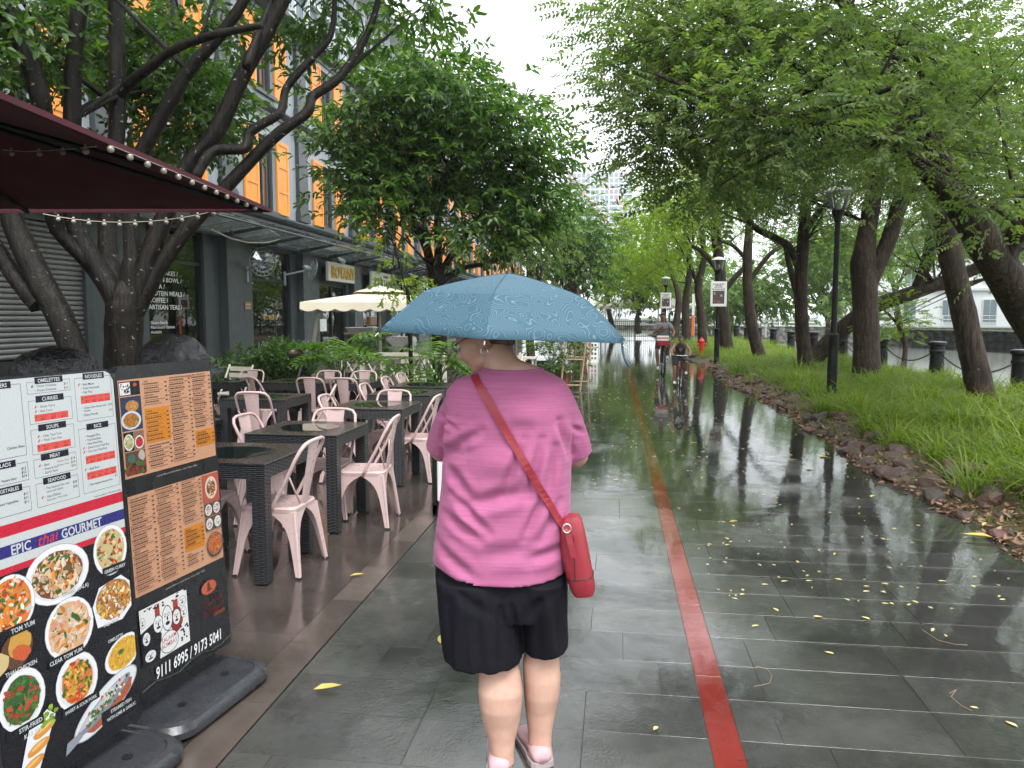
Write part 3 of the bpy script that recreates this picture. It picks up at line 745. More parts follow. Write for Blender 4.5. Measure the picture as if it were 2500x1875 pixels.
# ground-floor shop windows, frames and panes
def shopwin(y0, y1, z0, z1, trans, vert=()):
    fm = MB(); t = .07; x0, x1 = FX-.20, FX-.08
    fm.b2((x0, y0, z0), (x1, y0+t, z1)); fm.b2((x0, y1-t, z0), (x1, y1, z1)); fm.b2((x0, y0+t, z0), (x1, y1-t, z0+t)); fm.b2((x0, y0+t, z1-t), (x1, y1-t, z1))
    if trans: fm.b2((x0+.01, y0+t, trans-.035), (x1-.01, y1-t, trans+.035))
    for q in vert: fm.b2((x0+.02, q-.03, z0+t), (x1-.02, q+.03, z1-t))
    wn = fm.build('shop_window', 'black_frame', bld)
    pm = MB(); ys = [y0+t, *vert, y1-t]
    for a, b in zip(ys, ys[1:]):
        if trans: pm.b2((FX-.146, a, z0+t), (FX-.138, b, trans-.03)); pm.b2((FX-.146, a, trans+.03), (FX-.138, b, z1-t))
        else: pm.b2((FX-.146, a, z0+t), (FX-.138, b, z1-t))
    pm.build('pane', 'shop_glass', wn); return wn
w1 = shopwin(16.35, 18.80, .62, 3.78, 2.97); w2 = shopwin(21.45, 24.15, .58, 3.66, 2.74)
for k in range(2, 13):
    y = WC0+PER*k; shopwin(y-1.3, y+1.4, .50, 3.60, 2.75, (y+.05,))
for i, (t, y, sz) in enumerate((('FRESH BAKES /', 16.55, .155), ('FUSION BOWL /', 16.55, .155), ('PASTA /', 16.55, .155), ('/ PROTEIN MEALS /', 16.45, .155), ('/ COFFEE /', 16.45, .155), ('/ ARTISAN TEAS /', 16.45, .155))):
    mb = MB(); put_text(mb, t, (FX-.132, y, 2.62-.162*i), (0, 1, 0), (0, 0, 1), sz, .008, sx=1.25); mb.build('window_lettering', 'white_letter', w1)
for i, t in enumerate(('Gluten-free &', 'Plant-based Options', 'Available')):
    mb = MB(); put_text(mb, t, (FX-.132, 16.6, 1.47-.11*i), (0, 1, 0), (0, 0, 1), .10, .004, sx=1.2); mb.build('window_lettering', 'white_letter', w1)
mb = MB(); put_text(mb, 'BOTANY', (FX-.132, 22.4, 1.55), (0, 1, 0), (0, 0, 1), .19, .01, sx=1.3); mb.build('window_lettering', 'gold', w2)
# door under the sign
dm = MB()
for a, b in ((26.62, 26.72), (28.0, 28.08), (29.32, 29.42)): dm.b2((FX-.2, a, .3), (FX-.08, b, 2.88))
dm.b2((FX-.2, 26.72, 2.76), (FX-.08, 29.32, 2.88)); dm.b2((FX-.19, 26.72, .30), (FX-.09, 29.32, .42)); door = dm.build('door', 'black_frame', bld)
pm = MB(); pm.b2((FX-.146, 26.72, .42), (FX-.138, 28.0, 2.76)); pm.b2((FX-.146, 28.08, .42), (FX-.138, 29.32, 2.76)); pm.build('pane', 'shop_glass', door)
pm = MB(); pm.b2((FX-.134, 26.9, 1.1), (FX-.13, 27.6, 1.55)); pm.build('notice', 'white_letter', door)
# roller shutter, slat by slat
rs = MB(); rs.b2((FX-.12, 14.20, .30), (FX+.05, 14.40, 3.62)); rs.b2((FX-.12, 11.55, .30), (FX+.05, 11.70, 3.62)); rs.b2((FX-.10, 11.7, 3.40), (FX+.06, 14.2, 3.62))
roll = rs.build('roller_shutter', 'dark_trim', bld)
sl_ = MB(); prof = [(0, 0), (.02, .012), (.034, .035), (.034, .062), (.02, .086), (0, .094)]
sl_.loft([[(FX-.06+dx, y, dz) for dx, dz in prof]+[(FX-.08, y, .094), (FX-.08, y, 0)] for y in (11.70, 14.20)]); sl_ = sl_.mesh('slat')
for i in range(26):
    o = link('slat', sl_, 'shutter_steel', roll); o.location = (0, 0, .88+.0972*i)
rb = MB(); rb.b2((FX-.09, 11.7, .30), (FX-.02, 14.2, .86)); rb.build('threshold', 'black_frame', roll)
# rooms seen through the glass
rm = MB(); rm.b2((FX-3.38, 14.9, .3), (FX-3.3, 60, 3.9)); rm.b2((FX-3.3, 19.6, .3), (FX-.42, 19.8, 3.9)); rm.b2((FX-3.3, 14.9, .3), (FX-.42, 15.1, 3.9)); rm.build('back_wall', 'interior_wall', bld)
ct = MB()
for y0, y1 in ((16.2, 19.2), (21.0, 25.0), (31, 34)): ct.b2((FX-2.6, y0, .3), (FX-2.0, y1, 1.25)); ct.b2((FX-3.28, y0+.2, 1.6), (FX-3.0, y1-.3, 1.66)); ct.b2((FX-3.28, y0+.2, 2.2), (FX-3.0, y1-.3, 2.26))
ct.build('shop_counter', 'white_paint', bld)
lp = MB()
for y0, y1 in ((16.8, 18.9), (21.8, 24.2)): lp.b2((FX-2.62, y0, 1.50), (FX-2.56, y1, 1.55))
lp.build('strip_lamp', 'warm_lamp', bld)
# glass canopy: each pane, arm and stub post
cx0, cz0, cx1, cz1 = FX+.02, 3.76, -8.95, 3.98
cp = MB(); cp.tube([(cx1-.03, 11.6, cz1-.03), (cx1-.03, 86, cz1-.03)], .03, 6); cp.tube([(FX+.25, 11.6, cz0+.01), (FX+.25, 86, cz0+.01)], .035, 6)
canopy = cp.build('canopy', 'dark_trim', bld)
pm = MB(); pm.add([(cx0, -.61, cz0+.03), (cx1, -.61, cz1+.03), (cx1, .61, cz1+.03), (cx0, .61, cz0+.03), (cx0, -.61, cz0+.045), (cx1, -.61, cz1+.045), (cx1, .61, cz1+.045), (cx0, .61, cz0+.045)], [(0, 3, 2, 1), (4, 5, 6, 7), (0, 1, 5, 4), (1, 2, 6, 5), (2, 3, 7, 6), (3, 0, 4, 7)]); pm = pm.mesh('pane')
am = MB(); am.add([(cx0, -.02, cz0-.10), (cx1, -.02, cz1-.03), (cx1, .02, cz1-.03), (cx0, .02, cz0-.10), (cx0, -.02, cz0+.02), (cx1, -.02, cz1+.02), (cx1, .02, cz1+.02), (cx0, .02, cz0+.02)], [(0, 3, 2, 1), (4, 5, 6, 7), (0, 1, 5, 4), (1, 2, 6, 5), (2, 3, 7, 6), (3, 0, 4, 7)])
am.cyl((FX+.55, 0, cz0-.02), .07, .60, 10); am = am.mesh('arm')
for k in range(58):
    o = link('pane', pm, 'canopy_glass', canopy); o.location = (0, 12.3+1.27*k, 0)
    if k % 2 == 0: o = link('arm', am, 'dark_trim', canopy); o.location = (0, 12.3+1.27*k-.635, 0)
# set-back glazed attic with pale fins
at_ = MB(); at_.b2((FX-8, BY0, 10.9), (FX-.9, BY1, 15.5)); attic = at_.build('attic', 'panel_pale', bld)
gm = MB(); gm.b2((FX-.88, BY0+1, 11.3), (FX-.86, BY1-1, 15.0)); gm.build('attic_glazing', 'glass_far', attic)
fm = MB()
fm.b2((-.05, -.04, 11.0), (.20, .04, 15.5)); fm = fm.mesh('fin')
for k in range(66):
    o = link('fin', fm, 'white_far', attic); o.location = (FX-.83, BY0+2+k*1.27, 0)
rl = MB(); rl.b2((FX-.8, BY0, 13.1), (FX-.66, BY1, 13.22)); rl.b2((FX-1.2, BY0, 15.5), (FX+.1, BY1, 15.75)); rl.build('attic_rail', 'white_far', attic)
# signs on the facade
def facade_sign(name, label, y0, y1, z0, z1, txts, board, letter):
    t = thing(name, label, 'sign', (FX, (y0+y1)/2, z0)); mb = MB(); mb.b2((FX+.25, y0, z0), (FX+.36, y1, z1)); mb.build('board', board, t, bevel=.01)
    mb = MB(); mb.b2((FX+.0, y0+.2, z0+.2), (FX+.249, y0+.3, z1-.2)); mb.b2((FX+.0, y1-.3, z0+.2), (FX+.249, y1-.2, z1-.2)); mb.build('bracket', 'black_metal', t)
    for txt, y, z, sz, sx, bold, th in txts:
        mb = MB(); put_text(mb, txt, (FX+.361, y, z), (0, 1, 0), (0, 0, 1), sz, bold, sx=sx, thick=th, nd=(1, 0, 0)); mb.build('lettering', letter, t)
facade_sign('shop_sign', 'cream sign with raised gold BOTANY letters above a dark door', 26.62, 29.40, 2.92, 3.60, [('BOTANY', 26.83, 3.05, .60, 1.03, .012, .05)], 'sign_cream', 'gold')
facade_sign('shop_sign', 'cream sign with black CHUAN lettering under the glass canopy', 31.6, 34.5, 2.80, 3.55, [('CHUAN', 31.9, 2.9, .50, 1.45, .012, .02), ('POPSMITH', 33.2, 3.33, .13, 1.2, .012, .01)], 'sign_cream', 'black_letter')
pq = thing('wall_plaque', 'small bronze plaque on the charcoal pillar between shop windows', 'plaque', (FX, 21.1, 1.95))
mb = MB(); mb.b2((FX+.001, 20.93, 1.84), (FX+.02, 21.33, 2.07)); mb.build('plate', 'brass_plaque', pq)
mb = MB(); put_text(mb, 'CHUAN', (FX+.021, 20.99, 1.96), (0, 1, 0), (0, 0, 1), .075, .01); put_text(mb, 'GRILL & BAR', (FX+.021, 20.98, 1.88), (0, 1, 0), (0, 0, 1), .045, .01); mb.build('lettering', 'sign_cream', pq)
# wall fans on brackets
def cage(mb, c, ax, R_, wire=.006, spokes=18, depth=.10):
    """wire guard of a fan: rings and bowed spokes round axis ax"""
    ax = Vector(ax).normalized(); q = ax.to_track_quat('Z', 'Y').to_matrix(); c = Vector(c)
    for r, z in ((R_, 0), (R_*.72, depth*.6), (R_*.40, depth*.9), (R_*.72, -depth*.6), (R_*.40, -depth*.9)):
        mb.tube([tuple(c+q @ Vector((r*math.cos(2*PI*k/20), r*math.sin(2*PI*k/20), z))) for k in range(21)], wire, 4, False)
    for k in range(spokes):
        a = 2*PI*k/spokes
        mb.tube([tuple(c+q @ Vector((r*math.cos(a), r*math.sin(a), z))) for r, z in ((.05, -depth), (R_*.5, -depth*.85), (R_, 0), (R_*.5, depth*.85), (.05, depth))], wire*.6, 3, False)
def fan(name, label, c, ax, R_, wall=None, metal='fan_metal'):
    t = thing(name, label, 'fan', c if wall is None else (wall[0], wall[1], wall[2])); axv = Vector(ax).normalized(); q = axv.to_track_quat('Z', 'Y').to_matrix(); cv = Vector(c)
    mb = MB(); cage(mb, c, ax, R_); mb.build('guard', 'wire_steel', t)
    mb = MB(); mb.ell(tuple(cv-axv*.20), (.095, .095, .15), 14, 10, q); mb.build('motor', metal, t, smooth=True)
    mb = MB()
    for k in range(3):
        a = 2*PI*k/3+.4
        ring = lambda r, w_, tw: [tuple(cv+q @ Vector((r*math.cos(a+s*w_), r*math.sin(a+s*w_), s*tw))) for s in (-1, 1)]
        p0, p1, p2 = ring(.05, .3, .02), ring(R_*.5, .38, .035), ring(R_*.86, .30, .03); vs = p0+p1+p2
        mb.add(vs, [(0, 1, 3, 2), (2, 3, 5, 4)])
    mb.build('blade', 'lamp_glass', t); mb = MB(); mb.ell(tuple(cv), (.045, .045, .045), 10, 6); mb.build('hub', 'blue_plastic', t)
    if wall is not None:
        mb = MB(); w_ = Vector(wall); b = cv-axv*.18; mb.tube([tuple(b), tuple(b+Vector((-.12, -.12, -.10))), tuple(w_+Vector((.05, 0, .02)))], .028, 8); mb.b2((w_.x-.0, w_.y-.04, w_.z-.32), (w_.x+.05, w_.y+.04, w_.z+.12)); mb.build('bracket', metal, t)
    return t
_c = at_x(642, 639, FX+.75); fan('wall_fan', 'grey caged wall fan mounted between the two shop windows', tuple(_c), (.72, -.55, -.12), .40, (FX+.001, 21.1, 2.95))
_c = at_x(764, 658, FX+.75); fan('wall_fan', 'grey caged wall fan seen edge-on beside the gold lettered sign', tuple(_c), (.95, .75, -.25), .38, (FX+.001, _c[1]-.55, 2.95))
for y, lab in ((27.9, 'white spotlight fixed above the gold lettered sign'), (37.6, 'white security camera on the dark wall past the black lettered sign'), (40.2, 'white spotlight on a short arm far along the dark wall')):
    t = thing('spotlight', lab, 'lamp', (FX, y, 3.65)); mb = MB(); mb.tube([(FX, y, 3.66), (FX+.3, y, 3.74)], .02, 6); mb.build('arm', 'fan_metal', t)
    mb = MB(); mb.tube([(FX+.28, y, 3.78), (FX+.5, y-.06, 3.66), (FX+.52, y-.065, 3.65)], [.06, .09, .07], 10); mb.build('lamp_head', 'white_paint', t, smooth=40)
hs_ = thing('sagging_pipe', 'thin pale pipe sagging under the glass canopy', 'pipe', (FX+.2, 20, 3.7)); mb = MB()
mb.tube([(-9.6, 17.6, 3.72), (-9.6, 18.5, 3.60), (-9.6, 19.4, 3.58), (-9.6, 20.6, 3.69), (-9.6, 21.4, 3.86)], .02, 6); mb.build('pipe', 'cream_pole', hs_)
# raised step in front of the shops
st = MB(); st.b2((FX, 8, -.03), (FX+.9, 86, .28)); tag(st.build('shop_step', 'charcoal_paint'), kind='structure')
# ------------------------------------------------------------------ tables and chairs
def make_table():
    t = thing('dining_table', '', 'table'); w, h, th, lg = .74, .76, .095, .085
    mb = MB(); mb.b2((-w/2, -w/2, h-.012), (w/2, w/2, h)); mb.build('tabletop', 'wicker_top', t, bevel=.004)
    mb = MB(); a = w/2-.004
    for lo, hi in (((-a, -a, h-th), (a, -a+.03, h-.0125)), ((-a, a-.03, h-th), (a, a, h-.0125)), ((-a, -a+.03, h-th), (-a+.03, a-.03, h-.0125)), ((a-.03, -a+.03, h-th), (a, a-.03, h-.0125))): mb.b2(lo, hi)
    mb.build('apron', 'wicker', t)
    for sx in (-1, 1):
        for sy in (-1, 1):
            c = a-.031-lg/2+.03
            mb = MB(); mb.b2((sx*c-lg/2, sy*c-lg/2, .012), (sx*c+lg/2, sy*c+lg/2, h-th+.002)); mb.b2((sx*c-.03, sy*c-.03, 0), (sx*c+.03, sy*c+.03, .012)); mb.build('leg', 'wicker', t)
    mb = MB(); n = 36
    mb.add([(.23*(1+.06*math.sin(3*q)+.05*math.cos(2*q+1))*math.cos(q), .23*(1+.05*math.sin(2*q+2))*math.sin(q), h+.0015) for q in [2*PI*k/n for k in range(n)]], [tuple(range(n))])
    mb.build('rain_pool', 'pool', t); return t
def make_chair():
    """stamped sheet-metal chair: front is +y"""
    t = thing('metal_chair', '', 'chair'); zs = .445
    # seat: dished square with rounded corners
    def rr(h, r, z, k=5):
        pts = []
        for cx, cy, a0 in ((h-r, h-r, 0), (-h+r, h-r, 90), (-h+r, -h+r, 180), (h-r, -h+r, 270)):
            for i in range(k+1): a = R(a0+90*i/k); pts.append((cx+r*math.cos(a), cy+r*math.sin(a), z))
        return pts
    mb = MB(); mb.loft([rr(.178, .05, zs-.035), rr(.180, .05, zs-.012), rr(.172, .05, zs), rr(.150, .045, zs-.002), rr(.08, .03, zs-.008)], False)
    n0 = len(mb.v)-24; mb.f.append(tuple(range(n0, n0+24))); mb.c.append(None); mb.build('seat', 'pink_paint', t, smooth=35)
    top, bot = .176, .225
    def corner(sx, sy):
        mb = MB(); zz = [0, .03, .12, .22, .29, .33, .36, .385, .40, .412]
        wd = [.026, .030, .036, .046, .062, .080, .104, .135, .160, .178]
        for ax in (0, 1):                                  # two plates meeting at the corner
            A, B = [], []
            for z, wq in zip(zz, wd):
                hw = bot+(top-bot)*(z/.412)**.9; wq = min(wq, hw)
                p = [sx*hw, sy*hw]; q = list(p); q[ax] = p[ax]-(sx if ax == 0 else sy)*wq
                A.append((*p, z)); B.append((*q, z))
            th = .010; nrm = (0, -sy*th, 0) if ax == 0 else (-sx*th, 0, 0)
            rings = [[a, b, (b[0]+nrm[0], b[1]+nrm[1], b[2]), (a[0]+nrm[0], a[1]+nrm[1], a[2])] for a, b in zip(A, B)]
            mb.loft(rings)
        # pressed rib down the corner
        mb.tube([(sx*(bot-.004+(top-bot)*z/.412), sy*(bot-.004+(top-bot)*z/.412), z) for z in zz], .010, 6)
        mb.build('leg', 'pink_paint', t, smooth=40)
        fb = MB(); fb.box((sx*(bot-.010), sy*(bot-.010), .006), (.034, .034, .014)); fb.build('foot_cap', 'rubber', t)
    for sx in (-1, 1):
        for sy in (-1, 1): corner(sx, sy)
    # bent tube back: from the middle of the seat sides, up and over
    P = [(.183, -.02, zs-.03), (.183, -.035, zs+.01), (.186, -.12, zs+.16), (.186, -.195, zs+.31), (.178, -.225, zs+.365), (.150, -.242, zs+.398), (.10, -.250, zs+.410), (0, -.252, zs+.413)]
    P = P+[(-x, y, z) for x, y, z in P[-2::-1]]; mb = MB(); mb.tube(P, .0125, 8); mb.build('back_frame', 'pink_paint', t, smooth=True)
    for s in (-1, 1):
        mb = MB(); mb.tube([(s*.055, -.165, zs-.01), (s*.184, -.15, zs+.20)], .006, 6); mb.build('brace', 'pink_paint', t, smooth=True)
    mb = MB(); rows_ = []
    for k in range(7):
        u = k/6; z = zs-.02+.425*u; y = -.168-.082*u**.9; hw = .050+.030*u
        rows_.append([(-hw, y+.004, z), (-hw*.55, y-.004, z), (0, y-.006, z), (hw*.55, y-.004, z), (hw, y+.004, z), (hw, y+.009, z), (0, y-.001, z), (-hw, y+.009, z)])
    mb.loft(rows_); mb.build('back_panel', 'pink_paint', t, smooth=40); return t
T0, C0 = make_table(), make_chair()
TG, CG = 'black wicker tables on the brown terrace', 'pink metal chairs on the brown terrace'
tables = [(-2.45, 4.72, 'black wicker table beside the menu boards, wet top with a round pool'), (-2.42, 5.86, 'black wicker table, second of the row counted from the menu boards'),
          (-2.38, 7.50, 'black wicker table, third of the row counted from the menu boards'), (-2.42, 8.80, 'black wicker table, fourth of the row counted from the menu boards'),
          (-2.46, 9.80, 'black wicker table, last of the row along the terrace border'), (-3.84, 8.12, 'lone black wicker table standing in the middle of the terrace'),
          (-3.60, 10.15, 'black wicker table of the joined pair, its half nearer the path'), (-4.345, 10.15, 'black wicker table of the joined pair, its half nearer the shops'),
          (-5.45, 10.15, 'black wicker table beside the bushes, behind the orange menu board')]
for i, (x, y, lab) in enumerate(tables):
    o = T0 if i == 0 else dup(T0); o.location = (x, y, 0); o.rotation_euler = (0, 0, random.uniform(-.015, .015)); o['label'] = lab; o['group'] = TG
L_, Rt, Fw, Bk = PI/2, -PI/2, 0, PI               # facing -x, +x, +y, -y
chairs = [(-2.16, 4.72, L_, 'pink metal chair on the path side of the table beside the menu boards'),
          (-2.76, 4.80, Rt, 'pink metal chair half hidden behind the orange menu board'),
          (-1.96, 5.88, L_+.08, 'pink metal chair on the path side of the second table in the row'),
          (-2.72, 5.82, Rt-.05, 'pink metal chair on the shop side of the second table in the row'),
          (-2.36, 6.08, Bk+.03, 'pink metal chair between the second and third tables of the row'),
          (-2.00, 7.55, L_-.04, 'pink metal chair on the path side of the third table in the row'),
          (-2.66, 7.42, Rt, 'pink metal chair on the shop side of the third table in the row'),
          (-2.34, 7.76, Bk, 'pink metal chair between the third and fourth tables of the row'),
          (-2.68, 8.72, Rt, 'pink metal chair on the shop side of the fourth table in the row'),
          (-2.72, 9.70, Rt, 'pink metal chair on the shop side of the last table in the row'),
          (-2.72, 10.42, Rt, 'pink metal chair behind the last table of the row, near the palmate plant'),
          (-3.78, 7.84, Fw+.04, 'pink metal chair with its back to the menu boards, at the lone table'),
          (-3.42, 8.42, L_+.35, 'pink metal chair turned aslant at the path side of the lone table'),
          (-3.90, 9.72, Fw, 'pink metal chair at the joined tables, back towards the lone table, shop side'),
          (-3.44, 9.72, Fw-.05, 'pink metal chair at the joined tables, back towards the lone table, path side'),
          (-4.12, 10.52, Bk, 'pink metal chair on the plant side of the joined tables, shop half'),
          (-3.58, 10.52, Bk, 'pink metal chair on the plant side of the joined tables, path half'),
          (-4.52, 9.62, Fw-.7, 'pink metal chair turned aslant at the corner of the joined tables'),
          (-5.30, 10.52, Bk, 'pink metal chair under the bushes on the far side of the bush table'),
          (-5.55, 9.72, Fw+.1, 'pink metal chair pushed to the bush table, behind the orange menu board')]
for i, (x, y, a, lab) in enumerate(chairs):
    o = C0 if i == 0 else dup(C0); o.location = (x, y, .0); o.rotation_euler = (0, 0, a+random.uniform(-.03, .03)); o['label'] = lab; o['group'] = CG

# ------------------------------------------------------------------ the two menu boards
A8 = R(8); BD = np.array([math.sin(A8), math.cos(A8), 0]); BN = np.array([math.cos(A8), -math.sin(A8), 0])
LEAN = R(2.6); BV = np.array([0, 0, math.cos(LEAN)])-BN*math.sin(LEAN); BNN = BN*math.cos(LEAN)+np.array([0, 0, math.sin(LEAN)])
class Board:
    def __init__(s, name, label, org, wd, ht):
        s.o = np.array(org, float); s.w, s.h = wd, ht; s.lay = 0
        c = s.P(wd/2, 0, -.03); s.t = thing(name, label, 'sign', (c[0], c[1], 0)); s.pr = MB()
    def P(s, u, v, off=0): return s.o+BD*u+BV*v+BNN*off
    def poly(s, uv, col, up=None):
        s.lay += 1; off = .0012+s.lay*2.2e-6
        s.pr.add([s.P(u, v, off) for u, v in uv], [tuple(range(len(uv)))], col)
    def rect(s, u0, v0, u1, v1, col): s.poly([(u0, v0), (u1, v0), (u1, v1), (u0, v1)], col)
    def oval(s, u, v, ru, rv, col, n=22, wob=0, rot=0):
        pts = []
        for k in range(n):
            q = 2*PI*k/n; r = 1+random.uniform(-wob, wob); a, b = ru*r*math.cos(q), rv*r*math.sin(q)
            pts.append((u+a*math.cos(rot)-b*math.sin(rot), v+a*math.sin(rot)+b*math.cos(rot)))
        pts = [(min(max(a, .004), s.w-.004), min(max(b, .004), s.h-.004)) for a, b in pts]; s.poly(pts, col)
    def text(s, t, u, v, size, col, bold=.01, align='LEFT', sx=1.0, shear=0, rot=0):
        s.lay += 1; off = .0012+s.lay*2.2e-6
        ud = BD*math.cos(rot)+BV*math.sin(rot); vd = BV*math.cos(rot)-BD*math.sin(rot)
        put_text(s.pr, t, s.P(u, v, off), ud, vd, size, bold, shear, align, sx=sx, col=col)
    def frame(s, u0, v0, u1, v1, col, t=.0012):
        s.rect(u0, v0, u1, v0+t, col); s.rect(u0, v1-t, u1, v1, col); s.rect(u0, v0, u0+t, v1, col); s.rect(u1-t, v0, u1, v1, col)
    def dish(s, u, v, ru, rv, pal, base=None, plate=(.72, .72, .74), fill=.74, n=70, rot=0):
        s.oval(u, v, ru*1.02, rv*1.02, (.28, .28, .30), rot=rot); s.oval(u, v, ru, rv, plate, rot=rot); s.oval(u, v-rv*.03, ru*.86, rv*.84, tuple(c*.86 for c in plate), rot=rot)
        if base: s.oval(u, v, ru*fill*1.06, rv*fill*1.06, base, 24, .04, rot)
        for k in range(int(n*2.2)):
            q, r = random.uniform(0, 2*PI), math.sqrt(random.random())*fill; a, b = ru*r*math.cos(q), rv*r*math.sin(q)
            c = random.choice(pal); f = random.uniform(.65, 1.25); sz = random.uniform(.035, .095)*min(ru, rv)*1.3
            s.oval(u+a*math.cos(rot)-b*math.sin(rot), v+a*math.sin(rot)+b*math.cos(rot), sz*random.uniform(.7, 1.9), sz*.7, tuple(min(1, x*f) for x in c), 7, .3, random.uniform(0, PI))
    def body(s, edge):
        w_, h_, r = s.w, s.h, .04
        out_ = []
        for cx, cy, a0 in ((w_-r, h_-r, 0), (r, h_-r, 90), (r, .012, 180), (w_-r, .012, 270)):
            rr = r if cy > .1 else .012
            cx = cx if cy > .1 else (.012 if cx < .1 else w_-.012)
            for i in range(5): a = R(a0+22.5*i); out_.append((cx+rr*math.cos(a), cy+rr*math.sin(a)))
        mb = MB(); mb.prism(out_, -.035, 0, lambda a, b, c: tuple(s.P(a, b, c))); mb.build('panel', edge, s.t)
        mb = MB(); q = [(.05, -.02), (w_-.05, -.02), (w_-.05, .3), (.05, .3)]
        z0 = s.o[2]; mb = MB()
        mb.add([tuple(s.P(u, vv, off)) for off in (-.075, -.036) for u, vv in ((.045, -z0+.06), (w_-.075, -z0+.06), (w_-.075, .25), (.045, .25))], [(0, 1, 2, 3), (7, 6, 5, 4), (0, 4, 5, 1), (1, 5, 6, 2), (2, 6, 7, 3), (3, 7, 4, 0)]); mb.build('post', 'black_plastic', s.t)
        # water-filled foot with rounded plan and stepped rim
        c = s.P(w_/2-.02, 0, -.055); L, W2 = .66, .52
        def plan(l, ww, z, k=6, rr=.11):
            pts = []
            for cx, cy, a0 in ((l/2-rr, ww/2-rr, 0), (-l/2+rr, ww/2-rr, 90), (-l/2+rr, -ww/2+rr, 180), (l/2-rr, -ww/2+rr, 270)):
                for i in range(k+1): a = R(a0+90*i/k); pts.append((cx+rr*math.cos(a), cy+rr*math.sin(a)))
            return [tuple(np.array([c[0], c[1], z])+BD*a+BN*(b+.02)) for a, b in pts]
        mb = MB(); mb.loft([plan(L-.03, W2-.03, .004), plan(L, W2, .02), plan(L, W2, .045), plan(L-.03, W2-.03, .068), plan(L-.075, W2-.075, .072), plan(L-.085, W2-.085, .066), plan(L-.25, W2-.25, .07)]); mb.build('foot', 'base_plastic', s.t, smooth=35)
        mb = MB(); 
        for k in (-1, 1):
            q = np.array([c[0], c[1], .07])+BD*.14*k+BN*.14; mb.cyl((q[0], q[1], .066), .018, .01, 12)
        mb.build('filler_cap', 'black_plastic', s.t)
    def done(s, mat='print'): return s.pr.build('printed_menu', mat, s.t)
W_, BK, RD, NV = (.50, .53, .535), (.014, .014, .018), (.48, .022, .045), (.035, .03, .17)
# --- white Thai menu
b1o = np.array([-1.789, 2.527, 0])-BD*.575+BD*.085-BN*.0; b1o[2] = .125
b1 = Board('menu_board', 'white menu board with a red and blue band above dish photographs', b1o, .575, 1.335); b1.body('black_plastic')
Z = .125; vv = lambda z: (z-Z)
b1.poly([(.004, vv(.84)), (.571, vv(.84)), (.571, vv(1.415)), (.558, vv(1.44)), (.536, vv(1.452)), (.004, vv(1.452))], W_)
b1.rect(.004, .006, .571, vv(.845), BK)
for lo, hi, c in ((.962, 1.0, RD), (.896, .934, NV), (.845, .866, RD)): b1.rect(.004, vv(lo), .571, vv(hi), c)
hd = (.016, .015, .03); tx = (.03, .03, .045)
def section(title, u0, u1, vt, vb, hu0, hu1, ts=.0175):
    b1.frame(u0, vv(vb), u1, vv(vt), tx); b1.rect(hu0, vv(vt)-.008, hu1, vv(vt)+.014, hd)
    b1.text(title, (hu0+hu1)/2, vv(vt)-.0035, ts, W_, .018, 'CENTER', .95)
def item(t, u, v, chili=False, leafy=False, sz=.0118):
    b1.oval(u-.007, vv(v)+.004, .0013, .0013, tx, 8); b1.text(t, u, vv(v), sz, tx, .006, sx=.95)
    if chili: b1.oval(u-.017, vv(v)+.004, .0024, .0062, (.45, .05, .05), 9, .1, -.6)
    if leafy: b1.oval(u-.018, vv(v)+.004, .0034, .0052, (.05, .10, .04), 9, .1, -.5)
def price(t, u, v, sz=.0118): b1.text(t, u, vv(v), sz, tx, .014, 'RIGHT')
def strip(u0, u1, v0, v1, heads, prices):
    b1.rect(u0, vv(v0), u1, vv(v1), (.62, .085, .075)); b1.oval(u0+.006, vv((v0+v1)/2)+.002, .003, .006, (.07, .12, .04), 9, .1, -.5); n = len(heads)
    for i, (a, c) in enumerate(zip(heads, prices)):
        u = u0+.014+(u1-u0-.014)*(i+.5)/n; b1.text(a, u, vv(v1)-.0095, .0082, (.16, .02, .02), .004, 'CENTER', .8); b1.text(c, u, vv(v0)+.003, .0115, (.10, .015, .015), .016, 'CENTER')
section('OMELETTES', .207, .378, 1.437, 1.398, .238, .349); item('Onion Omelette', .245, 1.418, leafy=True); item('Prawn Omelette', .245, 1.404); price('$11', .370, 1.418); price('$13', .370, 1.404)
section('CURRIES', .207, .378, 1.376, 1.299, .236, .347); item('Green Curry', .25, 1.350, True); item('Red Curry', .25, 1.335, True); strip(.226, .36, 1.306, 1.329, ('Vegetarian', 'Chicken', 'Seafood'), ('$12', '$13', '$15'))
section('SOUPS', .207, .378, 1.281, 1.199, .236, .347); item('Clear Tom Yum', .252, 1.252, True); item('Thick Tom Yum', .252, 1.238, True); strip(.226, .36, 1.206, 1.230, ('Vegetarian', 'Chicken', 'Seafood'), ('$12', '$13', '$15'))
section('MEAT', .207, .378, 1.183, 1.121, .236, .347); item('Basil', .246, 1.156, True); item('Sweet & Sour', .246, 1.143, sz=.0105); item('Garlic Pork', .246, 1.130)
for v in (1.159, 1.146): b1.text('Chicken / Pork', .345, vv(v), .0088, tx, .0, 'RIGHT', .9)
for v in (1.159, 1.146, 1.133): price('$14', .372, v)
section('SEAFOOD', .207, .378, 1.103, 1.024, .236, .347); item('Thai Steamed Fish with', .246, 1.078, sz=.0105); b1.text('Lime and Garlic', .246, vv(1.066), .0105, tx, .006); item('Lala (Clams)', .246, 1.050, True); b1.text('Belachan / Thai Chilli', .246, vv(1.038), .0095, tx, 0)
price('$28', .372, 1.076); price('$18', .372, 1.060)
section('NOODLES', .396, .560, 1.436, 1.284, .434, .530); item('Basil Mama', .432, 1.408, True); item('Fried Vermicelli', .432, 1.394); item('Pad Thai', .432, 1.380)
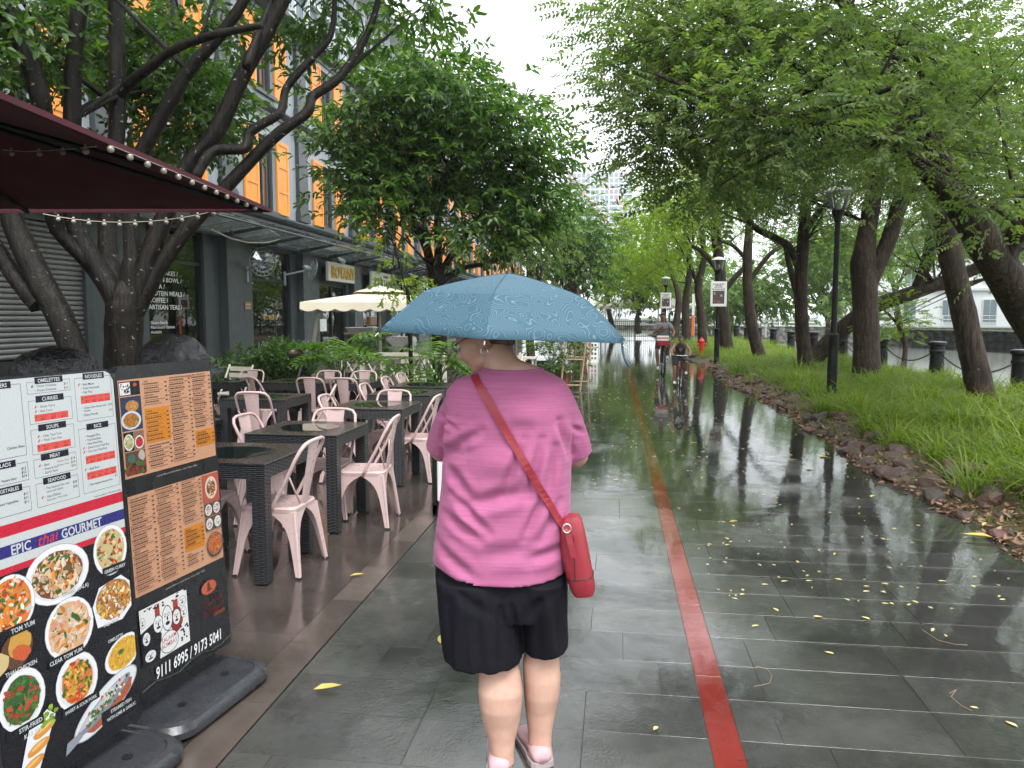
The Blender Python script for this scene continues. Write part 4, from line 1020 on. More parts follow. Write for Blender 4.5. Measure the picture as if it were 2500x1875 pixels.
strip(.418, .552, 1.344, 1.372, ('Vegetarian', 'Chicken', 'Pork', 'Seafood'), ('$11', '$12', '$13', '$13')); item('Claypot Glass Noodle with', .428, 1.326, sz=.0098); b1.text('Prawns', .428, vv(1.315), .0098, tx, .006); item('Extra Noodle', .428, 1.300); price('$19', .556, 1.326, .0105); price('$ 3', .556, 1.306, .0105)
section('RICE', .396, .564, 1.257, 1.028, .432, .532); 
for i, (t, ch) in enumerate((('Pineapple Rice', 0), ('Thai Fried Rice', 0), ('Olive Fried Rice', 0), ('Green Curry Fried Rice', 1), ('Tom Yum Fried Rice', 1))): item(t, .43, 1.224-.0135*i, bool(ch), sz=.0108)
strip(.417, .552, 1.130, 1.158, ('Vegetarian', 'Chicken', 'Pork', 'Seafood'), ('$12', '$13', '$13', '$15')); item('Basil Rice', .43, 1.108, True); strip(.417, .552, 1.074, 1.100, ('Vegetarian', 'Chicken', 'Pork', 'Seafood'), ('$11', '$11', '$11', '$13')); item('Thai Fragrant Steamed Rice', .426, 1.052, sz=.0098); price('$ 2', .556, 1.062, .0105)
b1.text('Prices are subject to 10% service charge', .566, vv(1.006), .0078, tx, .004, 'RIGHT')
# left column, mostly beyond the picture
b1.frame(.03, vv(1.205), .185, vv(1.436), tx); b1.text('Chicken Bites', .180, vv(1.232), .0115, tx, .008, 'RIGHT'); b1.rect(.05, vv(1.425), .150, vv(1.447), hd)
b1.text('STARTERS', .10, vv(1.4295), .0170, W_, .018, 'CENTER', .95)
b1.frame(.03, vv(1.124), .185, vv(1.183), tx); b1.rect(.05, vv(1.175), .142, vv(1.197), hd); b1.text('SALADS', .096, vv(1.18), .0175, W_, .018, 'CENTER', .95)
for i, q in enumerate(('$12', '$12', '$14')): price(q, .178, 1.160-.0125*i)
b1.text('Papaya Salad', .140, vv(1.134), .0105, tx, .006, 'RIGHT')
b1.frame(.03, vv(1.024), .185, vv(1.103), tx); b1.rect(.05, vv(1.095), .157, vv(1.117), hd); b1.text('VEGETABLES', .1035, vv(1.1), .0165, W_, .018, 'CENTER', .9)
for i, q in enumerate(('$11', '$11', '$11')): price(q, .178, 1.078-.0135*i)
b1.text('Mixed Vegetables', .140, vv(1.062), .0105, tx, .006, 'RIGHT')
b1.text('EPIC', .096, vv(.899), .044, W_, .022, sx=.86); b1.text('thai', .192, vv(.897), .054, (.55, .05, .05), .004, shear=.35, rot=.06); b1.text('GOURMET', .288, vv(.899), .044, W_, .022, sx=.84)
G_, Rr, Or, Wh, Br, Ye, Cr = (.05, .13, .03), (.50, .05, .03), (.60, .22, .03), (.68, .62, .52), (.20, .09, .04), (.60, .42, .06), (.62, .45, .30)
b1.dish(.262, vv(.785), .128, .098, [Cr, Br, Cr, Wh, (.45, .30, .18), G_, Or], (.16, .06, .03), n=110)
b1.dish(.492, vv(.80), .078, .092, [Rr, G_, (.50, .42, .20), (.55, .48, .28)], (.48, .40, .20), fill=.80, n=45)
b1.dish(.080, vv(.745), .085, .095, [Or, Rr, (.65, .30, .10), G_, Wh], (.60, .18, .04), fill=.82, n=60)
b1.poly([(.405, vv(.54)), (.39, vv(.62)), (.425, vv(.68)), (.53, vv(.695)), (.569, vv(.66)), (.569, vv(.565)), (.52, vv(.53))], (.70, .70, .74)); b1.dish(.488, vv(.618), .082, .070, [Or, Br, (.45, .22, .06), Ye, (.50, .16, .05), Wh], (.34, .15, .05), (.70, .70, .74), .95, 110)
b1.dish(.288, vv(.588), .100, .104, [(.62, .40, .26), Wh, Or, (.60, .30, .20), G_, Cr], (.60, .36, .20), fill=.82, n=80)
b1.dish(.512, vv(.405), .092, .062, [Or, Ye, (.62, .32, .06), Ye], (.60, .36, .05), fill=.80, n=70, rot=.25); b1.oval(.50, vv(.415), .014, .010, G_, 9, .3)
b1.oval(.085, vv(.60), .055, .060, (.10, .05, .03), 20, .06, -.5); b1.oval(.095, vv(.615), .040, .045, (.50, .28, .06), 18, .08, -.4); b1.oval(.098, vv(.585), .034, .026, (.50, .10, .04), 16, .1, -.4); b1.oval(.02, vv(.575), .035, .035, (.55, .42, .20), 14, .15)
b1.dish(.298, vv(.395), .088, .098, [Or, Rr, Ye, G_, G_, (.60, .25, .08)], (.52, .16, .04), fill=.70, n=70)
b1.dish(.085, vv(.435), .085, .098, [G_, (.03, .09, .03), (.07, .17, .04), Rr, Br], (.04, .10, .03), fill=.74, n=80)
b1.oval(.415, vv(.262), .165, .062, (.30, .30, .32), 26, 0, .42); b1.oval(.415, vv(.262), .160, .058, (.62, .64, .68), 26, 0, .42); b1.oval(.43, vv(.250), .120, .040, (.34, .09, .05), 20, .06, .42)
b1.oval(.405, vv(.262), .140, .030, (.20, .22, .25), 24, 0, .42); b1.oval(.400, vv(.270), .128, .016, (.42, .44, .47), 20, 0, .42); b1.poly([(.285, vv(.215)), (.235, vv(.205)), (.225, vv(.165)), (.262, vv(.178)), (.30, vv(.195))], (.24, .26, .30)); b1.oval(.515, vv(.315), .006, .006, (.02, .02, .02), 10)
for k in range(60):
    t = random.gauss(.5, .22); b1.oval(.30+.21*t+random.gauss(0, .012), vv(.218+.09*t+random.gauss(0, .012)), .008, .005, random.choice([G_, (.04, .12, .03), (.05, .14, .03), (.55, .52, .40), Rr, Wh]), 7, .3, random.uniform(0, 3))
b1.poly([(.03, .01), (.10, .01), (.20, vv(.33)), (.17, vv(.36)), (.10, vv(.33))], (.68, .70, .74))
for k in range(4): b1.oval(.075+.026*k, vv(.165+.045*k), .045, .017, (.58, .25, .05), 16, .05, .25); b1.oval(.075+.026*k, vv(.170+.045*k), .030, .006, (.72, .42, .14), 12, .05, .25)
for k in range(26): b1.oval(.158+random.gauss(0, .018), vv(.335+random.gauss(0, .014)), .010, .007, random.choice([(.18, .30, .03), (.30, .42, .06), (.10, .20, .02)]), 7, .3)
cap = lambda t, u, v, sz=.0195, al='CENTER', r=0: b1.text(t, u, vv(v), sz, W_, .022, al, .88, rot=r)
def capbox(u0, u1, v): b1.rect(u0, vv(v)-.007, u1, vv(v)+.022, BK)
capbox(.445, .565, .722); cap('GREEN CURRY', .503, .722, .0172); cap('CLAMS (LALA)', .325, .705); capbox(.02, .155, .655); cap('TOM YUM', .155, .655, .0215, 'RIGHT'); cap('PAD THAI', .465, .532, .018); capbox(.19, .335, .492); cap('CLEAR TOM YUM', .262, .492)
cap('THAI CHICKEN', .150, .528, .019, 'RIGHT'); cap('OMELETTE', .478, .468, .017); capbox(.225, .385, .303); cap('SWEET & SOUR PORK', .305, .303, .0158); capbox(.02, .155, .332); cap('STIR-FRIED', .150, .332, .0205, 'RIGHT'); cap('KAILAN', .142, .305, .0205, 'RIGHT')
b1.rect(.385, vv(.183), .571, vv(.235), BK); cap('STEAMED FISH', .478, .213, .0178); cap('WITH LIME & GARLIC', .478, .190, .0165)
b1.done()
# --- orange Indian menu
b2o = np.array([-1.843, 2.627, 0])+BD*.072; b2o[2] = .14
b2 = Board('menu_board', 'black menu board with two peach price lists and white phone numbers', b2o, .572, 1.318); b2.body('black_plastic'); Z2 = .14; v2 = lambda z: z-Z2
PE, OG, DK = (.50, .265, .16), (.52, .185, .02), (.05, .03, .025)
b2.rect(.010, v2(1.02), .560, v2(1.405), PE); b2.rect(.012, v2(.548), .560, v2(.950), PE)
b2.rect(.014, v2(1.342), .124, v2(1.398), BK); b2.rect(.017, v2(1.346), .072, v2(1.394), (.62, .62, .62))
for k in range(34): b2.oval(random.uniform(.021, .068), random.uniform(v2(1.350), v2(1.390)), random.uniform(.002, .006), random.uniform(.002, .005), random.choice([BK, BK, (.7, .7, .7)]), 7, .4)
b2.oval(.098, v2(1.383), .010, .008, (.40, .07, .03), 14)
def photo(u0, u1, z0, z1, bg, dishes):
    b2.rect(u0, v2(z0), u1, v2(z1), bg)
    for d in dishes: b2.dish(*d)
photo(.015, .125, 1.205, 1.338, (.03, .04, .08), [(.075, v2(1.30), .035, .022, [Or, Br, (.60, .35, .12)], (.40, .20, .06), (.20, .08, .05), .9, 26), (.065, v2(1.245), .052, .036, [Br, Or, G_, (.55, .20, .05)], (.35, .14, .04), (.50, .58, .70), .75, 44)])
photo(.017, .070, 1.125, 1.20, BK, [(.043, v2(1.16), .026, .032, [(.35, .36, .14), Wh, G_], (.42, .40, .20), (.66, .66, .66), .8, 26)]); photo(.072, .125, 1.125, 1.20, (.20, .12, .08), [(.098, v2(1.155), .024, .026, [Rr, (.35, .02, .03)], (.40, .03, .04), (.66, .6, .6), .75, 20)])
b2.rect(.018, v2(1.03), .126, v2(1.122), (.10, .05, .04)); b2.oval(.050, v2(1.095), .020, .018, (.05, .12, .10), 14); b2.oval(.105, v2(1.10), .018, .022, (.40, .35, .32), 14)
for k in range(44): b2.oval(random.uniform(.022, .12), random.uniform(v2(1.035), v2(1.08)), random.uniform(.006, .014), random.uniform(.004, .009), random.choice([(.14, .02, .015), (.22, .04, .03), (.05, .02, .02), G_]), 7, .35, random.uniform(0, 3))
b2.rect(.140, v2(1.142), .280, v2(1.280), OG); b2.rect(.432, v2(1.078), .560, v2(1.150), OG); b2.rect(.312, v2(.640), .440, v2(.745), OG)
def column(u0, u1, ztop, zbot, heads):
    """price list too small to read in the photograph: headings, then rows of fine print as bars"""
    z = ztop; step = .0088; hs = dict(heads)
    k = 0
    while z > zbot:
        h = next((t for zz, t in heads if abs(zz-z) < step*.5), None)
        if h: z -= .003; b2.text(h, u0, v2(z), .0090, DK, .014, sx=.78); z -= step*1.05; k = 0; continue
        u = u0
        L = random.uniform(.45, .78)*(u1-u0) if k % 2 == 0 else random.uniform(.6, .95)*(u1-u0)
        hh = .0042 if k % 2 == 0 else .0028
        while u < u0+L-.004:
            wd = random.uniform(.005, .014); b2.rect(u, v2(z), min(u+wd, u0+L), v2(z)+hh, DK if k % 2 == 0 else (.22, .11, .07)); u += wd+.0022
        if k % 2 == 0: b2.rect(u1-.012, v2(z), u1, v2(z)+.0046, DK)
        if random.random() < .3: b2.oval(u0-.0055, v2(z)+.003, .002, .004, random.choice([DK, (.35, .04, .03)]), 7)
        k += 1; z -= step
column(.146, .276, 1.390, 1.295, [(1.390, 'SOUPS'), (1.337, 'SALAD & RAITA')]); column(.148, .274, 1.268, 1.150, [(1.268, 'STARTERS')]); column(.148, .278, 1.128, 1.034, [(1.128, 'TANDOORI DELIGHTS (VEGETARIAN)')])
column(.292, .420, 1.394, 1.034, [(1.394, 'TANDOORI DELIGHTS (NON-VEGETARIAN)'), (1.2356, 'MAIN COURSE - CHICKEN'), (1.10, 'MAIN COURSE - EGGS')]); column(.435, .553, 1.396, 1.16, [(1.396, 'MAIN COURSE - MUTTON'), (1.317, 'MAIN COURSE - SEAFOOD'), (1.2466, 'MAIN COURSE - CURRY')]); column(.440, .553, 1.138, 1.088, [(1.138, 'LUNCH SET MEALS')])
ft = 'Lunch Set Meals are Available Monday - Friday 11.00am - 3.00pm'
b2.text(ft, .300, v2(.998), .0100, (.40, .36, .34), .002, 'CENTER', .95, .2); b2.text(ft, .300, v2(.526), .0100, (.40, .36, .34), .002, 'CENTER', .95, .2)
column(.024, .150, .936, .562, [(.936, 'MAIN COURSE - VEGETARIAN'), (.804, 'NAAN LOVE - WHOLE & BREADS'), (.7248, 'BIRYANI')]); column(.168, .296, .942, .562, [(.890, 'BREADS & RICE'), (.775, 'BOMBAY STREET FOOD'), (.748, 'CHAATS'), (.66, 'ROLLS')]); column(.316, .436, .946, .76, [(.946, 'SALAD PAPAD & CHUTNEY'), (.82, 'DAL & SIDES')]); column(.318, .434, .734, .652, [(.734, 'BEVERAGES')]); column(.320, .420, .628, .575, [(.628, 'DESSERTS')])
photo(.448, .558, .822, .946, (.40, .08, .06), [(.503, v2(.884), .040, .050, [Rr, G_, (.10, .05, .04), Or, Wh], (.20, .08, .05), (.62, .50, .36), .7, 40)])
for i, (u, z) in enumerate(((.475, .787), (.531, .787), (.475, .724), (.531, .724))): photo(u-.026, u+.026, z-.029, z+.029, (.09, .05, .04), [(u, v2(z), .023, .025, [[Br, G_, Rr], [Rr, Br, (.4, .06, .03)], [G_, Rr, Wh], [Wh, (.4, .42, .2), Br]][i], None, (.62, .62, .62), .75, 24)])
b2.oval(.503, v2(.625), .056, .055, (.08, .05, .04), 24); b2.dish(.503, v2(.628), .050, .047, [Rr, Or, Br, (.42, .10, .03)], (.45, .13, .04), (.12, .08, .06), .9, 60)
# generic black and white crowd drawing, emblem and numbers
b2.rect(.016, v2(.262), .292, v2(.495), (.66, .66, .66)); b2.poly([(.016, v2(.262)), (.11, v2(.262)), (.13, v2(.36)), (.09, v2(.42)), (.016, v2(.40))], BK)
b2.rect(.10, v2(.43), .128, v2(.488), (.30, .05, .03)); b2.rect(.205, v2(.43), .235, v2(.47), (.30, .05, .03)); b2.oval(.222, v2(.385), .036, .055, (.22, .03, .03), 16, .08)
for (u, z, a, c) in ((.045, .37, .020, .026), (.115, .405, .026, .034), (.168, .41, .028, .050), (.222, .395, .022, .032), (.06, .295, .030, .022), (.262, .45, .020, .02), (.03, .44, .014, .02), (.265, .40, .016, .022)):
    b2.oval(u, v2(z), a*1.1, c*1.08, BK, 20); b2.oval(u, v2(z), a, c, (.66, .66, .66), 20)
    for sx in (-.4, .3): b2.oval(u+sx*a, v2(z)+c*.3, a*.24, c*.16, BK, 10); b2.oval(u+sx*a, v2(z)+c*.3, a*.17, c*.11, (.66, .66, .66), 10)
    b2.oval(u, v2(z)-c*.42, a*.45, c*.16, BK, 12); b2.oval(u, v2(z)-c*.02, a*.16, c*.2, BK, 8)
b2.oval(.17, v2(.31), .055, .046, BK, 20); b2.oval(.17, v2(.31), .052, .043, (.66, .66, .66), 20); b2.oval(.262, v2(.315), .030, .040, (.66, .66, .66), 16)
for k in range(14): b2.oval(random.uniform(.24, .285), random.uniform(v2(.28), v2(.35)), .006, .005, BK, 8, .2)
for k in range(26): b2.oval(random.uniform(.02, .285), random.uniform(v2(.47), v2(.492)), random.uniform(.004, .010), random.uniform(.002, .006), random.choice([BK, (.66, .66, .66)]), 8, .3)
b2.text('SALAAM', .17, v2(.318), .026, (.35, .05, .07), .004, 'CENTER', .9, rot=.04); b2.text('BOMBAY', .17, v2(.294), .026, (.35, .05, .07), .004, 'CENTER', .9, rot=.04)
b2.oval(.437, v2(.447), .052, .031, (.30, .06, .03), 26); b2.oval(.437, v2(.447), .048, .028, (.42, .10, .06), 26); b2.oval(.437, v2(.450), .010, .019, (.12, .03, .02), 12, .3); b2.oval(.437, v2(.435), .020, .006, (.12, .03, .02), 12, .3)
b2.text('SALAAM', .385, v2(.368), .043, (.10, .018, .024), .006, sx=.86); b2.text('BOMBAY', .382, v2(.325), .043, (.10, .018, .024), .006, sx=.86); b2.text('EXPRESS', .455, v2(.305), .024, (.36, .08, .02), .006, sx=.9)
b2.text('9111 6995 / 9173 5041', .290, v2(.188), .068, (.76, .78, .78), .018, 'CENTER', .66, .12)
b2.done()
wr = MB(); wr.b2((0, 0, 0), (0, 0, 0)); wr = MB(); pts_ = [tuple(b2.P(.572*k/8, .03+.012*math.sin(k*1.7), .004)) for k in range(9)]; wr.tube(pts_, .006, 6); wr.build('curled_film_edge', 'bin_bag', b2.t)

# ------------------------------------------------------------------ rain-covered pedestal fans behind the boards
def bagged(label, px, py, Y, wpx, hpx, seed):
    c = at_y(px, py, Y); d = math.hypot(c[0], Y); rw = wpx/2*d/FPX; rh = hpx*d/FPX
    t = thing('covered_fan', label, 'fan', (c[0], c[1], 0)); r = random.Random(seed); bm = bmesh.new(); bmesh.ops.create_icosphere(bm, subdivisions=4, radius=1)
    for v in bm.verts:
        p = v.co.copy(); a = math.atan2(p.y, p.x); k = 1+.07*math.sin(5*a+seed)+.05*math.sin(11*a+2*p.z*3+seed)+.04*math.sin(3*p.x*4+seed*2)
        z = p.z*rh
        if p.z < -.2: k *= 1-.55*(-.2-p.z); z = -.2*rh-(-.2-p.z)*rh*1.8
        v.co = Vector((p.x*rw*k, p.y*rw*.6*k, z*(1+.05*math.sin(4*a+seed))))
    me = bpy.data.meshes.new('plastic_cover'); bm.to_mesh(me); bm.free(); smooth_me(me); me.transform(Matrix.Translation((c[0], c[1], c[2]))); link('plastic_cover', me, 'bin_bag', t)
    mb = MB(); mb.tube([(c[0], c[1], .05), (c[0], c[1], c[2]-rh*.5)], .025, 8); mb.build('pole', 'black_metal', t); mb = MB(); mb.lathe([(.22, 0), (.22, .02), (.05, .06)], (c[0], c[1], 0), 20); mb.build('base', 'black_metal', t)
bagged('fan under a black plastic bag behind the orange menu board', 424, 880, 4.1, 152, 58, 1)
bagged('fan under a slack black plastic bag behind the white menu board', 135, 905, 3.6, 185, 50, 4)

# ------------------------------------------------------------------ parasols
def canopy_grid(mb, cx, cy, zedge, zap, hx, hy, rot, n=10, sag=.10, hole=0.0):
    """square cloth canopy, hip ridges along the diagonals, panels sagging between"""
    ca, sa = math.cos(rot), math.sin(rot); N = 2*n; V = []
    for j in range(N+1):
        for i in range(N+1):
            x, y = -1+i/n, -1+j/n; m_ = max(abs(x), abs(y)); k = 1-m_
            mn = min(abs(x), abs(y))/(m_+1e-6); z = zedge+(zap-zedge)*k-sag*(1-mn**2)*m_*(1-m_)*1.4
            X, Y = x*hx*(1-.02*(1-mn)*m_), y*hy*(1-.02*(1-mn)*m_); V.append((cx+X*ca-Y*sa, cy+X*sa+Y*ca, z))
    F = [(j*(N+1)+i, j*(N+1)+i+1, (j+1)*(N+1)+i+1, (j+1)*(N+1)+i) for j in range(N) for i in range(N)]
    mb.add(V, F)
pm_ = thing('parasol', 'maroon square parasol hung with a string of bulbs above the menu boards', 'parasol', (-3.72, 3.35, 0))
tipA = at_y(662, 509, 4.80); zt = tipA[2]; rotp = R(7)
cxp, cyp, hp = tipA[0]-1.55*math.cos(rotp)+1.55*math.sin(rotp)*1, tipA[1]-1.55*math.cos(rotp)-1.55*math.sin(rotp), 1.55
mb = MB(); RISE = .44; canopy_grid(mb, cxp, cyp, zt, zt+RISE, hp, hp, rotp, 10, .04); o = mb.build('canopy', 'maroon_cloth', pm_, smooth=60)
sm = o.modifiers.new('thick', 'SOLIDIFY'); sm.thickness = .004
ca, sa = math.cos(rotp), math.sin(rotp); W2 = lambda x, y, z: (cxp+x*ca-y*sa, cyp+x*sa+y*ca, z)
mb = MB()
for k in range(4):
    a, b = [((-1, -1), (1, -1)), ((1, -1), (1, 1)), ((1, 1), (-1, 1)), ((-1, 1), (-1, -1))][k]
    N = 24; P0 = [W2((a[0]+(b[0]-a[0])*i/N)*hp*(1.002), (a[1]+(b[1]-a[1])*i/N)*hp*1.002, zt-.002) for i in range(N+1)]
    mb.add(P0+[(p[0], p[1], p[2]-.022) for p in P0], [(i, i+1, N+2+i, N+1+i) for i in range(N)])
mb.build('hem', 'maroon_cloth', pm_)
for x, y in ((1, 1), (1, -1), (-1, 1), (-1, -1), (0, 1), (1, 0), (0, -1), (-1, 0)):
    mb = MB(); q = .97; mb.tube([W2(x*hp*q, y*hp*q, zt-.02+RISE*(1-q)-.02), W2(0, 0, zt+RISE-.05)], .014, 6); mb.build('rib', 'black_metal', pm_)
mb = MB(); mb.tube([W2(0, 0, .04), W2(0, 0, zt+RISE-.02)], .03, 10); mb.build('pole', 'black_metal', pm_); mb = MB(); mb.box(W2(0, 0, .03), (.6, .6, .06), rotp); mb.build('base', 'black_metal', pm_)
# string lights: cord with round bulbs, slung from rib to rib under the cloth
sl = thing('light_string', 'string of clear round bulbs slung beneath the maroon parasol', 'string lights', W2(hp*.9, hp*.9, zt))
def slung(a, b, n, sag):
    return [tuple(np.array(a)*(1-t)+np.array(b)*t-np.array([0, 0, sag*4*t*(1-t)])) for t in [k/n for k in range(n+1)]]
cord = MB(); bulbs = []
zu = lambda x, y: zt+RISE*(1-max(abs(x), abs(y))/hp)-.05
edge_r = [W2(hp*.985, hp*(1-2*t)*.985, zt-.015) for t in np.linspace(0.02, .62, 13)]
cord.tube(edge_r, .0022, 4); bulbs += edge_r[1:]
from mathutils.bvhtree import BVHTree as _BV
_cm = MB(); canopy_grid(_cm, cxp, cyp, zt, zt+RISE, hp, hp, rotp, 10, .04); _cb = _BV.FromPolygons([Vector(v) for v in _cm.v], _cm.f)
def under(px, py):
    h_ = _cb.ray_cast(Vector((0, 0, CAM_H)), Vector(ray(px, py)).normalized()); return np.array(h_[0])-np.array([0, 0, .035]) if h_[0] else None
_q = [under(*q) for q in ((5, 350), (27, 351), (60, 354), (95, 352), (125, 351), (152, 348), (180, 345), (208, 340), (235, 335))]; _q = [q for q in _q if q is not None]
if len(_q) > 2: cord.tube([tuple(q) for q in _q], .0022, 4); bulbs += [tuple(q) for q in _q[1::2]]
seg = slung(at_y(105, 522, 4.78), at_y(560, 506, 4.78), 12, .075); cord.tube(seg, .0022, 4); bulbs += seg[1:-1]
cord.build('cord', 'cream_pole', sl)
bmb = MB(); bmb.ell((0, 0, -.016), (.0145, .0145, .0145), 12, 9); bmb.cyl((0, 0, 0), .007, .014, 8); bme = bmb.mesh('bulb', True)
for q in bulbs: o = link('bulb', bme, 'bulb_glass', sl); o.location = tuple(q); 
# cream cafe parasol with scalloped valance
cp_ = thing('parasol', 'cream square parasol with scalloped valance over the cream terrace seats', 'parasol', (-6.0, 15.6, 0))
L0 = at_y(691, 742, 13.6); R0_ = at_y(948, 752, 13.3); top_ = at_y(915, 708, 14.6)
zc = 1.90; cx_, cy_, hh = -5.55, 15.0, 1.5; rc = R(22)
cx_, cy_ = top_[0], 14.9
mb = MB(); canopy_grid(mb, cx_, cy_, zc, zc+.25, hh, hh, rc, 8, .03); o = mb.build('canopy', 'cream_cloth', cp_, smooth=60); o.modifiers.new('thick', 'SOLIDIFY').thickness = .005
mb = MB(); canopy_grid(mb, cx_, cy_, zc+.22, zc+.36, .50, .50, rc, 5, .01); o = mb.build('vent_cap', 'cream_cloth', cp_, smooth=60); o.modifiers.new('thick', 'SOLIDIFY').thickness = .005
ca, sa = math.cos(rc), math.sin(rc); W3 = lambda x, y, z: (cx_+x*ca-y*sa, cy_+x*sa+y*ca, z)
mb = MB()
for a, b in (((-1, -1), (1, -1)), ((1, -1), (1, 1)), ((1, 1), (-1, 1)), ((-1, 1), (-1, -1))):
    N = 60; T_, B_ = [], []
    for i in range(N+1):
        x, y = (a[0]+(b[0]-a[0])*i/N)*hh*1.003, (a[1]+(b[1]-a[1])*i/N)*hh*1.003; T_.append(W3(x, y, zc)); B_.append(W3(x*1.004, y*1.004, zc-.12-.045*abs(math.sin(PI*10*i/N))))
    mb.add(T_+B_, [(i, i+1, N+2+i, N+1+i) for i in range(N)])
mb.build('valance', 'cream_cloth', cp_)
mb = MB(); mb.tube([W3(0, 0, .05), W3(0, 0, zc+.26)], .03, 10); mb.build('pole', 'cream_pole', cp_)
for k in range(4): mb = MB(); x, y = [(1, 1), (1, -1), (-1, 1), (-1, -1)][k]; mb.tube([W3(x*hh*.97, y*hh*.97, zc-.01), W3(0, 0, zc+.20)], .016, 6); mb.build('rib', 'cream_pole', cp_)
mb = MB(); q0, q1 = at_y(764, 852, 13.9), at_y(775, 765, 13.9); mb.tube([(q0[0]-.02, q0[1], .05), tuple(q0), tuple(q1), W3(-.3, -.3, zc+.12)], .04, 8); mb.build('side_post', 'cream_pole', cp_)
mb = MB(); mb.box(W3(0, 0, .03), (.7, .7, .06), rc); mb.b2((q0[0]-.3, q0[1]-.3, .0), (q0[0]+.3, q0[1]+.3, .06)); mb.build('base', 'cream_pole', cp_)
# ------------------------------------------------------------------ trees: limbs traced in space, crowns of leaf sprays
def limb_pts(pts, Y=None, n=5):
    """(px, py, [Y,] width px) -> smooth list of world points and radii"""
    P = []
    for q in pts:
        y = Y if len(q) == 3 else q[2]; w_ = q[-1]; p = at_y(q[0], q[1], y); dep = float(np.dot(p-np.array([0, 0, CAM_H]), _f)); P.append((*p, w_*dep/FPX/2))
    return smooth_pts(P, n)
def smooth_pts(P, n=5):
    P = [np.array(q, float) for q in P]; out_ = []
    for i in range(len(P)-1):
        p0, p1, p2, p3 = P[max(i-1, 0)], P[i], P[i+1], P[min(i+2, len(P)-1)]
        for k in range(n):
            t = k/n; out_.append(.5*((2*p1)+(-p0+p2)*t+(2*p0-5*p1+4*p2-p3)*t*t+(-p0+3*p1-3*p2+p3)*t**3))
    out_.append(P[-1]); return out_
def rough_tube(mb, pts, n=10, wob=.05):
    if n < 10: mb.tube([q[:3] for q in pts], [max(.004, q[3]) for q in pts], n, True, wob=wob); return
    n = n*2; o = len(mb.v); mb.tube([q[:3] for q in pts], [max(.004, q[3]) for q in pts], n, True)
    rid = np.random.default_rng(int(abs(pts[0][0])*977+abs(pts[0][2])*131+len(pts))); ph = rid.uniform(-1, 1, n); dr = rid.uniform(-1, 1, (len(pts), n))
    for i in range(len(pts)):
        ph = ph*.86+dr[i]*.34; c = np.array(pts[i][:3]); knot = 1+.02*math.sin(i*1.3+ph[0])
        for j in range(n):
            k = o+i*n+j; v = np.array(mb.v[k]); mb.v[k] = tuple(c+(v-c)*(knot+.055*float(np.clip(ph[j], -1.6, 1.6))))
def unit(n):
    v = rng.normal(size=(n, 3)); return v/np.linalg.norm(v, axis=1)[:, None]
def foliage(blobs, kind, scale=(.8, 1.2), droop=.25, cl_r=.38, per=16, up=.35):
    """blobs: (centre, radii, sprays). Sprays gather in clumps near the shell of each blob, leaving gaps between clumps."""
    Ps, Ds = [], []
    for c, r, n in blobs:
        c, r = np.array(c, float), np.array(r, float); m = max(1, n//per)
        d = unit(m); rad = rng.random(m)**.42; cc = c+d*rad[:, None]*r
        k = rng.integers(0, m, n); g = rng.normal(size=(n, 3))*cl_r*np.array([1, 1, .6])
        p = cc[k]+g; dirs = d[k]*.7+g/cl_r*.45+unit(n)*.45; dirs[:, 2] = dirs[:, 2]*.5-droop+up*rng.random(n)*.5
        Ps.append(p); Ds.append(dirs)
    P, D = np.concatenate(Ps), np.concatenate(Ds)
    keep = P[:, 2] > .35; P, D = P[keep], D[keep]
    return scatter(SPRAY[kind], P, frames(D, rng.normal(0, .5, len(P))), rng.uniform(scale[0], scale[1], len(P)))
def tree(name, label, base, limbs, blobs, kind, leafmat, barkmat, group=None, twigs=14, scale=(.8, 1.2), droop=.25, cl_r=.38, per=16, tube_n=10):
    t = thing(name, label, 'tree', base, group); mb = MB()
    for L in limbs: rough_tube(mb, L, tube_n)
    ends = [np.array(L[-1]) for L in limbs]+[np.array(L[len(L)*2//3]) for L in limbs]
    for c, r, n in blobs:
        for k in range(twigs):
            tgt = np.array(c)+unit(1)[0]*np.array(r)*random.uniform(.4, .9); e = min(random.sample(ends, min(4, len(ends))), key=lambda q: np.linalg.norm(q[:3]-tgt)); a = e[:3]
            mid = (a+tgt)/2+rng.normal(0, .18, 3)*np.array([1, 1, .6])+np.array([0, 0, .12]); r0 = min(.035, max(.008, e[3]*.5))
            rough_tube(mb, smooth_pts([(*a, r0), (*mid, r0*.6), (*tgt, .004)], 4), 5, .03)
    mb.build('trunk', barkmat, t, smooth=True)
    V, F = foliage(blobs, kind, scale, droop, cl_r, per)
    cr = link('crown', fast_mesh('crown', V, F), leafmat, t); cr['kind'] = 'stuff'; return t
def pb(px, py, Y, rpx, rpy, ry, n):
    """foliage blob given by its place and size in the photograph at distance Y"""
    c = at_y(px, py, Y); d = Y/_f[1]; return (c, (rpx*d/FPX, ry, rpy*d/FPX), n)
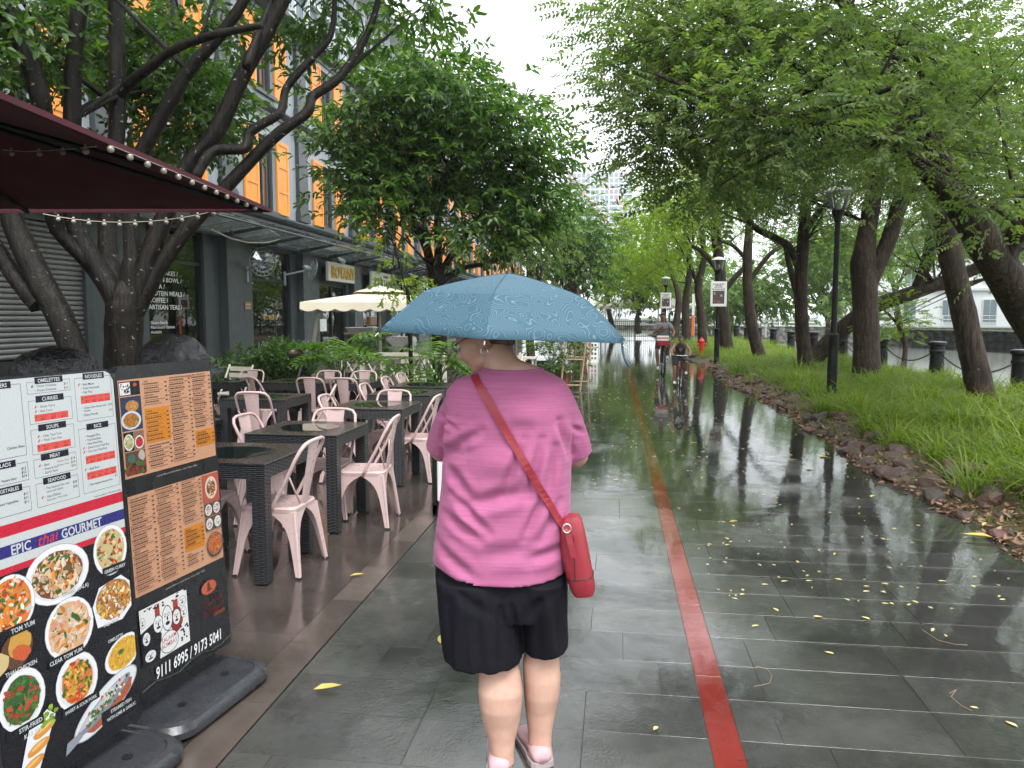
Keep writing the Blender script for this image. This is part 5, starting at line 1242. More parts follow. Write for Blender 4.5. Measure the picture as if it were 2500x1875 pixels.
# ---- left: dark many-stemmed tree behind the boards
YA = 7.4; LA = [
    [(296, 1210, 100), (300, 1000, 88), (300, 895, 84), (302, 800, 86), (304, 750, 84), (306, 715, 68), (308, 690, 44), (309, 672, 20)],
    [(298, 800, 50), (287, 735, 56), (237, 652, 48), (196, 579, 44), (178, 520, 42), (176, 400, 41), (176, 290, 40), (180, 150, 38), (200, -30, 36), (230, -260, 26)],
    [(250, 690, 34), (215, 642, 34), (165, 590, 34), (135, 548, 36), (120, 450, 42), (105, 300, 46), (97, 236, 46), (63, 126, 44), (10, 20, 40), (-60, -120, 30)],
    [(298, 780, 50), (272, 660, 47), (265, 620, 45), (262, 540, 42), (275, 400, 40), (285, 320, 38), (287, 150, 36), (283, -30, 34), (300, -260, 24)],
    [(306, 780, 54), (320, 660, 46), (325, 620, 42), (320, 520, 38), (335, 420, 36), (350, 367, 36), (422, 236, 34), (470, 160, 30), (527, 97, 28), (590, 10, 24), (650, -120, 18)],
    [(308, 790, 56), (342, 700, 50), (373, 604, 44), (408, 516, 42), (460, 405, 42), (527, 325, 40), (591, 186, 38), (645, 89, 36), (705, -30, 30), (760, -200, 22)],
    [(312, 800, 46), (357, 712, 42), (411, 620, 38), (494, 519, 34), (553, 456, 32), (667, 337, 28), (748, 276, 25), (764, 236, 23), (814, 202, 22), (848, 165, 20), (900, 76, 17), (930, -20, 14), (970, -160, 9)],
    [(478, 432, 26), (500, 392, 26), (530, 366, 25), (598, 362, 25), (612, 322, 23), (675, 283, 22), (690, 262, 20), (702, 211, 19), (760, 143, 18), (808, 84, 15), (818, -20, 12)],
    [(300, 230, 26), (312, 207, 26), (365, 165, 24), (422, 122, 22), (490, 95, 20), (548, 80, 19), (640, 62, 16)],
    [(600, 165, 20), (640, 60, 18), (680, -40, 14)]]
YS = [0, -.1, -.35, .45, .1, .15, .35, .25, -.25, .2]
limbsA = []
for L, dy in zip(LA, YS):
    n_ = len(L); limbsA.append(limb_pts([(a, b, YA+dy*i/max(1, n_-1)*2.2, w_) for i, (a, b, w_) in enumerate(L)]))
blA = [pb(30, 40, 7.0, 90, 70, .5, 200), pb(215, 190, 8.8, 40, 70, .4, 90), pb(250, 40, 8.8, 110, 45, .6, 140), pb(470, 270, 9.2, 70, 90, .5, 260), pb(400, 120, 8.8, 90, 45, .5, 110), pb(520, 330, 9.4, 30, 50, .3, 50), pb(540, 30, 8.4, 90, 25, .6, 80), pb(790, 95, 8.6, 55, 25, .4, 60), pb(850, 0, 8.2, 150, 18, .7, 80), pb(1010, 0, 8.4, 60, 14, .5, 46), pb(60, 185, 7.6, 40, 35, .4, 60), pb(300, 150, 9.5, 170, 100, .4, 330), pb(470, 220, 9.5, 70, 90, .35, 170), pb(120, 110, 9.2, 90, 80, .4, 190), pb(330, 330, 9.5, 50, 40, .3, 70),
       pb(330, -250, 7.6, 520, 170, 1.8, 700), pb(850, -180, 8.2, 220, 80, 1.2, 240), pb(385, 385, 9.6, 30, 30, .3, 30), pb(765, 215, 9.0, 22, 18, .3, 18)]
bA = at_y(298, 1000, YA)
tree('terrace_tree', 'dark wet tree splitting into many stems behind the menu boards', (bA[0], YA, 0), limbsA, blA, 'broad', 'leaf_broad', 'bark_wet', 'trees on the cafe side', 1, (.65, 1.25), .2, .22, 12, 12)
YB = 6.8; LB = [[(215, 1010, 66), (190, 895, 62), (152, 785, 60), (104, 696, 60), (63, 611, 56), (32, 541, 50), (0, 440, 46), (-40, 300, 40), (-90, 120, 30)], [(95, 745, 46), (79, 728, 44), (38, 677, 40), (0, 620, 38), (-60, 520, 34), (-130, 380, 26)]]
limbsB = [limb_pts(L, YB) for L in LB]; limbsB[0].insert(0, np.array([limbsB[0][0][0]+.12, YB, -.02, limbsB[0][0][3]*1.1]))
bB = limbsB[0][0]
tree('leaning_tree', 'lichen spotted trunk leaning across the roller shutter behind the white menu board', (bB[0], YB, 0), limbsB, [pb(-120, 120, 6.6, 200, 130, .8, 260)], 'broad', 'leaf_broad', 'bark_wet', 'trees on the cafe side', 6, (.8, 1.15), .2, .26, 12, 12)
# ---- left: round-crowned tree beyond the tables
YC = 16.5; LC = [[(1075, 960, 40), (1072, 800, 38), (1066, 700, 36), (1062, 665, 38)], [(1062, 690, 30), (1050, 640, 24), (1038, 583, 22), (1034, 530, 20), (1038, 470, 16), (1020, 400, 12), (1000, 300, 8)], [(1066, 680, 28), (1070, 620, 20), (1070, 520, 18), (1092, 450, 16), (1105, 370, 12), (1090, 270, 8)],
    [(1070, 690, 26), (1095, 635, 18), (1130, 585, 16), (1170, 530, 13), (1230, 470, 9)], [(1072, 690, 20), (1130, 655, 14), (1190, 642, 11), (1270, 610, 8)], [(1052, 640, 18), (1020, 560, 14), (985, 480, 11), (930, 400, 8)], [(1040, 590, 14), (1000, 560, 11), (940, 530, 8)], [(1070, 560, 14), (1060, 440, 11), (1060, 300, 8), (1040, 180, 5)], [(1095, 450, 12), (1150, 380, 9), (1200, 280, 6)]]
limbsC = [limb_pts([(a, b, YC+(.0 if i == 0 else random.uniform(-.3, .3)*i), w_) for i, (a, b, w_) in enumerate(L)]) for L in LC]
blC = [pb(1080, 250, 16.6, 170, 90, 2.0, 900), pb(930, 300, 16.4, 110, 110, 1.4, 480), pb(1240, 350, 16.4, 90, 110, 1.4, 480), pb(880, 450, 16.0, 80, 45, 1.0, 250), pb(1060, 420, 16.3, 180, 90, 1.5, 520), pb(1270, 490, 16.4, 70, 75, 1.1, 330), pb(1190, 575, 16.1, 110, 25, .9, 170), pb(960, 515, 15.8, 80, 28, .8, 150), pb(1050, 150, 16.6, 90, 30, 1.2, 170), pb(840, 330, 16.4, 40, 60, .8, 90), pb(1330, 400, 16.5, 25, 50, .7, 80)]
bC = at_y(1075, 960, YC)
tree('round_crowned_tree', 'dense round-crowned green tree rising behind the cream parasol', (bC[0], YC, 0), limbsC, blC, 'broad_mid', 'leaf_broad', 'bark_wet', 'trees on the cafe side', 7, (.95, 1.5), .15, .36, 10)
# slender sapling by the second sign
YSp = 12.6; limbS = [limb_pts([(1005, 960, 12), (998, 740, 10), (985, 680, 9), (970, 620, 8), (958, 580, 7), (944, 550, 5)], YSp)]
tree('sapling', 'slender sapling with loose yellowish leaves in front of the black lettered sign', (limbS[0][0][0], YSp, 0), limbS, [pb(975, 705, YSp, 45, 28, .3, 46), pb(950, 600, YSp, 22, 40, .25, 18)], 'broad', 'leaf_light', 'bark_wet', 'trees on the cafe side', 3, (.7, 1.0), .2, .16, 8, 6)
def auto_tree(name, label, px, py, Y, crown_px, n, kind, leafmat, barkmat, group, w_=24, top=None, scale=(.8, 1.2), twigs=8, cl_r=.5, per=12, base_z=.0):
    b = at_y(px, py, Y); cpx, cpy, rx, ry = crown_px; top = top or (cpx, cpy+ry*.4)
    L = [limb_pts([(px, py, Y, w_*1.15), ((px*2+top[0])/3+random.uniform(-6, 6), (py*2+top[1])/3, Y, w_), ((px+2*top[0])/3, (py+2*top[1])/3, Y+.2, w_*.8), (top[0], top[1], Y+.3, w_*.55)])]
    for k in range(5):
        f = random.uniform(.45, .8); s_ = at_y(px+(top[0]-px)*f, py+(top[1]-py)*f, Y)
        e = at_y(cpx+random.uniform(-.75, .75)*rx, cpy+random.uniform(-.5, .6)*ry, Y+random.uniform(-1.5, 1.5)); r0 = w_*.3*Y/FPX
        mid = (s_+e)/2+np.array([random.uniform(-.3, .3), random.uniform(-.3, .3), random.uniform(-.1, .35)]); L.append(smooth_pts([(*s_, r0), (*mid, r0*.7), (*e, r0*.35)], 5))
    c = pb(cpx, cpy, Y, rx, ry, max(1.5, rx*Y/FPX*.8), n)
    bl = [(c[0], c[1], int(n*.5))]
    for k in range(5):
        q = unit(1)[0]*np.array(c[1])*.62; bl.append((c[0]+q, tuple(np.array(c[1])*random.uniform(.38, .52)), int(n*.1)))
    return tree(name, label, (b[0], Y, base_z), L, bl, kind, leafmat, barkmat, group, twigs, scale, .2, cl_r, per, 8)
LG = 'trees farther along the cafe side'
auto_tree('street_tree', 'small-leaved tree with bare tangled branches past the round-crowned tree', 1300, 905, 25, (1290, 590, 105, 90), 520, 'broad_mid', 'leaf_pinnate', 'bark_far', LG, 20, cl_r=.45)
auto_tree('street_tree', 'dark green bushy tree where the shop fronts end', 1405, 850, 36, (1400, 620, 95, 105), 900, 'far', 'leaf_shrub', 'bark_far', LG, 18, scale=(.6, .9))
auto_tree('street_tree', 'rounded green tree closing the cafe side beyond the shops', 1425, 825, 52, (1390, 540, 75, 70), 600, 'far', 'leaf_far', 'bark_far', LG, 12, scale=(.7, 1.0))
# ---- right: great leaning tree whose boughs reach over the path
LR = [[(2690, 1010, 11.2, 118), (2600, 900, 11.0, 104), (2510, 760, 10.6, 92), (2410, 605, 10.2, 82), (2350, 512, 9.9, 68), (2290, 440, 9.6, 54), (2220, 389, 9.3, 46), (2160, 350, 9.0, 42), (2102, 328, 8.8, 38), (2020, 312, 8.5, 34), (1948, 297, 8.3, 28), (1840, 270, 8.0, 22), (1720, 230, 7.8, 14), (1600, 180, 7.6, 8)],
      [(2440, 650, 10.3, 70), (2465, 590, 10.2, 56), (2500, 560, 10.0, 50), (2580, 500, 9.8, 44)],
      [(2235, 400, 9.4, 44), (2190, 350, 9.3, 40), (2150, 290, 9.2, 38), (2090, 240, 9.1, 34), (2010, 205, 9.0, 30)],
      [(2016, 207, 9.0, 14), (2000, 110, 8.9, 10), (1994, -20, 8.8, 8)], [(2020, 206, 9.0, 14), (2060, 80, 8.9, 10), (2090, -20, 8.8, 8)], [(1862, 205, 8.4, 9), (1815, 95, 8.3, 8), (1745, 0, 8.2, 6)],
      [(2345, 512, 9.9, 44), (2300, 380, 10.2, 36), (2230, 270, 10.4, 32), (2168, 128, 10.5, 28), (2080, 30, 10.6, 30), (1960, -120, 10.6, 22)],
      [(2168, 128, 10.5, 26), (2000, 60, 10.2, 20), (1880, 20, 9.8, 15), (1700, -40, 9.4, 9)],
      [(2205, 215, 9.3, 8), (2240, 290, 9.2, 7), (2285, 360, 9.1, 4)], [(1880, 80, 8.8, 20), (1876, -60, 8.8, 24)]]
limbsR = [limb_pts(L) for L in LR]
blR = [(c_, r_, int(n_*.78)) for c_, r_, n_ in [pb(1660, 90, 8.8, 120, 85, 1.1, 820), pb(1560, 30, 9.0, 60, 40, .9, 200), pb(1780, 110, 9.0, 210, 110, 1.3, 900), pb(1650, 260, 8.4, 120, 70, 1.0, 520), pb(1840, 290, 7.9, 150, 60, .7, 420), pb(1770, 420, 9.8, 110, 60, .8, 330), pb(2100, 140, 10.8, 230, 130, 1.0, 800), pb(2350, 120, 10.8, 200, 140, 1.2, 760), pb(2440, 330, 11.2, 120, 130, .9, 430), pb(2230, 410, 11.0, 90, 60, .7, 260), pb(1640, 300, 9.2, 45, 90, .7, 220), pb(1720, 410, 9.2, 90, 70, .9, 300), pb(2380, 250, 9.0, 120, 60, .6, 200), pb(1600, 200, 9.4, 40, 80, .7, 140), pb(2060, 60, 8.2, 160, 60, .8, 260), pb(2250, 300, 8.6, 60, 40, .4, 70), pb(2140, 345, 8.0, 45, 30, .3, 80), pb(2235, 335, 8.2, 60, 45, .3, 100), pb(2420, 500, 8.8, 60, 60, .4, 110), pb(2330, 420, 8.6, 50, 40, .3, 70), pb(2050, 300, 7.9, 40, 22, .3, 50),
       ((2.8, 8.6, 6.8), (2.4, 2.4, .9), 900), ((4.4, 6.5, 5.8), (2.2, 2.0, .9), 520), ((3.2, 4.0, 6.2), (2.0, 2.0, .9), 420)]]
tree('leaning_riverside_tree', 'great riverside tree leaning in with long boughs of small leaflets over the path', (limbsR[0][0][0], 11.2, .1), limbsR, blR, 'pinnate', 'leaf_pinnate', 'bark_brown', 'riverside trees', 5, (1.0, 1.6), .02, .33, 14, 14)
RG = 'riverside trees'
def rtree(label, limbs, Y, blobs, kind='pinnate_mid', leafmat='leaf_pinnate', scale=(.8, 1.2), twigs=7, cl_r=.42, name='riverside_tree', foot=None):
    blobs = [(c, r, int(n*(1.7 if Y < 26 else 1.4))) for c, r, n in blobs]
    Ls = [limb_pts(L, Y if len(L[0]) == 3 else None) for L in limbs]; b = Ls[0][0]; gz = vz(min(max(b[0], XV), QX-.4), Y)
    Ls[0].insert(0, np.array([b[0]+.03, b[1], min(gz-.1, b[2]-.05), b[3]*1.25]))
    return tree(name, label, (b[0], b[1], gz), Ls, blobs, kind, leafmat, 'bark_brown', RG, twigs, scale, .08, cl_r, 12, 12)
rtree('riverside tree with a single straight ridged trunk beside the black lamp post chain', [[(2398, 985, 66), (2385, 920, 60), (2370, 850, 57), (2352, 760, 55), (2334, 690, 54), (2316, 600, 54), (2306, 540, 52), (2300, 460, 46), (2280, 380, 34)]], 13.2, [pb(2330, 220, 14.2, 260, 140, 1.8, 900), pb(2130, 260, 14.2, 170, 90, 1.5, 480), pb(2460, 430, 14.4, 80, 80, 1.0, 220)])
rtree('thick riverside trunk forking in two behind the black lamp post', [[(2116, 935, 74), (2115, 905, 66), (2114, 800, 58), (2110, 700, 58), (2108, 640, 58), (2116, 575, 44), (2128, 500, 40), (2140, 430, 34), (2150, 340, 24)], [(2124, 690, 36), (2145, 640, 40), (2170, 585, 38), (2195, 500, 35), (2212, 420, 30), (2230, 330, 22)]], 18.6, [pb(2130, 330, 18.8, 240, 150, 2.4, 900), pb(1960, 400, 18.6, 170, 110, 1.8, 500), pb(2280, 430, 19.5, 100, 50, 1.4, 220)])
rtree('low riverside trunk leaning far out across the water', [[(1975, 890, 23, 44), (1992, 870, 23, 42), (2060, 800, 22.8, 40), (2130, 750, 22.6, 38), (2230, 715, 22.4, 34), (2320, 682, 22.2, 31), (2420, 640, 22, 27), (2500, 600, 21.8, 20)], [(2235, 712, 22.4, 26), (2262, 640, 22.3, 26), (2276, 560, 22.3, 24), (2290, 480, 22.2, 20), (2310, 380, 22.2, 14)], [(2270, 705, 22.3, 14), (2330, 700, 22.2, 12), (2410, 680, 22.1, 8)]], 23, [pb(2330, 520, 22.2, 150, 90, 1.8, 330), pb(2130, 590, 22.6, 120, 70, 1.4, 220), pb(2450, 560, 22, 70, 40, 1.2, 110), pb(2120, 790, 24.5, 70, 40, 1.0, 80), pb(2430, 560, 21.5, 90, 60, 1.4, 150)])
rtree('young pale green tree hanging over the water between the chain and the white building', [[(2205, 900, 21.5, 14), (2210, 840, 21.8, 11), (2190, 790, 22, 8), (2160, 760, 22, 5)]], 21.5, [pb(2190, 775, 22, 65, 45, .8, 150)], kind='pinnate_mid', leafmat='leaf_light', scale=(.6, .9), cl_r=.25)
rtree('riverside trunk with a crooked side bough, next along from the black lamp post', [[(1968, 900, 42), (1965, 875, 36), (1958, 800, 32), (1955, 700, 30), (1960, 600, 28), (1966, 520, 26), (1975, 430, 20)], [(1955, 660, 20), (1925, 602, 19), (1880, 575, 17), (1850, 560, 16), (1825, 535, 13), (1800, 500, 10)], [(1962, 570, 16), (1990, 530, 15), (2025, 490, 12)], [(1948, 730, 14), (1925, 640, 13), (1915, 590, 10)]], 21, [pb(1930, 400, 21, 220, 120, 2.4, 700), pb(1800, 450, 20.6, 130, 90, 1.8, 380), pb(2010, 560, 22, 120, 60, 1.4, 200)])
rtree('slim riverside trunk curving up beyond the crooked-bough tree', [[(1862, 885, 34), (1852, 862, 30), (1835, 790, 27), (1826, 700, 24), (1825, 620, 22), (1830, 540, 18), (1830, 460, 13)], [(1828, 690, 12), (1880, 620, 11), (1935, 590, 8)], [(1828, 640, 10), (1790, 600, 9), (1760, 590, 7)]], 27, [pb(1810, 470, 27, 150, 100, 2.2, 420), pb(1720, 500, 26.5, 100, 90, 1.8, 300)], leafmat='leaf_light')
rtree('riverside trunk standing behind the notice board lamp', [[(1785, 870, 34), (1775, 850, 32), (1765, 760, 28), (1757, 650, 26), (1748, 560, 24), (1752, 480, 18)], [(1760, 670, 14), (1720, 620, 12), (1690, 600, 9)], [(1760, 720, 14), (1810, 660, 12), (1840, 640, 9)]], 31, [pb(1740, 440, 31, 140, 100, 2.4, 420), pb(1640, 470, 31, 100, 90, 2.0, 330)], leafmat='leaf_light', kind='far', scale=(.45, .7))
rtree('riverside trunk beside the red fire hydrant', [[(1722, 860, 26), (1716, 840, 24), (1712, 770, 20), (1705, 700, 18), (1718, 630, 15), (1712, 560, 10)], [(1712, 730, 10), (1690, 660, 9), (1670, 620, 7)]], 36, [pb(1660, 560, 36, 110, 90, 2.4, 420)], leafmat='leaf_light', kind='far', scale=(.5, .75))
rtree('riverside trunk past the hydrant, beside the orange and white flag', [[(1680, 852, 24), (1676, 830, 22), (1674, 740, 18), (1684, 660, 14), (1680, 580, 9)]], 41, [pb(1620, 600, 41, 110, 80, 2.6, 420)], leafmat='leaf_light', kind='far', scale=(.55, .8))
rtree('last riverside trunk, leaning over the far end of the bank', [[(1648, 845, 20), (1650, 800, 18), (1656, 720, 14), (1630, 640, 9)]], 48, [pb(1570, 560, 48, 100, 90, 3, 460), pb(1540, 680, 50, 70, 50, 2, 200)], leafmat='leaf_light', kind='far', scale=(.6, .9))
BG = 'background trees round the river bend'
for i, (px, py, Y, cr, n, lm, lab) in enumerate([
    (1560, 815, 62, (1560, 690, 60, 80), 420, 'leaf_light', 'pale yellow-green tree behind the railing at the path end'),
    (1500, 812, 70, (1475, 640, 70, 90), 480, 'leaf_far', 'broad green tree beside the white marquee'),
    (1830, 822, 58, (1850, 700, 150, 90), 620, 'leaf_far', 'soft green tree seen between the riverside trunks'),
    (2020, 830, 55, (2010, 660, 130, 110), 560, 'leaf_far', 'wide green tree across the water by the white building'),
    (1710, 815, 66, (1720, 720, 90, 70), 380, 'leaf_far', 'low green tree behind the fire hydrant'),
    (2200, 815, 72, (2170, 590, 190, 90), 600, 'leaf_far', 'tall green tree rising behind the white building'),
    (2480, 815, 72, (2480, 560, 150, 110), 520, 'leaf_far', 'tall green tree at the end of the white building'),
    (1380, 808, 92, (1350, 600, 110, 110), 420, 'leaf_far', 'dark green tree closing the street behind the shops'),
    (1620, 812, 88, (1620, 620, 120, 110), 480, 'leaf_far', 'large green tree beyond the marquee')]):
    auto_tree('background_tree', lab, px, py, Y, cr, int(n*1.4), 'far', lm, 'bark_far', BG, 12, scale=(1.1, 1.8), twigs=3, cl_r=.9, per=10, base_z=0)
# ------------------------------------------------------------------ lamp posts and notice boards on the bank
def lamp_post(label, x, y, z, H=3.75):
    t = thing('lamp_post', label, 'street lamp', (x, y, z), 'black lamp posts along the bank')
    mb = MB(); mb.lathe([(.10, -.1), (.10, .03), (.085, .05), (.085, 1.10), (.092, 1.12), (.092, 1.17), (.055, 1.20)], (x, y, z), 16); mb.b2((x-.05, y-.095, z+.62), (x+.05, y-.082, z+.95)); mb.build('base_sleeve', 'black_metal', t, smooth=35)
    mb = MB(); mb.lathe([(.052, 1.18), (.045, H-.15), (.06, H-.13), (.06, H-.08), (.11, H+.02), (.115, H+.05)], (x, y, z), 14); mb.build('pole', 'black_metal', t, smooth=35)
    mb = MB(); mb.lathe([(.10, H+.05), (.14, H+.10), (.225, H+.36), (.225, H+.37)], (x, y, z), 8, False); mb.build('lantern_glass', 'lamp_glass', t)
    mb = MB(); mb.lathe([(.24, H+.37), (.24, H+.395), (.12, H+.46), (.03, H+.48)], (x, y, z), 8)
    for k in range(4):
        a = PI/4+k*PI/2; mb.tube([(x+.14*math.cos(a), y+.14*math.sin(a), z+H+.08), (x+.226*math.cos(a), y+.226*math.sin(a), z+H+.37)], .008, 5)
    mb.build('lantern_cap', 'white_paint', t); mb = MB(); mb.lathe([(.03, H+.08), (.045, H+.16), (.03, H+.24)], (x, y, z), 10); mb.build('bulb', 'white_paint', t); return t
q = at_z(2029, 985, .10); lamp_post('tall black lamp post at the edge of the rocks, trees behind it', q[0], q[1], vz(q[0], q[1])-.02, 3.28)
q2 = at_z(1749, 888, .10); l2z = vz(q2[0], q2[1])-.02; lamp_post('black lamp post that carries the large white notice board', q2[0], q2[1], l2z, 3.02)
q3 = at_z(1623, 850, .0); lamp_post('distant black lamp post that carries the small notice board', q3[0], q3[1], .05, 3.15)
def notice(label, x, y, z0, w_, h_, grp='notice boards on lamp posts'):
    t = thing('notice_board', label, 'sign', (x, y-.11, z0), grp); yb = y-.125
    mb = MB(); mb.b2((x-w_/2, yb-.02, z0), (x+w_/2, yb+.02, z0+h_)); mb.build('board', 'white_paint', t, bevel=.015)
    mb = MB(); mb.b2((x-.03, yb+.0201, z0+h_*.2), (x+.03, y-.0, z0+h_*.25)); mb.b2((x-.03, yb+.0201, z0+h_*.8), (x+.03, y-.0, z0+h_*.85)); mb.build('bracket', 'black_metal', t)
    pr = MB(); yf = yb-.0212; R3 = lambda a, b, c, d, col: pr.add([(x+a*w_, yf, z0+b*h_), (x+c*w_, yf, z0+b*h_), (x+c*w_, yf, z0+d*h_), (x+a*w_, yf, z0+d*h_)], [(0, 1, 2, 3)], col)
    R3(-.36, .12, .36, .64, (.10, .075, .075))
    for v_, wd in ((.90, .34), (.84, .20), (.78, .26), (.70, .40)): 
        u = -wd
        while u < wd: e = min(wd, u+random.uniform(.05, .12)); R3(u, v_-.018, e, v_+.018, (.12, .12, .12)); u = e+.025
    pr.build('print', 'print', t); p2 = MB(); yf -= .0012; pr = p2
    R3(-.30, .48, -.20, .58, (.50, .36, .05)); R3(.12, .40, .22, .48, (.45, .45, .45)); R3(-.05, .16, .06, .24, (.45, .12, .04)); R3(-.28, .18, -.18, .24, (.30, .10, .05)); p2.build('picture', 'print', t)
dd = q2[1]/_f[1]; notice('white notice board on the black lamp post beside the hydrant', q2[0], q2[1], CAM_H+(772-750)/FPX*dd, 37/FPX*dd, 58/FPX*dd)
notice('small notice board on the distant lamp post behind the adult cyclist', q3[0], q3[1], 2.05, .55, .80)
# fire hydrant
h = at_z(1712, 873, .05); hz = vz(h[0], h[1]); t = thing('fire_hydrant', 'red fire hydrant on a small slab in the grass', 'hydrant', (h[0], h[1], hz))
mb = MB(); mb.lathe([(.13, 0), (.13, .05), (.095, .07), (.095, .50), (.12, .52), (.12, .56), (.09, .60), (.05, .66), (.025, .68), (.025, .72)], (h[0], h[1], hz), 16); mb.build('barrel', 'red_paint', t, smooth=35)
for s_ in (-1, 1): mb = MB(); mb.tube([(h[0]+s_*.08, h[1], hz+.42), (h[0]+s_*.18, h[1], hz+.42)], .055, 10); mb.build('outlet', 'red_paint', t)
mb = MB(); mb.b2((h[0]-.45, h[1]-.3, hz-.12), (h[0]+.45, h[1]+.3, hz+.03)); mb.build('slab', 'joint', t)
# quay bollards linked by chains
BX = 7.25; bys = [11.25+3.65*k for k in range(11)]
b0 = thing('bollard', '', 'bollard', (0, 0, 0)); mb = MB(); mb.lathe([(.19, -.1), (.19, .10), (.155, .14), (.145, .60), (.165, .62), (.165, .66), (.15, .68), (.15, .76), (.185, .79), (.185, .84)], (0, 0, 0), 18); mb.build('shaft', 'black_metal', b0, smooth=35)
mb = MB(); mb.lathe([(.18, .841), (.16, .862), (.08, .872)], (0, 0, 0), 18); mb.build('cap', 'base_plastic', b0, smooth=35)
mb = MB(); mb.tube([(0, -.2, .64), (0, .2, .64)], .018, 6); mb.build('chain_eye', 'black_metal', b0)
for i, y in enumerate(bys):
    o = b0 if i == 0 else dup(b0); o.location = (BX, y, vz(BX, y)-.02)
    tag(o, 'black cast bollard with a shallow domed cap, linked by chain at the water edge', 'bollard', 'black bollards along the quay')
link_v = MB(); link_v.tube([(.026*math.cos(2*PI*k/8), 0, .016*math.sin(2*PI*k/8)) for k in range(9)], .0055, 5, False)
for i in range(len(bys)-1):
    y0, y1 = bys[i]+.2, bys[i+1]-.2; n = int((y1-y0)/.040); mb = MB()
    for k in range(n):
        u = (k+.5)/n; z = vz(BX, y0)+.62-.30*4*u*(1-u); sl_ = -.30*4*(1-2*u)/(y1-y0); a = math.atan(sl_); tw = (k % 2)*PI/2
        vs = []
        for v in link_v.v:
            X_, Z_ = v[1]*math.cos(tw)-v[2]*math.sin(tw), v[1]*math.sin(tw)+v[2]*math.cos(tw)
            vs.append((BX+X_, y0+(y1-y0)*u+v[0]*math.cos(a)-Z_*math.sin(a), z+v[0]*math.sin(a)+Z_*math.cos(a)))
        mb.add(vs, link_v.f)
    o = mb.build('chain', 'black_metal'); tag(o, 'sagging black chain between two quay bollards', 'chain', 'chains between the quay bollards'); o['kind'] = 'thing'
# flag banner in the trees
f_ = at_z(1694, 842, .1); t = thing('feather_flag', 'tall orange and white feather flag between two riverside trunks', 'flag', (f_[0], f_[1], 0)); mb = MB(); mb.tube([(f_[0], f_[1], 0), (f_[0], f_[1], 2.9)], .02, 6); mb.build('pole', 'fan_metal', t)
for z0, z1, m_ in ((.6, 1.7, 'orange_flag'), (1.703, 2.85, 'white_cloth')): mb = MB(); mb.b2((f_[0]-.14, f_[1]-.012, z0), (f_[0]+.02, f_[1]-.002, z1)); mb.build('cloth', m_, t)
# ------------------------------------------------------------------ far bank: stone wall, white building; far end of the path
wl, wr_ = at_z(1880, 838, -1.25), at_z(2560, 852, -1.25); dirw = (wr_-wl)/np.linalg.norm(wr_-wl); nw = np.array([-dirw[1], dirw[0], 0])
t = thing('river_wall', 'dark rough stone wall on the far side of the water', 'wall', tuple(wl)); mb = MB()
A_, B_ = wl-dirw*60, wr_+dirw*60
mb.add([(*A_[:2], -1.8), (*B_[:2], -1.8), (*B_[:2], .55), (*A_[:2], .55), *[(p[0]+nw[0]*.8, p[1]+nw[1]*.8, z) for p, z in ((A_, -1.8), (B_, -1.8), (B_, .55), (A_, .55))]], [(0, 1, 2, 3), (4, 7, 6, 5), (3, 2, 6, 7), (0, 3, 7, 4), (1, 5, 6, 2)]); mb.build('masonry', 'stone_wall', t)
mb = MB(); mb.add([tuple(p+nw*d+np.array([0, 0, z-p[2]])) for z in (.56, .70) for p, d in ((A_, -.1), (B_, -.1), (B_, .9), (A_, .9))], [(0, 1, 2, 3)[::-1], (4, 5, 6, 7), (0, 1, 5, 4), (1, 2, 6, 5), (2, 3, 7, 6), (3, 0, 4, 7)]); mb.build('coping', 'panel_pale', t)
def fb(p0, along, depth, z0, z1):  # box on the far bank: origin, metres along the wall, metres back
    V = [tuple(p0+dirw*a+nw*d+np.array([0, 0, z-p0[2]])) for z in (z0, z1) for a, d in ((along[0], depth[0]), (along[1], depth[0]), (along[1], depth[1]), (along[0], depth[1]))]
    return V, [(3, 2, 1, 0), (4, 5, 6, 7), (0, 1, 5, 4), (1, 2, 6, 5), (2, 3, 7, 6), (3, 0, 4, 7)]
Lw = float(np.linalg.norm(wr_-wl)); wb = thing('white_building', 'long white rendered building with barred windows across the water', 'building', tuple(wl+dirw*Lw*.6+nw*8))
mb = MB(); mb.add(*fb(wl, (Lw*.12, Lw*1.6), (7, 20), .45, 11)); mb.build('wall', 'white_far', wb)
mb = MB(); mb.add(*fb(wl, (Lw*.11, Lw*1.61), (6.6, 20.4), 11.003, 11.5)); mb.add(*fb(wl, (Lw*.12, Lw*1.6), (6.8, 6.998), 4.2, 4.45)); mb.add(*fb(wl, (Lw*.12, Lw*1.6), (6.8, 6.998), 7.6, 7.8)); mb.build('cornice', 'panel_pale', wb)
k = 0
for z0, z1 in ((1.0, 3.4), (5.0, 6.9), (8.3, 10.1)):
    a = Lw*.12+1.5
    while a < Lw*1.55:
        fmb = MB(); fmb.add(*fb(wl, (a, a+1.3), (6.90, 6.996), z0, z1)); wn = fmb.build('window', 'white_paint', wb)
        for s_ in (0, 1):
            pmb = MB(); pmb.add(*fb(wl, (a+.10+.58*s_, a+.62+.58*s_), (6.86, 6.897), z0+.10, z1-.12)); pmb.build('pane', 'glass_far', wn)
        a += 3.6
rl = thing('white_railing', 'thin white railing along the top of the far river wall', 'railing', tuple(wl+nw*1)); mb = MB()
for z in (1.0, 1.35, 1.7): mb.tube([tuple(A_+nw*.5+np.array([0, 0, z-A_[2]])), tuple(B_+nw*.5+np.array([0, 0, z-B_[2]]))], .03, 5)
mb.build('rail', 'white_far', rl)
pmb = MB(); pmb.cyl((0, 0, .7), .04, 1.05, 6); pme = pmb.mesh('post')
for k in range(28): o = link('post', pme, 'white_far', rl); p = wl+dirw*(k*2.2-8)+nw*.5; o.location = (p[0], p[1], 0)
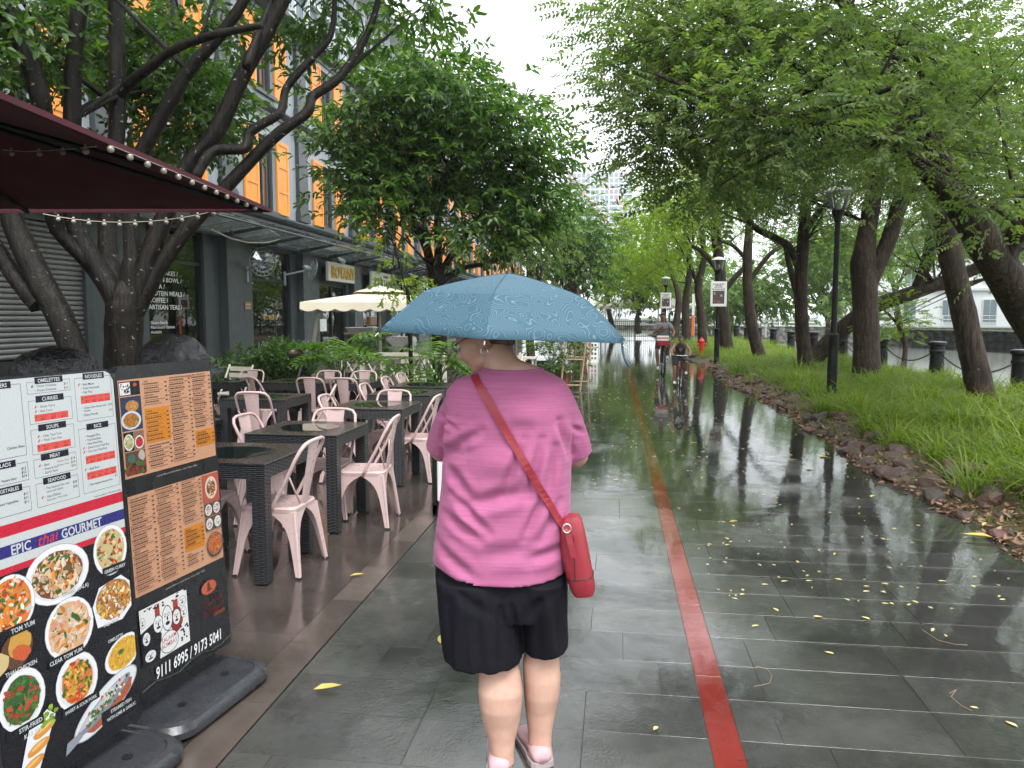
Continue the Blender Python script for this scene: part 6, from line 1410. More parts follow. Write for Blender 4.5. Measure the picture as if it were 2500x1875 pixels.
# end of the path: railing, marquee, distant tower
YE = 58; t = thing('black_railing', 'black upright-barred railing closing the far end of the path', 'railing', (1.5, YE, 0)); mb = MB()
for z in (.15, 1.25): mb.b2((-3.5, YE-.02, z), (6.5, YE+.02, z+.05))
mb.build('rail', 'black_metal', t); bm_ = MB(); bm_.b2((-.012, -.012, 0), (.012, .012, 1.3)); bme = bm_.mesh('bar')
for k in range(66): o = link('bar', bme, 'black_metal', t); o.location = (-3.4+.15*k, YE+.035, 0)
pm2 = MB(); pm2.b2((-.05, -.05, 0), (.05, .05, 1.45)); pme = pm2.mesh('post')
for k in range(5): o = link('post', pme, 'black_metal', t); o.location = (-3.5+2.5*k, YE-.08, 0)
t = thing('marquee', 'low white marquee with sloping roofs behind the black railing', 'marquee', (3, 66, 0))
for k in range(5):
    x0 = -5+4.2*k; mb = MB(); mb.add([(x0, 63, 2.5), (x0+4.2, 63, 2.5), (x0+4.2, 69, 2.5), (x0, 69, 2.5), (x0+2.1, 66, 3.6)], [(0, 1, 4), (1, 2, 4), (2, 3, 4), (3, 0, 4)]); mb.b2((x0, 62.98, 2.25), (x0+4.2, 63.0, 2.5)); mb.build('roof', 'white_cloth', t)
    mb = MB(); mb.b2((x0, 63.05, 0), (x0+.12, 63.17, 2.3)); mb.build('post', 'white_paint', t)
t = thing('glass_tower', 'pale gridded office block with red panels far beyond the trees', 'building', (-30, 600, 0))
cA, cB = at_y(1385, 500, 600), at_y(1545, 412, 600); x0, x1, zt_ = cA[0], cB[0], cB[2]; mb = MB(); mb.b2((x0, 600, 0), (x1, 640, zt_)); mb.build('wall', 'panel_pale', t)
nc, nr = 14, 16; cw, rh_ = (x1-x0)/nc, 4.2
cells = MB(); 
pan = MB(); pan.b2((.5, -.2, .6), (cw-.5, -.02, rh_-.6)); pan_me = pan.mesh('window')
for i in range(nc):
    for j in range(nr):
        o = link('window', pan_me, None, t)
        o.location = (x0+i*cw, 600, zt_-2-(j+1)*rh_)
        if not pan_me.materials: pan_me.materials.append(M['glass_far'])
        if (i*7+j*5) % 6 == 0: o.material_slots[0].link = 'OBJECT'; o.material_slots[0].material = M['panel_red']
# ------------------------------------------------------------------ planting between terrace and shops
def palmate_leaf(L, seed):
    """deeply lobed leaf: fingers either side of a midrib"""
    r = np.random.default_rng(seed); V, F = [], []
    n = 7
    def finger(base, ang, ln, wd):
        o = len(V); c, s_ = math.cos(ang), math.sin(ang)
        for a, b, z in ((0, -wd*.35, 0), (0, wd*.35, 0), (ln*.55, wd*.5, .02*L), (ln*.55, -wd*.5, .02*L), (ln, 0, -.12*ln)): V.append((base[0]+a*c-b*s_, base[1]+a*s_+b*c, base[2]+z))
        F.append((o, o+1, o+2, o+3)); F.append((o+3, o+2, o+4, o+4))
    for i in range(n):
        u = .12+.80*i/(n-1); base = (u*L, 0, -.16*L*u*u); ln = L*(.52-.30*abs(u-.35))*r.uniform(.85, 1.1)
        for sd in (-1, 1): finger(base, sd*R(95-62*u)+r.normal(0, .06), ln, L*.115)
    finger((.92*L, 0, -.14*L), 0, L*.30, L*.10)
    o = len(V)
    for i in range(5): u = i/4; V += [(u*L, -.02*L, -.16*L*u*u+.002), (u*L, .02*L, -.16*L*u*u+.002)]
    for i in range(4): F.append((o+2*i, o+2*i+1, o+2*i+3, o+2*i+2))
    return np.array(V, float), F
def palmate_plant(label, px, py, Y, spread, hgt, n, pot=True, seed=0, zb=.45):
    c = at_y(px, py, Y); r = random.Random(seed); t = thing('palmate_plant', label, 'plant', (c[0], Y, zb), 'palmate plants on the terrace')
    st, lf = MB(), []
    for k in range(n):
        a = r.uniform(0, 2*PI); el = r.uniform(.35, 1.25); ln = r.uniform(.6, 1.0)*hgt; tip = np.array([c[0]+math.cos(a)*math.cos(el)*spread*r.uniform(.6, 1), Y+math.sin(a)*math.cos(el)*spread*.7, zb+ln*(.35+.65*math.sin(el))])
        b = np.array([c[0]+r.uniform(-.06, .06), Y+r.uniform(-.06, .06), zb-.05]); mid = (b*.45+tip*.55)+np.array([0, 0, .10*hgt]); st.tube([q[:3] for q in smooth_pts([(*b, .01), (*mid, .008), (*tip, .006)], 4)], .007, 5)
        V, F = palmate_leaf(r.uniform(.42, .62)*max(.6, min(1, hgt)), k+seed*50); pit = r.uniform(-.5, .25); d = np.array([[math.cos(a)*math.cos(pit), math.sin(a)*math.cos(pit), math.sin(pit)]]); Rm = frames(d, np.array([r.uniform(-.4, .4)]))[0]
        mb = MB(); mb.add(V @ Rm.T+tip, [tuple(dict.fromkeys(f)) for f in F]); mb.build('leaf', 'leaf_palmate', t)
    st.build('stem', 'leaf_shrub', t); return t
palmate_plant('large bright palmate plant beside the bronze standing fan', 828, 880, 11.9, .60, 1.0, 26, seed=1)
palmate_plant('bright palmate plant between the white draped table and the pink shirt', 1058, 880, 11.6, .45, .95, 20, seed=2)
palmate_plant('low palmate plant at the foot of the many-stemmed tree', 232, 920, 7.2, .40, .55, 14, seed=3, zb=.55); palmate_plant('low palmate plant behind the slack black bag', 20, 935, 6.6, .40, .60, 12, seed=4, zb=.55)
palmate_plant('small palmate leaves under the last table of the row', 972, 960, 10.9, .22, .35, 8, seed=5, zb=.15)
palmate_plant('palmate plant beside the sandwich board past the shops', 1345, 850, 19, .5, .9, 16, seed=6, zb=.5)
def bush(label, blobs, base, n, kind='shrub', lm='leaf_shrub', scale=(.8, 1.3), name='bush'):
    t = thing(name, label, 'bush', base, 'bushes on the terrace'); V, F = foliage(blobs, kind, scale, .05, .07, 12, .6); c = link('foliage', fast_mesh('foliage', V, F), lm, t); c['kind'] = 'stuff'
    mb = MB()
    for c_, r_, n_ in blobs:
        for k in range(5): e = np.array(c_)+unit(1)[0]*np.array(r_)*.6; mb.tube([(base[0]+random.uniform(-.08, .08), base[1], base[2]-.05), tuple(e)], .008, 5)
    mb.build('stem', 'bark_wet', t)
c = at_y(684, 880, 12.4); bush('rounded small-leaved green bush against the shop front', [(tuple(c), (.48, .42, .34), 1500), ((c[0]-.38, 12.3, c[2]-.12), (.3, .3, .22), 500), ((c[0]+.35, 12.5, c[2]-.08), (.28, .3, .24), 450)], (c[0], 12.4, .42), 0)
c = at_y(590, 895, 12.2); bush('loose leafy climber beside the rounded bush', [(tuple(c), (.34, .3, .26), 150)], (c[0], 12.2, .42), 0, 'broad', 'leaf_shrub', (.6, .9))
c = at_y(905, 850, 17.5); bush('small dark bush below the serving counter', [(tuple(c), (.45, .4, .3), 700)], (c[0], 17.5, .4), 0)
# spiky plant
c = at_y(925, 950, 11.6); t = thing('spiky_plant', 'spiky long-leaved plant at the end of the joined tables', 'plant', (c[0], 11.6, .42)); 
for k in range(16):
    a = random.uniform(0, 6.3); V, F = grass_blade(random.uniform(.35, .6), .05, random.uniform(.3, .9), k); Rm = frames(np.array([[math.cos(a), math.sin(a), 0]]))[0]; mb = MB(); mb.add(V @ Rm.T+np.array([c[0], 11.6, .42]), [tuple(f) for f in F]); mb.build('leaf', 'leaf_shrub', t)
c = at_y(1075, 920, 11.75); t = thing('spiky_plant', 'spiky long-leaved clump under the palmate plant by the pink shirt', 'plant', (c[0], 11.5, .42))
for k in range(20):
    a = random.uniform(0, 6.3); V, F = grass_blade(random.uniform(.35, .55), .03, random.uniform(.3, .9), k); Rm = frames(np.array([[math.cos(a), math.sin(a), 0]]))[0]; mb = MB(); mb.add(V @ Rm.T+np.array([c[0], 11.5, .42]), [tuple(f) for f in F]); mb.build('leaf', 'leaf_shrub', t)
def planter(label, x0, x1, y0, y1, h=.46, mat='black_plastic'):
    t = thing('planter_box', label, 'planter', ((x0+x1)/2, (y0+y1)/2, 0), 'planter boxes'); mb = MB(); mb.loft([[(x0+.02, y0+.02, 0), (x1-.02, y0+.02, 0), (x1-.02, y1-.02, 0), (x0+.02, y1-.02, 0)], [(x0, y0, h), (x1, y0, h), (x1, y1, h), (x0, y1, h)]]); mb.build('trough', mat, t)
    mb = MB(); e = .03
    for lo, hi in (((x0-.02, y0-.02, h), (x1+.02, y0+e, h+.04)), ((x0-.02, y1-e, h), (x1+.02, y1+.02, h+.04)), ((x0-.02, y0+e, h), (x0+e, y1-e, h+.04)), ((x1-e, y0+e, h), (x1+.02, y1-e, h+.04))): mb.b2(lo, hi)
    mb.build('rim', mat, t); mb = MB(); mb.add([(x0+e, y0+e, h+.01), (x1-e, y0+e, h+.01), (x1-e, y1-e, h+.01), (x0+e, y1-e, h+.01)], [(0, 1, 2, 3)]); mb.build('earth', 'soil', t)
planter('dark planter under the rounded bush', -7.9, -6.0, 12.0, 12.8); planter('dark planter holding the large palmate plant', -5.6, -3.9, 11.55, 12.35); planter('dark planter holding the palmate plant by the pink shirt', -3.5, -2.2, 11.3, 12.0)
planter('dark planter round the foot of the many-stemmed tree', -6.6, -4.2, 6.3, 8.1, .5)
planter('dark planter by the sandwich board', -2.6, -1.5, 18.7, 19.3, .5)
# bronze standing fan among the plants
c = at_y(748, 868, 11.9); t = fan('standing_fan', 'bronze caged standing fan tilted among the plants', tuple(c), (.5, .75, -.15), .27, None, 'fan_bronze')
mb = MB(); mb.tube([(c[0]-.02, c[1]-.12, c[2]-.1), (c[0]-.10, c[1]-.1, c[2]-.35), (c[0]-.16, c[1]-.1, .03)], .02, 8); mb.build('pole', 'fan_metal', t); mb = MB(); mb.lathe([(.2, 0), (.2, .02), (.04, .05)], (c[0]-.16, c[1]-.1, 0), 18); mb.build('base', 'fan_bronze', t)
# ------------------------------------------------------------------ cream furniture beyond the plants
def slat_chair(mat):
    t = thing('slatted_chair', '', 'chair'); 
    for k in range(5): mb = MB(); mb.b2((-.21, -.20+.082*k, .44), (.21, -.20+.082*k+.066, .455)); mb.build('seat_slat', mat, t)
    for k in range(3): mb = MB(); mb.b2((-.21, -.235-.02*k, .58+.10*k), (.21, -.215-.02*k, .65+.10*k)); mb.build('back_slat', mat, t)
    for s_ in (-1, 1):
        mb = MB(); mb.tube([(s_*.23, .22, 0), (s_*.23, -.05, .44), (s_*.23, -.28, .88)], .016, 6); mb.build('leg', mat, t); mb = MB(); mb.tube([(s_*.215, -.24, 0), (s_*.215, .20, .45)], .016, 6); mb.build('leg', mat, t)
    return t
sc0 = slat_chair('cream_paint'); SG = 'cream slatted chairs beyond the plants'
sp = [(560, 921, 11.3, 2.9, 'cream slatted chair behind the orange menu board by the bush'), (860, 925, 14.4, .2, 'cream slatted chair behind the palmate plant'), (905, 925, 14.6, 2.8, 'cream slatted chair facing the palmate plant'), (960, 925, 15.2, 1.6, 'cream slatted chair below the draped white cloth'), (1010, 930, 15.0, -1.2, 'cream slatted chair between draped cloth and spiky clump'), (1240, 915, 15.4, 3.0, 'cream slatted chair behind the pink shirted shoulder'), (1300, 915, 16.2, -1.5, 'cream slatted chair at the path end of the cream seats')]
for i, (px, py, Y, a, lab) in enumerate(sp):
    c = at_y(px, py, Y); o = sc0 if i == 0 else dup(sc0); o.location = (c[0], Y, 0); o.rotation_euler = (0, 0, a); tag(o, lab, 'chair', SG)
def cream_table(label, x, y, w_=.75):
    t = thing('cream_table', label, 'table', (x, y, 0), 'cream tables beyond the plants')
    for k in range(6): mb = MB(); mb.b2((x-w_/2+k*w_/6, y-w_/2, .72), (x-w_/2+(k+1)*w_/6-.01, y+w_/2, .745)); mb.build('top_slat', 'cream_paint', t)
    for sx in (-1, 1):
        for sy in (-1, 1): mb = MB(); mb.b2((x+sx*w_*.42-.02, y+sy*w_*.42-.02, 0), (x+sx*w_*.42+.02, y+sy*w_*.42+.02, .72)); mb.build('leg', 'cream_paint', t)
for px, Y, lab in ((885, 15.6, 'cream table behind the large palmate plant'), (985, 16.2, 'cream table below the draped cloth'), (1270, 17, 'cream table near the leaning frames')): cream_table(lab, at_y(px, 900, Y)[0], Y)
t = thing('cream_fence', 'cream wooden rail fence in front of the cream seats', 'fence', (-4.6, 13.6, 0)); xa, xb = at_y(835, 870, 13.6)[0], at_y(1085, 870, 13.6)[0]
for z in (.93, .30): mb = MB(); mb.b2((xa, 13.55, z), (xb, 13.67, z+.06)); mb.build('rail', 'cream_paint', t)
for k in range(6): mb = MB(); x = xa+(xb-xa)*k/5; mb.b2((x-.035, 13.575, 0), (x+.035, 13.645, .93)); mb.build('post', 'cream_paint', t)
for k in range(5):
    xq0, xq1 = xa+(xb-xa)*k/5+.04, xa+(xb-xa)*(k+1)/5-.04
    for s_ in (0, 1): mb = MB(); mb.tube([(xq0, 13.60+.03*s_, .36 if s_ else .30+.0), (xq1, 13.60+.03*s_, .36)] if False else [(xq0, 13.59+.04*s_, .37 if s_ else .92), (xq1, 13.59+.04*s_, .92 if s_ else .37)], .016, 4); mb.build('brace', 'cream_paint', t)
# draped cloth on a tall table, serving counter
c = at_y(980, 823, 17.2); t = thing('bar_table', 'tall dark bar table under the draped white cloth', 'table', (c[0], 17.2, 0)); zt_ = c[2]; mb = MB(); mb.b2((c[0]-.28, 16.95, zt_-.03), (c[0]+.28, 17.5, zt_)); mb.build('tabletop', 'black_frame', t); mb = MB(); mb.tube([(c[0], 17.2, .02), (c[0], 17.2, zt_-.03)], .04, 8); mb.lathe([(.25, 0), (.25, .02), (.04, .05)], (c[0], 17.2, 0), 14); mb.build('column', 'black_frame', t)
mb = MB(); N = 14; V = []
for j in range(N+1):
    for i in range(N+1):
        u, v = -1+2*i/N, -1+2*j/N; a = u*.45; b = v*.45; X_, Y_ = (a-b)*.707, (a+b)*.707; over = max(0, abs(X_)-.285)+max(0, abs(Y_+.02)-.27); Xc, Yc = max(-.29, min(.29, X_)), max(-.275, min(.275, Y_)); V.append((c[0]+Xc+.02*math.sin(9*v)*over*4, 17.22+Yc+.02*math.sin(9*u)*over*4, zt_+.006-over*1.05))
mb.add(V, [(j*(N+1)+i, j*(N+1)+i+1, (j+1)*(N+1)+i+1, (j+1)*(N+1)+i) for j in range(N) for i in range(N)]); tag(mb.build('tablecloth', 'white_cloth', smooth=True), 'white cloth hanging in a point over the tall bar table', 'cloth')
c = at_y(897, 812, 19.0); t = thing('serving_counter', 'wooden topped serving counter outside the dark door', 'counter', (c[0], 19, 0)); zt_ = c[2]; mb = MB(); mb.b2((c[0]-.55, 18.8, zt_-.04), (c[0]+.55, 19.3, zt_)); mb.build('top', 'timber', t)
for s_ in (-1, 1): mb = MB(); mb.b2((c[0]+s_*.45-.04, 18.9, 0), (c[0]+s_*.45+.04, 19.2, zt_-.04)); mb.build('leg', 'black_frame', t)
t = thing('chafing_tray', 'steel food tray standing on the serving counter', 'tray', (c[0]-.15, 19, zt_)); mb = MB(); mb.loft([[(c[0]-.15+x*.30, 19.02+y*.16, zt_) for x, y in ((-1, -1), (1, -1), (1, 1), (-1, 1))], [(c[0]-.15+x*.36, 19.02+y*.2, zt_+.12) for x, y in ((-1, -1), (1, -1), (1, 1), (-1, 1))]]); mb.build('pan', 'fan_metal', t); mb = MB(); mb.b2((c[0]-.52, 18.81, zt_+.121), (c[0]+.22, 19.23, zt_+.135)); mb.build('lid', 'white_paint', t)
t = thing('drink_dispenser', 'clear drink dispenser with orange juice on the serving counter', 'dispenser', (c[0]+.0, 19.28, zt_)); x = c[0]+.05; mb = MB(); mb.lathe([(.12, .16), (.14, .2), (.14, .56), (.10, .60)], (x, 19.2, zt_), 14); mb.build('jar', 'lamp_glass', t); mb = MB(); mb.lathe([(.115, .18), (.13, .21), (.13, .40)], (x, 19.2, zt_), 14); mb.build('juice', 'orange_paint', t); mb = MB(); mb.lathe([(.13, .138), (.13, .16)], (x, 19.2, zt_), 14); mb.lathe([(.11, .60), (.03, .64)], (x, 19.2, zt_), 14); mb.build('stand', 'fan_metal', t)
# leaning frames, sandwich board, pots near the end of the seats
for i, (px, Y, a, lab) in enumerate(((1392, 17.0, .25, 'weathered timber easel leaning beside the cream seats'), (1412, 18.0, .12, 'second timber easel leaning behind the weathered one'))):
    c = at_z(px, 935 if i == 0 else 920, 0); c = at_y(px, 930, Y); t = thing('timber_easel', lab, 'easel', (c[0], Y, 0)); f0 = lambda x, s_: (c[0]+x+a*s_*.5, Y+s_*.3, s_*1.25)
    for x in (-.22, .22): mb = MB(); mb.tube([f0(x, 0), f0(x, 1)], .022, 4); mb.build('stile', 'timber', t)
    for s_ in (.1, .55, .98): mb = MB(); mb.tube([f0(-.22, s_), f0(.22, s_)], .018, 4); mb.build('crossbar', 'timber', t)
    mb = MB(); mb.tube([f0(0, .98), (c[0], Y+.75, 0)], .018, 4); mb.build('prop', 'timber', t)
c = at_z(1442, 884, 0); t = thing('sandwich_board', 'white sandwich board printed in red and black past the cream seats', 'sign', (c[0], c[1], 0)); hb, wb_ = .92, .52
for s_ in (-1, 1):
    mb = MB(); mb.add([(c[0]-wb_/2, c[1]+s_*.25, 0), (c[0]+wb_/2, c[1]+s_*.25, 0), (c[0]+wb_/2, c[1]+s_*.03, hb), (c[0]-wb_/2, c[1]+s_*.03, hb), (c[0]-wb_/2, c[1]+s_*.22, 0), (c[0]+wb_/2, c[1]+s_*.22, 0), (c[0]+wb_/2, c[1]+s_*.003, hb), (c[0]-wb_/2, c[1]+s_*.003, hb)], [(0, 1, 2, 3), (4, 7, 6, 5), (0, 3, 7, 4), (1, 5, 6, 2), (3, 2, 6, 7)]); mb.build('panel', 'white_paint', t)
pr = MB()
for j in range(5):
    for i in range(4):
        u, v = -.40+.22*i, .12+.17*j; P_ = lambda a, b: (c[0]+a*wb_, c[1]-.25+.22*b-.004, b*hb); pr.add([P_(u, v), P_(u+.14, v), P_(u+.14, v+.09), P_(u, v+.09)], [(0, 1, 2, 3)], random.choice([(.40, .05, .05), (.06, .06, .06), (.30, .10, .08)]))
pr.build('print', 'print', t)
for px, Y, lab in ((1376, 17.6, 'terracotta pot beside the leaning frames'), (1422, 26, 'terracotta pot behind the sandwich board')):
    c = at_y(px, 900, Y); t = thing('flower_pot', lab, 'pot', (c[0], Y, 0)); mb = MB(); mb.lathe([(.13, 0), (.18, .30), (.20, .30), (.20, .36), (.17, .36), (.16, .31)], (c[0], Y, 0), 18); mb.build('pot', 'terracotta', t, smooth=35)
    V, F = foliage([((c[0], Y, .65), (.3, .3, .28), 90)], 'broad', (.8, 1.2), .05, .1, 10); o = link('foliage', fast_mesh('foliage', V, F), 'leaf_shrub', t); o['kind'] = 'stuff'
# low black and white service cart beside the path edge
c = at_z(1062, 1262, 0); x0, y0 = c[0]-.02, c[1]; t = thing('service_cart', 'low black and white service cart at the terrace border by the pink shirt', 'cart', (x0+.25, y0+.25, 0))
mb = MB()
for x in (x0, x0+.46):
    for y in (y0, y0+.5): mb.b2((x, y, 0), (x+.035, y+.035, .62))
mb.b2((x0, y0, .02), (x0+.495, y0+.535, .10)); mb.build('frame', 'black_metal', t)
mb = MB(); mb.b2((x0+.04, y0-.01, .13), (x0+.455, y0+.54, .48)); mb.build('cabinet', 'white_paint', t, bevel=.01); mb = MB(); mb.b2((x0+.036, y0-.02, .50), (x0+.46, y0+.55, .60)); mb.build('drawer', 'white_paint', t, bevel=.01)
# ------------------------------------------------------------------ the woman under the blue umbrella
from mathutils.bvhtree import BVHTree
YW = 2.75
def W(px, py, Y=YW): return at_y(px, py, Y)
def ering(c, rx, ry, z, n=28, p=2.3, rot=0):
    """superellipse ring round c at height z"""
    out_ = []
    for k in range(n):
        a = 2*PI*k/n; ca, sa = math.cos(a), math.sin(a); x = rx*math.copysign(abs(ca)**(2/p), ca); y = ry*math.copysign(abs(sa)**(2/p), sa)
        out_.append((c[0]+x*math.cos(rot)-y*math.sin(rot), c[1]+x*math.sin(rot)+y*math.cos(rot), z))
    return out_
feet = (W(1272, 1800)[0], 2.70, 0)
wo = thing('person', 'person in a pink shirt and black shorts under a blue umbrella, head turned left', 'person', feet)
# shirt: torso traced from the photograph, depth from a full figure
tor = [(901, 1176, 1326, .082), (909, 1158, 1346, .090), (925, 1114, 1376, .112), (950, 1092, 1394, .132), (985, 1086, 1399, .146), (1040, 1084, 1398, .155), (1110, 1084, 1396, .158), (1180, 1080, 1394, .164), (1250, 1072, 1393, .172), (1310, 1064, 1392, .178), (1360, 1060, 1391, .180)]
sh = MB(); rings = []
YT = YW+.02
for y, xl, xr, dep in tor:
    a, b = W(xl, y, YT), W(xr, y, YT); rings.append(ering(((a[0]+b[0])/2, YT), (b[0]-a[0])/2, dep, a[2]))
nR = len(rings[0]); hem = []
zc, zs_l, zs_r = W(1260, 1439, YT-.18)[2], W(1060, 1338, YT)[2], W(1390, 1380, YT)[2]
base_r = rings[-1]; cx0 = sum(p[0] for p in base_r)/nR
for f in (.35, .7, 1.0):
    rr = []
    for k in range(nR):
        a = 2*PI*k/nR; s_ = abs(math.sin(a)); side = zs_r if math.cos(a) > 0 else zs_l
        zb = zc+(side-zc)*(1-s_)**.75 if True else zc
        p = base_r[k]; rr.append((cx0+(p[0]-cx0)*(1-.012*f), YT+(p[1]-YT)*(1+.05*f*s_), p[2]+(min(zb, p[2]-.005*f)-p[2])*f))
    rings.append(rr)
sh.loft(rings, True)
def sleeve(mb, pts):                              # (point, radius)
    mb.tube([p for p, r in pts], [r for p, r in pts], 14)
SL, SR = W(1126, 978, YT), W(1366, 980, YT)       # shoulder joints
EL, ER = W(1078, 1100, YT+.10), W(1408, 1112, YT+.08)  # elbows, forward of the body
lerp = lambda a, b, t: np.array(a)*(1-t)+np.array(b)*t
sleeve(sh, [(lerp(SL, EL, -.10)+[.03, 0, .0], .040), (SL, .058), (lerp(SL, EL, .35), .068), (lerp(SL, EL, .70), .071), (lerp(SL, EL, .98), .066)])
sleeve(sh, [(lerp(SR, ER, -.10)+[-.03, 0, .0], .040), (SR, .056), (lerp(SR, ER, .35), .063), (lerp(SR, ER, .70), .065), (lerp(SR, ER, .98), .062)])
sme = remesh(sh, 'shirt', .0065, 3, .5)
# soft folds pulled across the back, as segments in the picture
folds = [((1150, 1085), (1090, 1105), .022, -.012), ((1190, 1040), (1110, 1085), .016, -.009), ((1110, 1130), (1165, 1200), .02, -.009), ((1120, 1190), (1210, 1275), .016, -.009), ((1165, 1210), (1290, 1180), .024, -.010), ((1290, 1060), (1240, 1190), .016, -.008), ((1330, 1060), (1300, 1200), .014, -.008), ((1360, 1080), (1345, 1200), .014, -.007), ((1330, 1200), (1290, 1290), .014, -.008), ((1370, 1210), (1330, 1300), .014, -.007), ((1100, 1240), (1190, 1290), .018, -.008), ((1180, 1330), (1320, 1310), .03, -.006),
         ((1370, 1020), (1392, 1110), .012, -.010), ((1092, 1000), (1080, 1080), .012, -.008), ((1250, 1000), (1330, 1010), .03, .006), ((1180, 1120), (1290, 1110), .05, .008), ((1300, 1340), (1385, 1320), .02, -.008), ((1075, 1310), (1180, 1380), .02, -.007), ((1070, 1010), (1130, 1040), .010, -.006), ((1395, 1040), (1425, 1060), .010, -.006)]
co = np.empty(len(sme.vertices)*3); sme.vertices.foreach_get('co', co); co = co.reshape(-1, 3); nr = np.empty(len(sme.vertices)*3); sme.vertices.foreach_get('normal', nr); nr = nr.reshape(-1, 3)
disp = np.zeros(len(co)); back = np.clip(-nr[:, 1]*1.5+.2, 0, 1)
for a, b, wd, amp in [(q[0], q[1], q[2], q[3]*1.7) for q in folds]:
    A, B = W(*a)[[0, 2]], W(*b)[[0, 2]]; d = B-A; L = np.linalg.norm(d); q = co[:, [0, 2]]-A; t = np.clip((q @ d)/(L*L), 0, 1); dist = np.linalg.norm(q-t[:, None]*d, axis=1)
    disp += amp*np.exp(-(dist/wd)**2)*np.sin(np.clip(t, .08, .92)*PI)**.6-amp*.55*np.exp(-((dist-wd*1.7)/wd)**2)*np.sin(np.clip(t, .05, .95)*PI)
co += nr*(disp*back)[:, None]; sme.vertices.foreach_set('co', co.ravel()); sme.update()
shirt = link('shirt', sme, 'pink_tee', wo)
# neckband and sleeve hems
nb_ = [tuple(p) for p in ering(((W(1176, 901, YT)[0]+W(1326, 901, YT)[0])/2, YT), (W(1326, 901, YT)[0]-W(1176, 901, YT)[0])/2-.004, .080, 0, 32, 2.2)]; zn = W(1250, 903, YT)[2]-.004
mb = MB(); mb.tube([(x, y, zn+.004*(abs(x-nb_[8][0])/.1)**2) for x, y, z in nb_+nb_[:1]], .0085, 8); mb.build('neckband', 'pink_tee', wo, smooth=True)
# shorts
so = MB(); YS_ = YT
tops = [(1330, 1066, 1388, .160), (1400, 1066, 1386, .168), (1450, 1070, 1386, .166), (1478, 1074, 1386, .158)]
rings = []
for y, xl, xr, dep in tops: a, b = W(xl, y, YS_), W(xr, y, YS_); rings.append(ering(((a[0]+b[0])/2, YS_), (b[0]-a[0])/2, dep, a[2]))
so.loft(rings)
def leg_loft(mb, rows_, Yc):
    rings = []
    for y, xl, xr, dep, dy in rows_: a, b = W(xl, y, Yc+dy), W(xr, y, Yc+dy); rings.append(ering(((a[0]+b[0])/2, Yc+dy), (b[0]-a[0])/2, dep, a[2], 24, 2.2))
    mb.loft(rings)
leg_loft(so, [(1400, 1068, 1262, .150, 0), (1470, 1072, 1274, .152, -.01), (1540, 1080, 1274, .148, -.02), (1600, 1088, 1274, .142, -.03)], YS_-.035)
leg_loft(so, [(1400, 1262, 1384, .150, 0), (1470, 1274, 1384, .148, .02), (1530, 1277, 1386, .142, .04), (1572, 1279, 1388, .135, .05)], YS_-.02)
shm = remesh(so, 'shorts', .007, 3, .5)
def press(me, segs):
    co = np.empty(len(me.vertices)*3); me.vertices.foreach_get('co', co); co = co.reshape(-1, 3); nr = np.empty(len(me.vertices)*3); me.vertices.foreach_get('normal', nr); nr = nr.reshape(-1, 3); disp = np.zeros(len(co)); back = np.clip(-nr[:, 1]*1.5+.2, 0, 1)
    for a, b, wd, amp in segs:
        A, B = W(*a)[[0, 2]], W(*b)[[0, 2]]; d = B-A; L = np.linalg.norm(d); q = co[:, [0, 2]]-A; t = np.clip((q @ d)/(L*L), 0, 1); dist = np.linalg.norm(q-t[:, None]*d, axis=1); disp += amp*(np.exp(-(dist/wd)**2)-.5*np.exp(-((dist-wd*1.8)/wd)**2))*np.sin(np.clip(t, .1, .95)*PI)**.5
    co += nr*(disp*back)[:, None]; me.vertices.foreach_set('co', co.ravel()); me.update()
press(shm, [((1262, 1445), (1270, 1500), .010, -.012), ((1120, 1430), (1112, 1625), .018, -.010), ((1185, 1440), (1196, 1625), .016, -.009), ((1235, 1450), (1240, 1610), .012, -.008), ((1325, 1440), (1320, 1580), .014, -.009), ((1362, 1430), (1368, 1570), .014, -.008), ((1090, 1380), (1230, 1470), .02, -.006), ((1370, 1400), (1285, 1480), .02, -.006)])
link('shorts', shm, 'black_shorts', wo)
# body: legs, core, arms, hands, neck and head grown into one skin
bd = MB()
leg_loft(bd, [(1500, 1150, 1240, .075, .02), (1590, 1162, 1254, .066, .01), (1640, 1170, 1270, .066, .0), (1680, 1168, 1276, .074, -.015), (1720, 1172, 1274, .072, -.02), (1760, 1180, 1268, .062, -.02), (1800, 1192, 1258, .048, -.03), (1835, 1200, 1254, .040, -.04), (1860, 1198, 1256, .042, -.04)], YW-.065)
leg_loft(bd, [(1480, 1292, 1370, .075, .02), (1565, 1288, 1364, .068, .01), (1610, 1276, 1366, .070, -.0), (1650, 1278, 1369, .072, -.005), (1690, 1279, 1366, .068, -.01), (1730, 1283, 1358, .058, -.01), (1780, 1289, 1348, .044, -.025), (1815, 1290, 1346, .040, -.035), (1845, 1288, 1350, .042, -.04)], YW+.02)
core = [(1460, 1110, 1370, .09), (1400, 1100, 1370, .12), (1200, 1110, 1370, .11), (1000, 1120, 1366, .10), (940, 1150, 1340, .085)]
bd.loft([ering(((W(xl, y, YT)[0]+W(xr, y, YT)[0])/2, YT), (W(xr, y, YT)[0]-W(xl, y, YT)[0])/2, dep, W(xl, y, YT)[2]) for y, xl, xr, dep in core])
HC = W(1176, 822, 2.80)                            # head centre
ncb, nct = W(1250, 935, YT), HC+np.array([.045, .0, -.045])
bd.tube([tuple(ncb+np.array([0, 0, -.03])), tuple(lerp(ncb, nct, .35)), tuple(lerp(ncb, nct, .7)), tuple(nct)], [.092, .068, .060, .060], 18)
bd.tube([tuple(W(1190, 925, YT)), tuple(W(1252, 906, YT)), tuple(W(1320, 922, YT))], [.040, .052, .036], 12)
